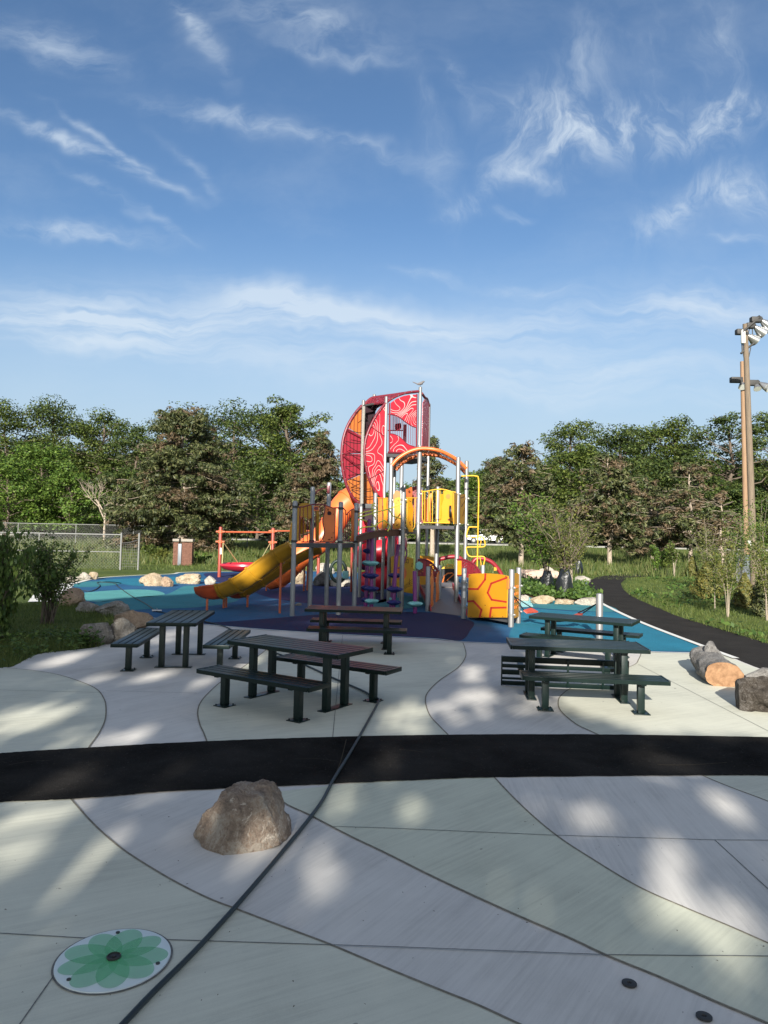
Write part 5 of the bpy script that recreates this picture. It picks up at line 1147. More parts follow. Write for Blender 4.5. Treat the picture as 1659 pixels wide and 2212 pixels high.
# bird on the tallest post
bp = H + Vector((0, 0, .0)); t = thing('bird', 'small grey bird perched on the tallest post of the tower', 'bird', tuple(bp))
BIRD = mat('bird_feather', (0.15, 0.14, 0.14), .7, .2, var=.25, vscale=30)
mb = MB(); q = [(-.13, .085), (-.09, .09), (-.03, .10), (.04, .125), (.085, .17), (.115, .185), (.15, .175)]
mb.tube([bp + Vector((a, 0, b_)) for a, b_ in q], [.006, .03, .052, .055, .036, .032, .005], 10); mb.tube([bp + Vector((-.10, 0, .10)), bp + Vector((-.20, .01, .14)), bp + Vector((-.27, .02, .17))], [.02, .018, .008], 6); mb.build('body', BIRD, t, sharp=80)
for s in (-.018, .018): MB().tube([bp + Vector((.01, s, .085)), bp + Vector((.012, s, .0))], .006, 5).build('leg', IRON, t)
# ------------------------------------------------------------------ vegetation helpers
def np_mesh(name, V, nper, mats, parent=None, mi=None, smooth=False):
    V = np.asarray(V, dtype=np.float32); n = len(V) // nper; me = bpy.data.meshes.new(name)
    me.vertices.add(len(V)); me.vertices.foreach_set('co', V.ravel())
    me.loops.add(len(V)); me.loops.foreach_set('vertex_index', np.arange(len(V), dtype=np.int32))
    me.polygons.add(n); me.polygons.foreach_set('loop_start', np.arange(0, len(V), nper, dtype=np.int32)); me.polygons.foreach_set('loop_total', np.full(n, nper, dtype=np.int32))
    for m_ in (mats if isinstance(mats, (list, tuple)) else [mats]): me.materials.append(m_)
    if mi is not None: me.polygons.foreach_set('material_index', np.asarray(mi, dtype=np.int32))
    me.update(calc_edges=True); me.validate()
    ob = bpy.data.objects.new(name, me); COL.objects.link(ob)
    if parent is not None: ob.parent = parent
    return ob
def leaf_quads(C, Nn, size, aspect, rs, droop=None):
    """pointed leaf faces at centres C facing Nn"""
    n = len(C); Nn = Nn / (np.linalg.norm(Nn, axis=1, keepdims=True) + 1e-6)
    r_ = rs.normal(size=(n, 3)); T = r_ - Nn * (r_ * Nn).sum(1, keepdims=True); T /= np.linalg.norm(T, axis=1, keepdims=True) + 1e-6
    if droop is not None:
        T = T * (1 - droop) + np.array([0, 0, -1.0]) * droop; T /= np.linalg.norm(T, axis=1, keepdims=True) + 1e-6
    B = np.cross(Nn, T); B /= np.linalg.norm(B, axis=1, keepdims=True) + 1e-6
    s = size[:, None] / 2; w = s * aspect
    V = np.empty((n, 4, 3)); V[:, 0] = C - T * s; V[:, 1] = C + B * w - T * s * .1; V[:, 2] = C + T * s; V[:, 3] = C - B * w - T * s * .1
    return V.reshape(-1, 3)
def limb(mb, a, b, r0, r1, rnd, bend=.12, n=5, segs=4):
    a, b = Vector(a), Vector(b); L = (b - a).length; pts = []
    off = [Vector((rnd.uniform(-1, 1), rnd.uniform(-1, 1), rnd.uniform(-.3, 1))) * L * bend for _ in range(segs - 1)]
    for i in range(segs + 1):
        f = i / segs; p = a.lerp(b, f)
        if 0 < i < segs: p += off[i - 1] * math.sin(f * math.pi)
        pts.append(p)
    mb.tube(pts, [r0 + (r1 - r0) * i / segs for i in range(segs + 1)], n, caps=False); return pts
def decid(seed, h, w, name, label, leaf=LF_DEC, bark=BARK, bole=.12, tiers=9, nl=13000, lsize=(.27, .48), flat=.34, airy=0.0, top=1.0, group=None, loc=(0, 0, 0), cat='tree'):
    rnd = random.Random(seed); rs = np.random.RandomState(seed); t = thing(name, label, cat, loc, 0, group)
    mb = MB(); lean = Vector((rnd.uniform(-.05, .05) * h, rnd.uniform(-.05, .05) * h, h * .86)); tr = limb(mb, (0, 0, -.1), lean, h * .022, h * .006, rnd, .05, 8, 6)
    cl = []
    def onto(f):
        i = min(5, int(f * 6)); return tr[i].lerp(tr[i + 1], f * 6 - i)
    nb = 5 * tiers
    for k in range(nb):
        f = bole + (1 - bole) * ((k + rnd.random()) / nb); base = onto(min(.985, f * .93)); az = k * 2.399 + rnd.uniform(-.5, .5)
        prof = math.sin(min(1, max(.12, (f - bole) / (1 - bole) * .80 + .18)) * math.pi) ** .65
        ln = w / 2 * prof * rnd.uniform(.65, 1.12); rise = h * rnd.uniform(.06, .16) * (1.1 - .4 * (1 - f))
        tip = base + Vector((math.cos(az) * ln, math.sin(az) * ln, rise)); tip.z = min(tip.z, h * (.985 - .02 * rnd.random()) - .25 * ln * (f > .8) * .6)
        pts = limb(mb, base, tip, h * .0085 * (1.2 - f), h * .002, rnd, .10, 5, 4)
        for q, sz in ((pts[2], .8), (pts[3], .95), (pts[4], 1.0)):
            if rnd.random() < airy: continue
            j = Vector((rnd.uniform(-.6, .6), rnd.uniform(-.6, .6), rnd.uniform(-.2, .5))) * w * .07
            cl.append((q + j, w * rnd.uniform(.085, .155) * sz * (1 - .3 * airy)))
    for k in range(4): cl.append((tr[-1] + Vector((rnd.uniform(-1, 1) * w * .1, rnd.uniform(-1, 1) * w * .1, rnd.uniform(-.2, .9) * h * .07)), w * rnd.uniform(.07, .12)))
    mb.build('trunk', bark, t, local=True)
    tot = sum(c[1] ** 2 for c in cl); Cs, Ns = [], []
    for c, r_ in cl:
        k = max(12, int(nl * 1.5 * r_ * r_ / tot)); d = rs.normal(size=(k, 3)); d /= np.linalg.norm(d, axis=1, keepdims=True); rad = rs.uniform(.25, 1.0, size=(k, 1)) ** .5
        lump = 1 + .35 * np.sin(d[:, :1] * 5 + seed + c.x) * np.cos(d[:, 1:2] * 5 + c.y)
        p = d * rad * r_ * lump; p[:, 2] *= flat + .1; Cs.append(p + np.array(c)); Ns.append(d * .5 + np.array([0, 0, .75]) + rs.normal(size=(k, 3)) * .45)
    C = np.concatenate(Cs); N_ = np.concatenate(Ns); sz = rs.uniform(*lsize, size=len(C))
    np_mesh('crown', leaf_quads(C, N_, sz, .62, rs), 4, leaf, t); return t
def conifer(seed, h, w, label, brown=.35, base=.12, group=None, dens=1.0, loc=(0, 0, 0), bark=BARKP, name='pine_tree', lsz=(.26, .46)):
    rnd = random.Random(seed); rs = np.random.RandomState(seed); t = thing(name, label, 'tree', loc, 0, group)
    mb = MB(); tr = limb(mb, (0, 0, -.1), (rnd.uniform(-.03, .03) * h, rnd.uniform(-.02, .02) * h, h * .97), h * .022, h * .004, rnd, .025, 8, 6)
    Cs, Ns, Ms = [], [], []
    nw = int(h / .36)
    for k in range(nw):
        f = base + (1 - base) * (k + rnd.random() * .7) / nw; i = min(5, int(f * 6)); b0 = tr[i].lerp(tr[i + 1], f * 6 - i)
        prof = (1 - f) ** .55 * min(1, .72 + (f - base) * 1.5) + .06
        for j in range(rnd.choice((4, 5, 6))):
            az = rnd.uniform(0, 6.283); ln = w / 2 * prof * rnd.uniform(.68, 1.12); dr = rnd.uniform(-.30, .22) * ln + (.35 * ln if f > .8 else 0)
            tip = b0 + Vector((math.cos(az) * ln, math.sin(az) * ln, dr)); pts = limb(mb, b0, tip, max(.012, h * .0042 * (1.2 - f)), .010, rnd, .07, 4, 4)
            bro = rnd.random() < brown
            if rnd.random() > .93 * dens + .07 * dens: continue
            nt = max(3, int(ln * 3.4 * dens))
            for q in range(nt):
                ff = .30 + .72 * (q + rnd.random()) / nt; ii = min(3, int(ff * 4)); c = pts[ii].lerp(pts[ii + 1], min(1.05, ff * 4 - ii)); sp = ln * .20 * (1 - .3 * ff) + .10
                c = c + Vector((rnd.uniform(-sp, sp), rnd.uniform(-sp, sp), rnd.uniform(-.30, .30)))
                m_ = 17; d = rs.normal(size=(m_, 3)); d /= np.linalg.norm(d, axis=1, keepdims=True)
                Cs.append(np.array(c) + d * np.array([.30, .30, .17])); Ns.append(d + np.array([0, 0, .6])); Ms.append(np.full(m_, 1 if (bro or rnd.random() < brown * .3) else 0))
    mb.build('trunk', bark, t, local=True)
    C = np.concatenate(Cs); N_ = np.concatenate(Ns); sz = rs.uniform(*lsz, size=len(C))
    np_mesh('crown', leaf_quads(C, N_, sz, .30, rs), 4, [LF_PINE, LF_PINEB], t, mi=np.concatenate(Ms)); return t
def shrub(seed, h, w, label, name='shrub', leaf=LF_SHRUB, nst=14, nl=4200, ls=(.06, .11), bare=.28, droop=.35, cat='shrub', loc=(0, 0, 0), r0=.016, bark=BARK, tip=.35, spread=.16, upright=None):
    rnd = random.Random(seed); rs = np.random.RandomState(seed); t = thing(name, label, cat, loc); mb = MB(); Cs = []
    for k in range(nst):
        az = rnd.uniform(0, 6.283); out = w / 2 * rnd.uniform(.15, 1.0) ** .8; hh = h * rnd.uniform(.62, 1.0) * (1.0 - .22 * (out / (w / 2)) ** 2)
        base = Vector((rnd.uniform(-1, 1) * spread, rnd.uniform(-1, 1) * spread, -.03)); tp = Vector((math.cos(az) * out, math.sin(az) * out, hh)); mid = base.lerp(tp, .5) + Vector((-math.cos(az), -math.sin(az), 0)) * out * (.30 if cat == 'tree' else .16)
        pts = smooth_path([base, mid, tp], 5); mb.tube(pts, [r0 * (1 - .75 * i / (len(pts) - 1)) for i in range(len(pts))], 5, caps=False)
        for f in [bare + (1 - bare) * (i + rnd.random()) / 9 for i in range(9)]:
            i = min(len(pts) - 2, int(f * (len(pts) - 1))); p = pts[i].lerp(pts[i + 1], f * (len(pts) - 1) - i)
            e = p + Vector((rnd.uniform(-1, 1), rnd.uniform(-1, 1), rnd.uniform(.0, .9))) * tip * h * .28; mb.tube([p, p.lerp(e, .5) + Vector((0, 0, .03)), e], [r0 * .4, r0 * .3, r0 * .15], 4, caps=False)
            k_ = int(nl / nst / 9); u = rs.uniform(0, 1.1, size=(k_, 1)); q = np.array(p) * (1 - u) + np.array(e) * u + rs.normal(size=(k_, 3)) * h * .030; Cs.append(q)
    mb.build('stems', bark, t, local=True)
    C = np.concatenate(Cs); N_ = rs.normal(size=C.shape) + np.array([0, -.2, .9]); sz = rs.uniform(*ls, size=len(C))
    np_mesh('foliage', leaf_quads(C, N_, sz, .5, rs, droop), 4, leaf, t); return t
def at_base(u, v): g = G((u, v)); return g
def wtop(u, vtop, d): return W((u, vtop), d)

# ------------------------------------------------------------------ background trees (each placed by its own distance)
def put(fn, seed, u, vtop, d, wpx, label, **k):
    p = W((u, vtop), d); z = terrain(p.x, d); h = p.z - z; w = wpx * d / F * (1.3 if fn is decid else 1.12)
    return fn(seed, h, w, label=label, loc=(p.x, d, z), **k) if fn is not decid else decid(seed, h, w, k.pop('name', 'deciduous_tree'), label, loc=(p.x, d, z), **k)
BG = 'broadleaf trees behind the road'
put(decid, 101, 18, 858, 112, 190, 'tall broadleaf tree at the left edge of the skyline', group=BG, leaf=LF_DEC, nl=11000)
put(decid, 102, 128, 852, 118, 190, 'tall round topped tree, second from the left on the skyline', group=BG, leaf=LF_DEC2, nl=11000)
put(decid, 103, 215, 872, 114, 160, 'broadleaf tree with a sloping top left of the big pine', group=BG, leaf=LF_DEC, nl=9000, airy=.1)
put(decid, 104, 285, 905, 110, 150, 'thin crowned tree with sky gaps just left of the big pine', group=BG, leaf=LF_DEC2, nl=7500, airy=.2)
put(decid, 105, 500, 866, 116, 210, 'dark broadleaf tree rising behind the right side of the big pine', group=BG, leaf=LF_DEC2, nl=12000)
put(decid, 106, 580, 866, 112, 180, 'dense dark green tree between big pine and loose crowned tree', group=BG, leaf=LF_DEC2, nl=11000)
put(decid, 107, 630, 850, 104, 150, 'loose tall crown leaning right, highest tree left of the tower', group=BG, leaf=LF_DEC  , nl=8500, airy=.15, bole=.3)
put(decid, 120, 390, 880, 118, 190, 'broadleaf crown showing behind the very top of the big pine', group=BG, leaf=LF_DEC2, nl=9000)
put(decid, 108, 100, 955, 84, 180, 'sunlit bright green tree before the tall trees at far left', leaf=LF_LITE, nl=9000, lsize=(.22, .40), bole=.1)
put(decid, 121, 155, 1010, 80, 120, 'lower bright green tree right of the sunlit one at left', leaf=LF_LITE, nl=6000, lsize=(.2, .36), bole=.06)
put(decid, 109, 20, 985, 78, 130, 'light green tree at the extreme left edge above the bushes', leaf=LF_LITE, nl=6500, lsize=(.2, .36), bole=.08)
put(decid, 110, 1220, 900, 115, 170, 'airy umbrella topped tree left of centre in the right skyline', group=BG, leaf=LF_DEC, nl=7500, airy=.3, bole=.3)
put(decid, 111, 1335, 914, 110, 190, 'broad dense tree in the middle of the right skyline', group=BG, leaf=LF_DEC2, nl=11000)
put(decid, 112, 1410, 902, 114, 160, 'rounded tree right of the broad dense one', group=BG, leaf=LF_DEC, nl=9000)
put(decid, 113, 1475, 900, 110, 170, 'dense green tree nearest the timber poles on the left', group=BG, leaf=LF_DEC, nl=9500)
put(decid, 114, 1575, 880, 104, 170, 'tall open crowned tree directly behind the timber poles', group=BG, leaf=LF_DEC2  , nl=7000, airy=.35, bole=.25)
put(decid, 115, 1655, 885, 108, 150, 'open crowned tree at the right edge beyond the poles', group=BG, leaf=LF_DEC, nl=6500, airy=.3, bole=.25)
put(decid, 116, 1085, 985, 120, 130, 'small rounded tree at the low gap right of the tower', group=BG, leaf=LF_DEC2, nl=7000, bole=.1)
put(decid, 117, 1035, 1015, 118, 120, 'bright green low tree just right of the tower roof', leaf=LF_LITE, nl=6000, bole=.06)
put(decid, 118, 735, 1040, 92, 90, 'yellow green small tree behind the orange tube slide', leaf=LF_LITE, nl=5000, lsize=(.2, .36), bole=.05)
put(decid, 122, 880, 1040, 100, 110, 'small bright tree seen through the tower posts', leaf=LF_LITE, nl=5000, lsize=(.2, .36), bole=.05)
put(decid, 123, 1260, 960, 96, 170, 'mid green tree filling in under the umbrella topped tree', leaf=LF_DEC, nl=9000, bole=.06)
put(decid, 124, 1420, 990, 96, 180, 'mid green tree filling in behind the brown pines', leaf=LF_DEC2, nl=9000, bole=.06)
put(decid, 125, 560, 985, 96, 190, 'deep green tree low beside the right flank of the big pine', leaf=LF_DEC2, nl=10000, bole=.05)
put(decid, 126, 270, 1010, 100, 150, 'dark green tree low between the bright trees and the big pine', leaf=LF_DEC2, nl=8000, bole=.05)
put(decid, 127, 1600, 1040, 92, 150, 'dark green tree low behind the foot of the timber poles', leaf=LF_DEC2, nl=8000, bole=.05)
FILL = [(-20, 930, 'far left, low in the second row'), (70, 915, 'under the two tallest left crowns'), (180, 930, 'left of the bare grey tree, second row'), (250, 950, 'behind the bare grey tree'), (340, 925, 'close behind the left flank of the big pine'), (460, 920, 'close behind the right flank of the big pine'),
        (540, 930, 'below the dense dark tree, second row'), (650, 950, 'below the loose leaning crown'), (720, 1010, 'between brown pine and barrel tower'), (820, 1030, 'hidden low behind the barrel tower'), (980, 1000, 'at the right foot of the barrel tower'), (1055, 985, 'in the low notch of the skyline'), (1120, 1005, 'behind the sparse twin stemmed pine'), (1190, 965, 'left under the umbrella topped tree'),
        (1285, 965, 'right under the umbrella topped tree'), (1370, 950, 'below the broad dense tree'), (1440, 945, 'below the rounded tree'), (1520, 955, 'left of the open crown behind the poles'), (1610, 960, 'right of the open crown behind the poles'), (1680, 965, 'at the far right edge, second row')]
for i, (u, v, nm) in enumerate(FILL): put(decid, 150 + i, u, v + 34, 124 + (i * 5) % 9, 150, 'dark woodland tree ' + nm, group='woodland trees in the second row', leaf=LF_DEC2, nl=7500, lsize=(.5, .85), bole=.04, name='woodland_tree')
put(conifer, 201, 405, 884, 62, 330, 'very broad olive brown pine left of the slide, largest conifer', brown=.10, base=.06, dens=1.5, lsz=(.25, .44))
put(conifer, 202, 690, 930, 66, 150, 'browning pine just left of the barrel tower', brown=.5, base=.1, dens=1.25)
put(conifer, 203, 938, 945, 62, 110, 'dark pine partly hidden behind the barrel tower', brown=.15, base=.25, dens=.9)
put(conifer, 204, 1128, 958, 52, 230, 'sparse pine with twin pale stems right of the pipe climber', brown=.2, base=.2, dens=.85)
put(conifer, 205, 1078, 985, 109, 130, 'olive pine behind the white pickup truck', brown=.2, base=.1, dens=1.1)
put(conifer, 206, 1318, 985, 56, 220, 'brown pine with a bare forked trunk near the bend of the path', brown=.28, base=.2, dens=.95)
put(conifer, 207, 1490, 1000, 62, 200, 'thin half dead brown pine between bend and poles', brown=.38, base=.22, dens=.7)
put(conifer, 208, 1410, 1040, 66, 130, 'low browning pine between the two taller brown pines', brown=.3, base=.12, dens=.9)
put(conifer, 209, 640, 1020, 70, 130, 'dark olive pine low behind the swing frame', brown=.2, base=.05, dens=1.1)
put(conifer, 210, 1560, 1060, 60, 110, 'bare twigged brown pine left of the pole foot', brown=.8, base=.15, dens=.5)
# bare grey tree left of the big pine
rnd = random.Random(9); p = W((232, 995), 72); z = terrain(p.x, 72); t = thing('dead_tree', 'bare grey twiggy tree left of the big pine', 'tree', (p.x, 72, z)); mb = MB(); hh = p.z - z
def twig(a, d_, L, r_, n):
    b = a + d_ * L; mb.tube([a, a.lerp(b, .5) + Vector((rnd.uniform(-.06, .06), rnd.uniform(-.06, .06), .05)) * L, b], [r_, r_ * .8, r_ * .55], 5, caps=False)
    if n > 0:
        for _ in range(3 if n > 1 else 4):
            d2 = (d_ + Vector((rnd.uniform(-.8, .8), rnd.uniform(-.8, .8), rnd.uniform(-.2, .5)))).normalized(); twig(a.lerp(b, rnd.uniform(.5, 1)), d2, L * rnd.uniform(.55, .8), r_ * .55, n - 1)
twig(Vector((0, 0, -.1)), Vector((0, 0, 1)), hh * .40, .14, 4); mb.build('branches', BARKP, t, local=True)
# low bushes along the far side of the road
bush_spots = [(-30, 1059, 109, 202), (70, 1051, 110, 202), (160, 1055, 108, 189), (250, 1044, 111, 202), (340, 1050, 109, 189), (470, 1045, 110, 216), (600, 1053, 108, 202), (740, 1051, 110, 202), (860, 1066, 109, 189), (985, 1062, 111, 202),
              (1100, 1067, 109, 202), (1210, 1045, 110, 202), (1330, 1060, 108, 202), (1450, 1051, 111, 202), (1560, 1064, 109, 202), (1665, 1061, 110, 202)]
names = ['at the far left edge', 'under the left skyline', 'behind the left fence', 'left of the big pine', 'behind the big pine trunk', 'right of the big pine', 'behind the swing frame', 'behind the orange tube slide', 'behind the tower posts', 'left of the pickup truck',
         'right of the pickup truck', 'behind the young feathery tree', 'behind the forked brown pine', 'behind the bend of the path', 'left of the timber poles', 'right of the timber poles']
for i, ((u, v, d, wpx), nm) in enumerate(zip(bush_spots, names)):
    p = W((u, v), d); z = terrain(p.x, d); h = p.z - z; w = wpx * d / F; rs = np.random.RandomState(500 + i); t = thing('roadside_bush', 'thick green bush beyond the road, ' + nm, 'bush', (p.x, d, z), 0, 'bushes beyond the road')
    k = 5200; dd = rs.normal(size=(k, 3)); dd /= np.linalg.norm(dd, axis=1, keepdims=True); lump = 1 + .28 * np.sin(dd[:, :1] * 7 + i) * np.cos(dd[:, 2:] * 6 + i * 2) + .15 * np.sin(dd[:, 1:2] * 13)
    C = dd * (rs.uniform(.1, 1, size=(k, 1)) ** .4) * lump * np.array([w * .55, w * .4, h * .52]) + np.array([0, 0, h * .45]); C[:, 2] = np.abs(C[:, 2])
    np_mesh('foliage', leaf_quads(C, dd + np.array([0, -.1, .6]) + rs.normal(size=(k, 3)) * .4, rs.uniform(.38, .70, size=k), .6, rs), 4, (LF_DEC2, LF_DEC, LF_DEC2)[i % 3], t)
    mb = MB()
    for q in range(5): mb.tube([(rs.uniform(-.3, .3), rs.uniform(-.3, .3), -.1), (rs.uniform(-1, 1) * w * .25, rs.uniform(-.5, .5), h * .6)], [.05, .015], 5)
    mb.build('stems', BARK, t, local=True)

# ------------------------------------------------------------------ near planting
g = G((107, 1344)); shrub(301, 2.05, 1.75, 'leafy dark bush with many thin stems beside the boulder row', loc=(g.x, g.y, 0), nst=24, nl=5200, ls=(.05, .095), droop=.25, bare=.34)
g = G((-2, 1378)); shrub(302, 2.25, 1.9, 'large bush with drooping leaves cut by the left edge', loc=(g.x - .1, g.y, 0), nst=26, nl=6000, ls=(.08, .14), droop=.75, bare=.12)
g = G((88, 1245)); shrub(303, 3.6, 1.9, 'young light green tree behind the dark leafy bush', name='young_tree', leaf=LF_LITE, cat='tree', loc=(g.x, 23.5, 0), nst=9, nl=3000, ls=(.09, .16), bare=.3, droop=.2, r0=.03, spread=.06)
g = G((5, 1250)); shrub(304, 3.4, 2.0, 'young light green tree at the left edge behind the drooping bush', name='young_tree', leaf=LF_LITE, cat='tree', loc=(G((8, 1255)).x, 22.5, 0), nst=9, nl=3000, ls=(.09, .16), bare=.25, droop=.2, r0=.03, spread=.06)
# weeds at the foot of the boulder
g = G(zL(820, 1345)); rs = np.random.RandomState(5); mb = MB(); Cs = []
t = thing('weed', 'leafy green weed at the foot of the left boulder', 'plant', (g.x, g.y, 0))
for k in range(16):
    a = rs.uniform(0, 6.28); r_ = rs.uniform(.05, .32); e = Vector((math.cos(a) * r_, math.sin(a) * r_ * .6, rs.uniform(.12, .30))); mb.tube([(0, 0, 0), e * .6 + Vector((0, 0, .05)), e], [.006, .005, .003], 4); Cs.append(np.array(e) + rs.normal(size=(9, 3)) * np.array([.06, .05, .035]))
mb.build('stems', GR_BED, t, local=True); C = np.concatenate(Cs); np_mesh('leaves', leaf_quads(C, rs.normal(size=C.shape) * .5 + np.array([0, -.2, 1]), rs.uniform(.06, .12, size=len(C)), .55, rs), 4, GR_BED, t)

def inpoly(P, poly):
    x, y = P[:, 0], P[:, 1]; c = np.zeros(len(P), bool); n = len(poly)
    for i in range(n):
        x1, y1 = poly[i][0], poly[i][1]; x2, y2 = poly[i - 1][0], poly[i - 1][1]
        with np.errstate(divide='ignore', invalid='ignore'):
            c ^= ((y1 > y) != (y2 > y)) & (x < (x2 - x1) * (y - y1) / (y2 - y1 + 1e-12) + x1)
    return c
def blades(name, poly, n, h, w, m_, seed, zf=None, clump=0.0, lean=.35, near=1.0, keepout=(), bias=1.0):
    rs = np.random.RandomState(seed); A_ = np.array([(p[0], p[1]) for p in poly]); lo, hi = A_.min(0), A_.max(0); out = np.zeros((0, 2))
    while len(out) < n:
        u = rs.uniform(size=(n * 2, 2)); u[:, 1] = u[:, 1] ** bias; q = lo + u * (hi - lo); q = q[inpoly(q, A_)]
        for ko in keepout: q = q[~inpoly(q, ko)]
        if clump:
            f = np.sin(q[:, 0] * 1.7 + 1.3 * np.sin(q[:, 1] * .9)) * np.cos(q[:, 1] * 1.3 + np.sin(q[:, 0] * .8)); q = q[rs.uniform(size=len(q)) < 1 - clump * (.5 - .5 * f)]
        out = np.concatenate([out, q])
    q = out[:n]; hh = rs.uniform(h[0], h[1], size=n)
    hh *= .75 + .35 * np.sin(q[:, 0] * .9 + np.sin(q[:, 1] * .7) * 1.5); a = rs.uniform(0, 6.283, size=n); ww = rs.uniform(w[0], w[1], size=n) / 2
    z = np.array([zf(x, y) for x, y in q]) if zf else np.zeros(n); B = np.stack([q[:, 0], q[:, 1], z - .01], 1); D_ = np.stack([np.cos(a), np.sin(a), np.zeros(n)], 1); Ld = rs.normal(size=(n, 3)) * np.array([lean, lean, 0])
    V = np.empty((n, 4, 3)); V[:, 0] = B - D_ * ww[:, None]; V[:, 1] = B + D_ * ww[:, None]
    tipc = B + (np.array([0, 0, 1.0]) + Ld) * hh[:, None]; V[:, 2] = tipc + D_ * ww[:, None] * .15; V[:, 3] = tipc - D_ * ww[:, None] * .15
    return stuff(np_mesh(name, V.reshape(-1, 3), 4, m_))
bedL = [G(p) for p in [(-300, 1545), (-120, 1472), (0, 1444.5), (29, 1440.5), (83, 1414.5), (157, 1405.5), (215, 1397), (255, 1374), (262, 1345), (225, 1318), (170, 1304), (60, 1303), (-100, 1315), (-330, 1345)]]
blades('grass', bedL, 26000, (.06, .19), (.006, .014), GR_SHORT, 1, clump=.5, bias=1.3)
rs = np.random.RandomState(44); q = []
A_ = np.array([(p.x, p.y) for p in bedL]); lo, hi = A_.min(0), A_.max(0)
cand = lo + rs.uniform(size=(1500, 2)) * (hi - lo) * np.array([1, .5]); cand = cand[inpoly(cand, A_)][:170]; Cs = [np.array([x, y, 0]) + np.abs(rs.normal(size=(14, 3))) * np.array([0, 0, .07]) + rs.normal(size=(14, 3)) * np.array([.11, .09, .02]) + np.array([0, 0, .07]) for x, y in cand]
C = np.concatenate(Cs); stuff(np_mesh('groundcover', leaf_quads(C, rs.normal(size=C.shape) * .5 + np.array([0, -.1, 1]), rs.uniform(.05, .10, size=len(C)), .6, rs), 4, LF_SHRUB))
bedR = smooth_path(gp(bedp), 4, True); rs = np.random.RandomState(45); A_ = np.array([(p.x, p.y) for p in bedR]); lo, hi = A_.min(0), A_.max(0)
q = lo + rs.uniform(size=(9000, 2)) * (hi - lo); q = q[inpoly(q, A_)]; C = np.concatenate([q, (.05 + np.abs(rs.normal(size=(len(q), 1))) * .11 + .06 * np.sin(q[:, :1] * 3) * np.cos(q[:, 1:] * 2.4) + .06)], 1)
stuff(np_mesh('groundcover', leaf_quads(C, rs.normal(size=C.shape) * .6 + np.array([0, -.3, .9]), rs.uniform(.10, .20, size=len(C)), .6, rs), 4, GR_BED))
lawnR = [G(p) for p in [(1362, 1288), (1414, 1312), (1468, 1334), (1540, 1356), (1594, 1372.5), (1659, 1392), (1900, 1455), (2050, 1380), (1950, 1290), (1700, 1251), (1483, 1249), (1400, 1249), (1352, 1257), (1349, 1268)]]
blades('grass', lawnR, 42000, (.06, .17), (.010, .022), GR_SHORT, 2, zf=lambda x, y: -.03, clump=.35, bias=2.0)
rs = np.random.RandomState(46); A_ = np.array([(p.x, p.y) for p in lawnR]); lo, hi = A_.min(0), A_.max(0); q = lo + rs.uniform(size=(7000, 2)) ** np.array([1, 1.2]) * (hi - lo); q = q[inpoly(q, A_)]
nz = np.array([noise.noise(Vector((x * .22, y * .16, 3))) for x, y in q]); q = q[nz > -.02]; C = np.concatenate([q, .03 + np.abs(rs.normal(size=(len(q), 1))) * .07], 1)
stuff(np_mesh('groundcover', leaf_quads(C, rs.normal(size=C.shape) * .5 + np.array([0, -.2, 1]), rs.uniform(.10, .22, size=len(C)), .6, rs), 4, GR_BED))
verge = [Vector((x, y, 0)) for x, y in ((-38, 33.5), (-20, 36.5), (-10, 39.6), (-3, 41), (6, 40.5), (12, 38.5), (15, 40), (22, 40), (34, 39), (40, 46), (-40, 46))]
blades('grass', verge, 30000, (.07, .2), (.02, .04), GR_SHORT, 3, zf=lambda x, y: -.03)
meadow = [Vector((x, y, 0)) for x, y in ((-22, 44), (-8, 44.5), (3, 43.5), (14, 42), (24, 43), (40, 44), (60, 60), (70, 86), (-48, 86), (-34, 66), (-26, 52))]
blades('meadow_grass', meadow, 60000, (.26, .66), (.03, .07), GR_TALL, 4, zf=terrain, clump=.35, bias=1.25, lean=.25)
yard = [Vector((x, y, 0)) for x, y in ((-50, 40), (-26, 40.5), (-24, 46), (-28, 60), (-44, 86), (-90, 86))]
blades('meadow_grass', yard, 9000, (.12, .35), (.03, .06), GR_TALL, 5, zf=terrain)
# leafy scrub at the foot of the pines, each clump a bush
scr_ = [((330, 1178), 50, 60, 'beside the left gate post'), ((430, 1200), 47, 60, 'right of the brick pillar'), ((350, 1190), 46, 40, 'left of the brick pillar'), ((560, 1200), 56, 110, 'behind the basket swing'), ((655, 1195), 60, 90, 'behind the slide legs'), ((1215, 1212), 50, 50, 'in the meadow left of the forked pine'), ((1440, 1195), 52, 60, 'in the meadow left of the small evergreen')]
for i, ((u, v), d, wpx, nm) in enumerate(scr_):
    p = W((u, v), d); z = terrain(p.x, d); shrub(600 + i, p.z - z + .2, wpx * d / F, 'leafy green scrub ' + nm, name='scrub_bush', leaf=(LF_DEC, LF_LITE, LF_OLIVE)[i % 3], nst=12, nl=2200, ls=(.12, .24), bare=.05, droop=.2, cat='bush', loc=(p.x, d, z), r0=.02)
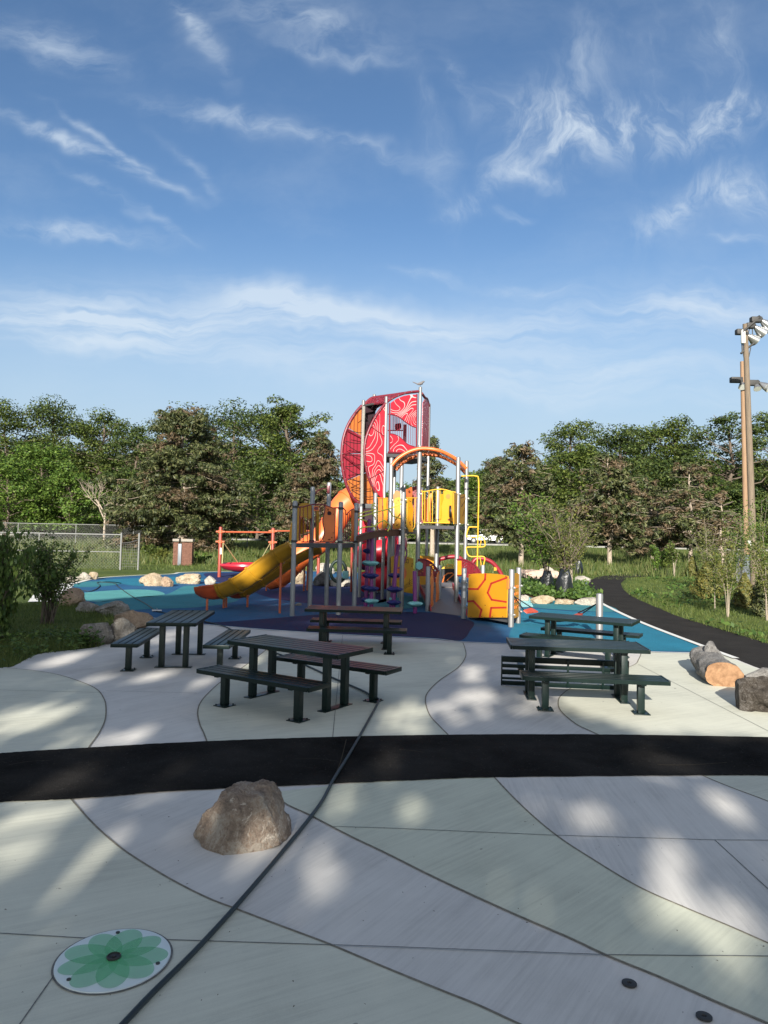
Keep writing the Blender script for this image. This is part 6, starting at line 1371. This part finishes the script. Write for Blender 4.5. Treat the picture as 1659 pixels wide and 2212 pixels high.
# right-hand saplings and evergreens
g = G((1181.6, 1281)); shrub(401, 4.3, 2.6, 'young feathery bright green tree standing in the left black bag', name='young_tree', leaf=LF_LITE, cat='tree', loc=(g.x, g.y, 0), nst=5, nl=2600, ls=(.09, .17), bare=.5, droop=.2, r0=.045, spread=.03, tip=.5)
g2_ = G((1219, 1293)); shrub(402, 3.9, 3.0, 'slender multi stemmed young tree in the right black bag', name='young_tree', leaf=LF_OLIVE, cat='tree', loc=(g2_.x, g2_.y, 0), nst=16, nl=2600, ls=(.06, .11), bare=.38, droop=.2, r0=.024, spread=.08, tip=.5)
gb_ = G((1234, 1293)); shrub(403, 3.4, 1.6, 'thin white stemmed sapling right of the black bags', name='young_tree', leaf=LF_OLIVE, cat='tree', loc=(gb_.x, gb_.y, 0), nst=3, nl=600, ls=(.06, .11), bare=.5, droop=.2, r0=.034, spread=.05, bark=BIRCH)
g4 = G((1247, 1240)); shrub(404, 3.4, 2.6, 'bushy young tree in the distant black bag', name='young_tree', leaf=LF_OLIVE, cat='tree', loc=(g4.x, g4.y, 0), nst=9, nl=1500, ls=(.08, .14), bare=.3, droop=.2, r0=.03, spread=.08)
def bag(g, h, r_, label):
    rows = []; n = 22
    for i, z in enumerate((0, .12, .3, .5, .7, .85, .97, 1.0)):
        rows.append([(g.x + math.cos(2 * math.pi * k / n) * r_ * (.86 + .16 * math.sin(z * 5) + .10 * math.sin(3 * k + i) * (.4 + z)) * (1 - .35 * max(0, z - .7) / .3), g.y + math.sin(2 * math.pi * k / n) * r_ * (.9 + .08 * math.cos(5 * k + i)), h * z + (.05 * math.sin(4 * k) if i > 5 else 0)) for k in range(n)])
    mb = MB(); mb.loft(rows, True); tag(mb.build('tree_bag', BAG, sharp=50), label, 'tree bag', 'black watering bags round young trees')
bag(g, .85, .27, 'black plastic bag round the foot of the feathery tree'); bag(g2_, 1.05, .30, 'taller black plastic bag round the multi stemmed young tree'); bag(g4, .85, .33, 'distant black bag by the bend of the dark path')
gx_ = G((1416, 1231)); shrub(405, 2.1, 2.0, 'small bright green tree by the far end of the path', name='young_tree', leaf=LF_LITE, cat='tree', loc=(gx_.x, gx_.y, -.03), nst=7, nl=1300, ls=(.12, .22), bare=.15, r0=.03, spread=.05)
gx_ = G((1456.6, 1246)); shrub(406, 2.5, 1.0, 'thin sapling with dark leaves on a pale stem near the path bend', name='young_tree', leaf=LF_DEC, cat='tree', loc=(gx_.x, gx_.y, -.03), nst=4, nl=700, ls=(.10, .18), bare=.62, r0=.03, spread=.03, bark=BIRCH)
for (u, v, hh, ww, lab, sd) in ((1495, 1246, 1.15, .75, 'small conical evergreen at the top of the lawn', 1), (1527.7, 1293, 1.35, 1.25, 'bushy evergreen in the middle of the sapling group', 2), (1608.7, 1313, 1.1, .8, 'golden green conical evergreen in front of the timber poles', 3), (1650, 1330, 1.45, .8, 'dark evergreen at the right edge below the poles', 4), (1550, 1262, 1.2, 1.2, 'rounded evergreen behind the white stemmed saplings', 5)):
    g_ = G((u, v)); rs = np.random.RandomState(700 + sd); t = thing('small_evergreen', lab, 'evergreen', (g_.x, g_.y, -.03), 0, 'small evergreens on the right lawn'); k = 2600
    f = rs.uniform(0, 1, size=k); a = rs.uniform(0, 6.283, size=k); rad = ww / 2 * (1 - f) ** .75 * (np.abs(rs.normal(size=k)) * .18 + .82) * (1 + .22 * np.sin(a * 5 + f * 17)) * np.where(f < .12, .55 + f * 3.5, 1); C = np.stack([np.cos(a) * rad, np.sin(a) * rad, .05 + f * hh], 1)
    np_mesh('foliage', leaf_quads(C, np.stack([np.cos(a), np.sin(a), np.full(k, .5)], 1) + rs.normal(size=(k, 3)) * .4, rs.uniform(.07, .16, size=k), .35, rs, -.5), 4, LF_EVER if sd != 4 else LF_PINE, t); mb = MB(); mb.tube([(0, 0, -.05), (0, 0, hh * .9)], [.03, .008], 6); mb.build('trunk', BARK, t, local=True)
for (u, v, vt, lab, lf, wd, nst, sd, nl) in ((1573, 1331, 1121, 'slender sapling with pale bark and yellow green leaves', LF_OLIVE, 1.3, 6, 1, 1500), (1544, 1314, 1190, 'small thin sapling left of the pale barked one', LF_DEC, .7, 3, 2, 500), (1657, 1338, 1115, 'leaning white stemmed sapling at the right edge', LF_OLIVE, 1.3, 4, 3, 1300), (1600, 1290, 1075, 'yellow leaved young tree in front of the timber poles', LF_LITE, 1.6, 7, 4, 1500), (1640, 1300, 1060, 'taller yellow leaved tree right of the poles', LF_LITE, 1.5, 7, 5, 1500), (1530, 1275, 1110, 'brownish thin twiggy young tree left of the poles', LF_OLIVE, 2.0, 9, 6, 1100)):
    g_ = G((u, v)); p = W((u, vt), g_.y); shrub(420 + sd, p.z + .03, wd, lab, name='young_tree', leaf=lf, cat='tree', loc=(g_.x, g_.y, -.03), nst=nst, nl=nl, ls=(.055, .10), bare=.36, droop=.2, r0=.0095, spread=.035, bark=BIRCH, tip=.4)

# ------------------------------------------------------------------ timber poles with flood lights
def lamp(parent, p, aim, size, glassy=True):
    aim = Vector(aim).normalized(); q = p + aim * size
    L = MB(); L.tube([p - aim * size * .35, p - aim * size * .02], [size * .22, size * .20], 14); o = L.build('floodlight', IRON, parent)
    L = MB(); L.tube([p, p + aim * size * .25, p + aim * size * .7, q], [size * .14, size * .24, size * .42, size * .50], 20, caps=False); L.build('reflector', ALU, o)
    L = MB(); L.tube([q - aim * .012, q], [size * .485, size * .485], 20); L.build('glass', GLASSW, o); return o
d1 = G((1630, 1271)).y; base = G((1630, 1271)); topp = W((1609.5, 700), d1)
t = thing('flood_light_pole', 'weathered brown timber pole topped with cone flood lights, right edge', 'light pole', (base.x, base.y, -.03))
MB().tube([(base.x, base.y, -.1), base.lerp(topp, .5), topp], [.175, .14, .108], 18).build('pole', POLEW, t)
def PT(zf, x, y, d=None, off=0.0): return W(zf(x, y), (d or d1) + off)
mb = MB(); mb.tube([PT(zP, 440, 880), PT(zP, 680, 705)], .05, 8); mb.tube([PT(zP, 300, 470, off=-.2), PT(zP, 620, 200, off=-.2)], .05, 8); mb.tube([PT(zP, 270, 500), PT(zP, 290, 1000)], .035, 8); mb.tube([PT(zP, 545, 380), PT(zP, 560, 760)], .022, 6); mb.tube([PT(zP, 470, 400), PT(zP, 440, 520)], .022, 6)
mb.tube([PT(zP, 505, 880), PT(zP, 455, 1120)], .022, 6); mb.tube([PT(zP, 300, 1000), PT(zP, 330, 1140)], .022, 6); mb.tube([PT(zP, 250, 1035), PT(zP, 340, 955)], .05, 8); mb.build('crossarm', IRON, t)
mb = MB()
for x, y, s in ((238, 480, .42), (635, 165, .50), (490, 320, .40)): p = PT(zP, x, y); mb.box(tuple(p), (s, .3, .26), bevel=.05)
mb.build('ballast_box', IRON, t)
for x, y, x2, y2, s in ((770, 180, 960, 330, .62), (600, 340, 830, 520, .56), (420, 560, 610, 690, .52)):
    a = PT(zP, x, y); b = PT(zP, x2, y2, off=.10); lamp(t, a, (b - a), s)
mb = MB(); mb.box(tuple(PT(zP, 305, 600, off=-.15)), (.16, .14, .62), bevel=.02); mb.build('junction_box', WHITEL, t)
c = W(zP7(587, 1885), d1 - .25); mb = MB(); mb.box(tuple(c), (.14, .08, .22), bevel=.01); mb.build('junction_box', WHITEL, t)
d2 = 39.0; base2 = W((1614, 1256), d2); base2.z = -.05; top2 = W((1603.5, 781), d2)
t = thing('flood_light_pole', 'lighter orange brown timber pole standing behind the weathered one', 'light pole', (base2.x, d2, -.03))
MB().tube([(base2.x, base2.y, -.1), base2.lerp(top2, .5), top2], [.15, .13, .11], 18).build('pole', POLEL, t)
mb = MB(); mb.tube([PT(zP, 75, 1730, d2), PT(zP, 600, 1790, d2)], .06, 8); mb.build('crossarm', IRON, t)
mb = MB()
for x, y, s in ((130, 1715, .62), (540, 1790, .62)): mb.box(tuple(PT(zP, x, y, d2, -.1)), (s, .3, .3), bevel=.05)
mb.build('ballast_box', IRON, t)
for x, y, x2, y2, s in ((270, 1760, 285, 1850, .42), (640, 1800, 670, 1910, .40), (720, 1780, 870, 1870, .42), (780, 1870, 900, 1920, .40)):
    a = PT(zP, x, y, d2, -.1); b = PT(zP, x2, y2, d2, -.25); lamp(t, a, (b - a), s)
sl0, sl1 = W(zG(1400, 1450), 37.0), W(zG(1400, 1130), 37.0)
t = thing('corrugated_sheet', 'grey corrugated sheet panel at the foot of the timber poles', 'metal sheet', (sl0.x, 37, -.03)); rows = [[], []]
for i in range(33): x = sl0.x - .42 + .84 * i / 32; yq = 37 + .03 * math.sin(i * 1.6); rows[0].append((x, yq, -.05)); rows[1].append((x, yq, sl1.z))
mb = MB(); mb.loft(rows); mb.loft([[(x, y + .01, z) for x, y, z in r_] for r_ in rows]); mb.build('sheet', STEELG, t); mb = MB()
for x in (-.44, .44): mb.tube([(sl0.x + x, 37.06, -.1), (sl0.x + x, 37.06, sl1.z + .1)], .03, 8)
mb.build('post', STEELW, t)

# ------------------------------------------------------------------ fences, gate, pillar, truck
def chain_fence(label, pts, h, step=3.0, zf=terrain, mid=False, mesh=.16, name='chain_link_fence', rail=True):
    p0 = Vector(pts[0]); t = thing(name, label, 'fence', (p0.x, p0.y, zf(p0.x, p0.y))); mbr, mbw = MB(), MB()
    for a, b in zip(pts, pts[1:]):
        a, b = Vector(a), Vector(b); L = (b - a).length; n = max(1, round(L / step))
        for i in range(n + 1):
            q = a.lerp(b, i / n); z = zf(q.x, q.y); MB().tube([(q.x, q.y, z - .1), (q.x, q.y, z + h)], .04, 8).build('post', STEELW, t)
        z0, z1_ = zf(a.x, a.y), zf(b.x, b.y); A3, B3 = Vector((a.x, a.y, z0)), Vector((b.x, b.y, z1_))
        if rail: mbr.tube([A3 + Vector((0, 0, h - .03)), B3 + Vector((0, 0, h - .03))], .032, 8)
        if mid: mbr.tube([A3 + Vector((0, 0, h * mid)), B3 + Vector((0, 0, h * mid))], .022, 6)
        k = int(L / mesh)
        for i in range(-int(h / mesh), k + int(h / mesh)):
            for s in (1, -1):
                x0 = i * mesh; x1 = x0 + s * h; f0, f1 = 0.0, 1.0
                lo_, hi_ = sorted((x0, x1))
                if hi_ < 0 or lo_ > L: continue
                ta = max(0, min(1, (0 - x0) / (x1 - x0))); tb = max(0, min(1, (L - x0) / (x1 - x0))); ta, tb = sorted((ta, tb))
                if s == -1 and x0 > L: pass
                c = lambda f: A3.lerp(B3, max(0, min(1, (x0 + (x1 - x0) * f) / L))) + Vector((0, 0, .04 + (h - .06) * f))
                if tb - ta < .02: continue
                mbw.tube([c(ta), c(tb)], .0042, 3, caps=False)
    if mbr.v: mbr.build('rail', STEELW, t)
    mbw.build('wire_mesh', WIRE, t); return t
gl, gr = W((259.5, 1229), 38.6), W((298, 1229), 38.8)
chain_fence('near chain link fence with middle rail running left from the gate', [(-34, 36.5, 0), (gl.x, 38.6, 0)], 1.85, 4.5, mid=.5)
t = thing('gate', 'open netted gate between two pale posts left of the brick pillar', 'gate', (gl.x, 38.7, -.03))
for q in (gl, gr): MB().tube([(q.x, q.y, -.1), (q.x, q.y, 1.9)], .05, 10).build('post', STEELW, t)
mb = MB(); mb.tube([(gl.x, gl.y, 1.35), ((gl.x + gr.x) / 2, 38.7, 1.40), (gr.x, gr.y, 1.55)], .03, 8); mb.build('bar', IRON, t); mb = MB()
for i in range(1, 9): f = i / 9; mb.tube([(gl.x + (gr.x - gl.x) * f, 38.7, .0), (gl.x + (gr.x - gl.x) * f, 38.7, 1.36)], .006, 4)
for i in range(1, 10): mb.tube([(gl.x, 38.7, i * .145), (gr.x, 38.7, i * .145)], .006, 4)
mb.build('net', WIRE, t)
chain_fence('tall far chain link fence along the road on the left', [(-40, 70, 0), (-13, 71, 0)], 2.0, 5.3)
chain_fence('far chain link fence behind the swing frame', [(-13, 86, 0), (-2.5, 86.5, 0)], 2.3, 3.4)
chain_fence('far chain link fence beyond the road on the right', [(5, 106.5, 0), (62, 107.5, 0)], 2.0, 6, mesh=.3)
pb_ = W((393, 1231), 44.0); t = thing('brick_pillar', 'old brick pillar stub with pale caps and a grey plate', 'pillar', (pb_.x, 44, -.03))
for x, w_, zt in ((-.36, .30, 1.38), (.30, .62, 1.38)):
    mb = MB(); n = int(zt / .075)
    for i in range(n): mb.box((pb_.x + x + .008 * (i % 2), 44, .035 + i * .075), (w_, .42, .066), bevel=.006)
    mb.build('brick_stack', BRICK, t); MB().box((pb_.x + x, 44, zt + .10), (w_ + .08, .5, .15), bevel=.02).build('cap', CAPST, t)
MB().box((pb_.x - .10, 43.86, .62), (.20, .3, 1.3), bevel=.01).build('plate', STEELG, t)
# truck
px0, px1 = W((1005, 1173), 98).x, W((1083, 1173), 98).x; L = px1 - px0; cx_ = (px0 + px1) / 2; zr = .97
t = thing('pickup_truck', 'white four door pickup parked on the far road', 'truck', (cx_, 98, zr)); k = L / 5.4
TW = mat('white_car_paint', (0.78, 0.78, 0.76), .3, .5, var=.03, coat=.4); GL = mat('dark_glass', (0.02, 0.024, 0.028), .08, .6, var=.05)
def side(pts, y0, y1): mb = MB(); mb.prism([(cx_ + x * k, 98 + y0, zr + z) for x, z in pts], (0, y1 - y0, 0)); return mb
body = [(-2.68, .48), (-2.70, .98), (-1.15, 1.06), (-1.0, 1.10), (1.0, 1.10), (1.1, 1.05), (2.62, 1.04), (2.72, .95), (2.72, .50), (2.45, .42), (2.33, .72), (2.05, .86), (1.75, .72), (1.62, .40), (-1.15, .40), (-1.28, .72), (-1.58, .86), (-1.88, .72), (-2.0, .42)]
side(body, -.9, .9).build('body', TW, t); cab = [(-1.02, 1.09), (-.35, 1.80), (.95, 1.84), (1.05, 1.09)]; side(cab, -.80, .80).build('cab', TW, t)
for w_ in ([(-.80, 1.14), (-.28, 1.70), (.12, 1.73), (.12, 1.14)], [(.22, 1.14), (.22, 1.73), (.86, 1.74), (.92, 1.14)]): side(w_, -.815, -.80).build('window', GL, t)
side([(-1.05, 1.12), (-.40, 1.76), (-.36, 1.76), (-1.0, 1.12)], -.72, .72).build('windscreen', GL, t)
for x in (-1.58, 2.05):
    for y in (-.82, .82):
        mb = MB(); mb.tube([(cx_ + x * k, 98 + y - .13, zr + .38), (cx_ + x * k, 98 + y + .13, zr + .38)], .39, 20); w_ = mb.build('wheel', BLACKP, t); MB().tube([(cx_ + x * k, 98 + y - .15, zr + .38), (cx_ + x * k, 98 + y + .15, zr + .38)], .21, 16).build('rim', ALU, w_)
side([(-2.72, .42), (-2.72, .62), (-2.60, .62), (-2.60, .42)], -.9, .9).build('bumper', IRON, t); side([(2.66, .42), (2.66, .60), (2.78, .60), (2.78, .42)], -.9, .9).build('bumper', IRON, t)
side([(2.69, .72), (2.69, 1.0), (2.735, 1.0), (2.735, .72)], -.86, -.66).build('tail_light', REDPL, t); side([(-2.71, .78), (-2.71, .93), (-2.66, .93), (-2.66, .78)], -.86, -.6).build('headlight', GLASSW, t)

# ------------------------------------------------------------------ the trees behind the viewer whose shade falls over the plaza
SHADE = [(-22, 0), (-22, 18), (-12, 20.6), (-9, 22.0), (-6.5, 25.0), (-5, 27.5), (-1.5, 29.2), (1.0, 30.5), (1.9, 27.6), (2.6, 22.5), (2.75, 17), (2.75, 13), (2.3, 11), (2.6, 9.7), (3.2, 8.7), (4, 8.3), (8, 7.9), (13, 7.8), (13, 0)]
HOLES = [(60, 1555, 95, 22, -14), (300, 1592, 42, 11, -20), (50, 1785, 110, 44, -32), (165, 1848, 125, 27, -36), (170, 1740, 60, 14, -20), (440, 1865, 30, 45, 12), (515, 1792, 95, 45, 0), (702, 1845, 30, 58, 8), (330, 1722, 50, 16, -10), (745, 1718, 32, 13, -20), (883, 1755, 30, 22, 0), (1275, 1772, 46, 18, 0),
         (1442, 1850, 36, 42, 25), (1568, 1738, 46, 30, 35), (1530, 1985, 110, 40, 25), (1430, 1940, 50, 26, 30), (1018, 1452, 26, 13, 0), (1020, 1500, 34, 11, 0), (860, 1545, 36, 15, 0), (540, 1432, 30, 7, -30), (330, 1462, 40, 7, -14), (215, 1465, 30, 8, -14), (430, 1478, 26, 8, -20), (160, 1680, 60, 26, -30), (1420, 1650, 75, 24, 8), (870, 1590, 70, 12, 0), (835, 1640, 30, 16, 0),
         (130, 1425, 60, 8, -12), (1300, 1530, 80, 22, 15), (1420, 1560, 90, 20, 12), (1540, 1575, 90, 14, 5), (700, 1345, 50, 4, 0), (1235, 1425, 60, 10, 0), (600, 1300, 40, 5, 0)]
HG = []
for u, v, ru, rv, rot in HOLES:
    a = R(rot); c = G((u, v)); e1 = G((u + ru * math.cos(a), v + ru * math.sin(a))) - c; e2 = G((u - rv * math.sin(a), v + rv * math.cos(a))) - c
    e1 *= 1 + .03 / e1.length; e2 *= 1 + .15 / e2.length
    HG.append((c.x, c.y, np.linalg.inv(np.array([[e1.x, e2.x], [e1.y, e2.y]]))))
rs = np.random.RandomState(77); SP = np.array(SHADE); NLEAF = 56000
q = np.stack([rs.uniform(-22, 13, NLEAF * 2), rs.uniform(0, 30.5, NLEAF * 2)], 1); q = q[inpoly(q, SP)][:NLEAF]
keep = np.ones(len(q), bool)
for cx0, cy0, M_ in HG:
    e = (q - np.array([cx0, cy0])) @ M_.T; r2 = (e ** 2).sum(1); keep &= ~(rs.uniform(size=len(q)) < np.clip(1.5 - r2 * .8, 0, 1) ** .6)
nz = np.array([noise.noise(Vector((x * .55, y * .45, 9.0))) for x, y in q]); edge = np.array([noise.noise(Vector((x * 1.6, y * 1.3, 2.0))) for x, y in q])
keep &= ~((nz > .30) & (rs.uniform(size=len(q)) < .75) & (q[:, 1] > 7.6) & (q[:, 1] < 18)); q = q[keep]
yplane = -15 + rs.uniform(-2.5, 2.5, size=len(q)); tt = (q[:, 1] - yplane) / SUN_D.y
C = np.stack([q[:, 0] - SUN_D.x * tt, yplane, -SUN_D.z * tt], 1)
for i, (lo_, hi_, lab) in enumerate(((-40, -9, 'tall leafy tree behind the viewpoint, left of the pair shading the plaza'), (-9, 40, 'tall leafy tree behind the viewpoint, right of the pair shading the plaza'))):
    s = C[(C[:, 0] >= lo_) & (C[:, 0] < hi_)]; cxm = float(np.median(s[:, 0])); t = thing('shade_tree', lab, 'tree', (cxm, -15, -.03)); s = s - np.array([cxm, -15, -.03])
    np_mesh('crown', leaf_quads(s, rs.normal(size=s.shape) + np.array([0, .5, .2]), rs.uniform(.26, .46, size=len(s)), .62, rs), 4, LF_DEC, t); mb = MB(); rnd = random.Random(i)
    tr = limb(mb, (0, -.6, -.1), (0, 0, 11), .38, .12, rnd, .03, 10, 6)
    for k in range(14): e = s[rnd.randrange(len(s))]; b_ = tr[rnd.choice((3, 4, 5))]; limb(mb, b_, e, .10, .02, rnd, .06, 6, 4)
    mb.build('trunk', BARK, t, local=True)
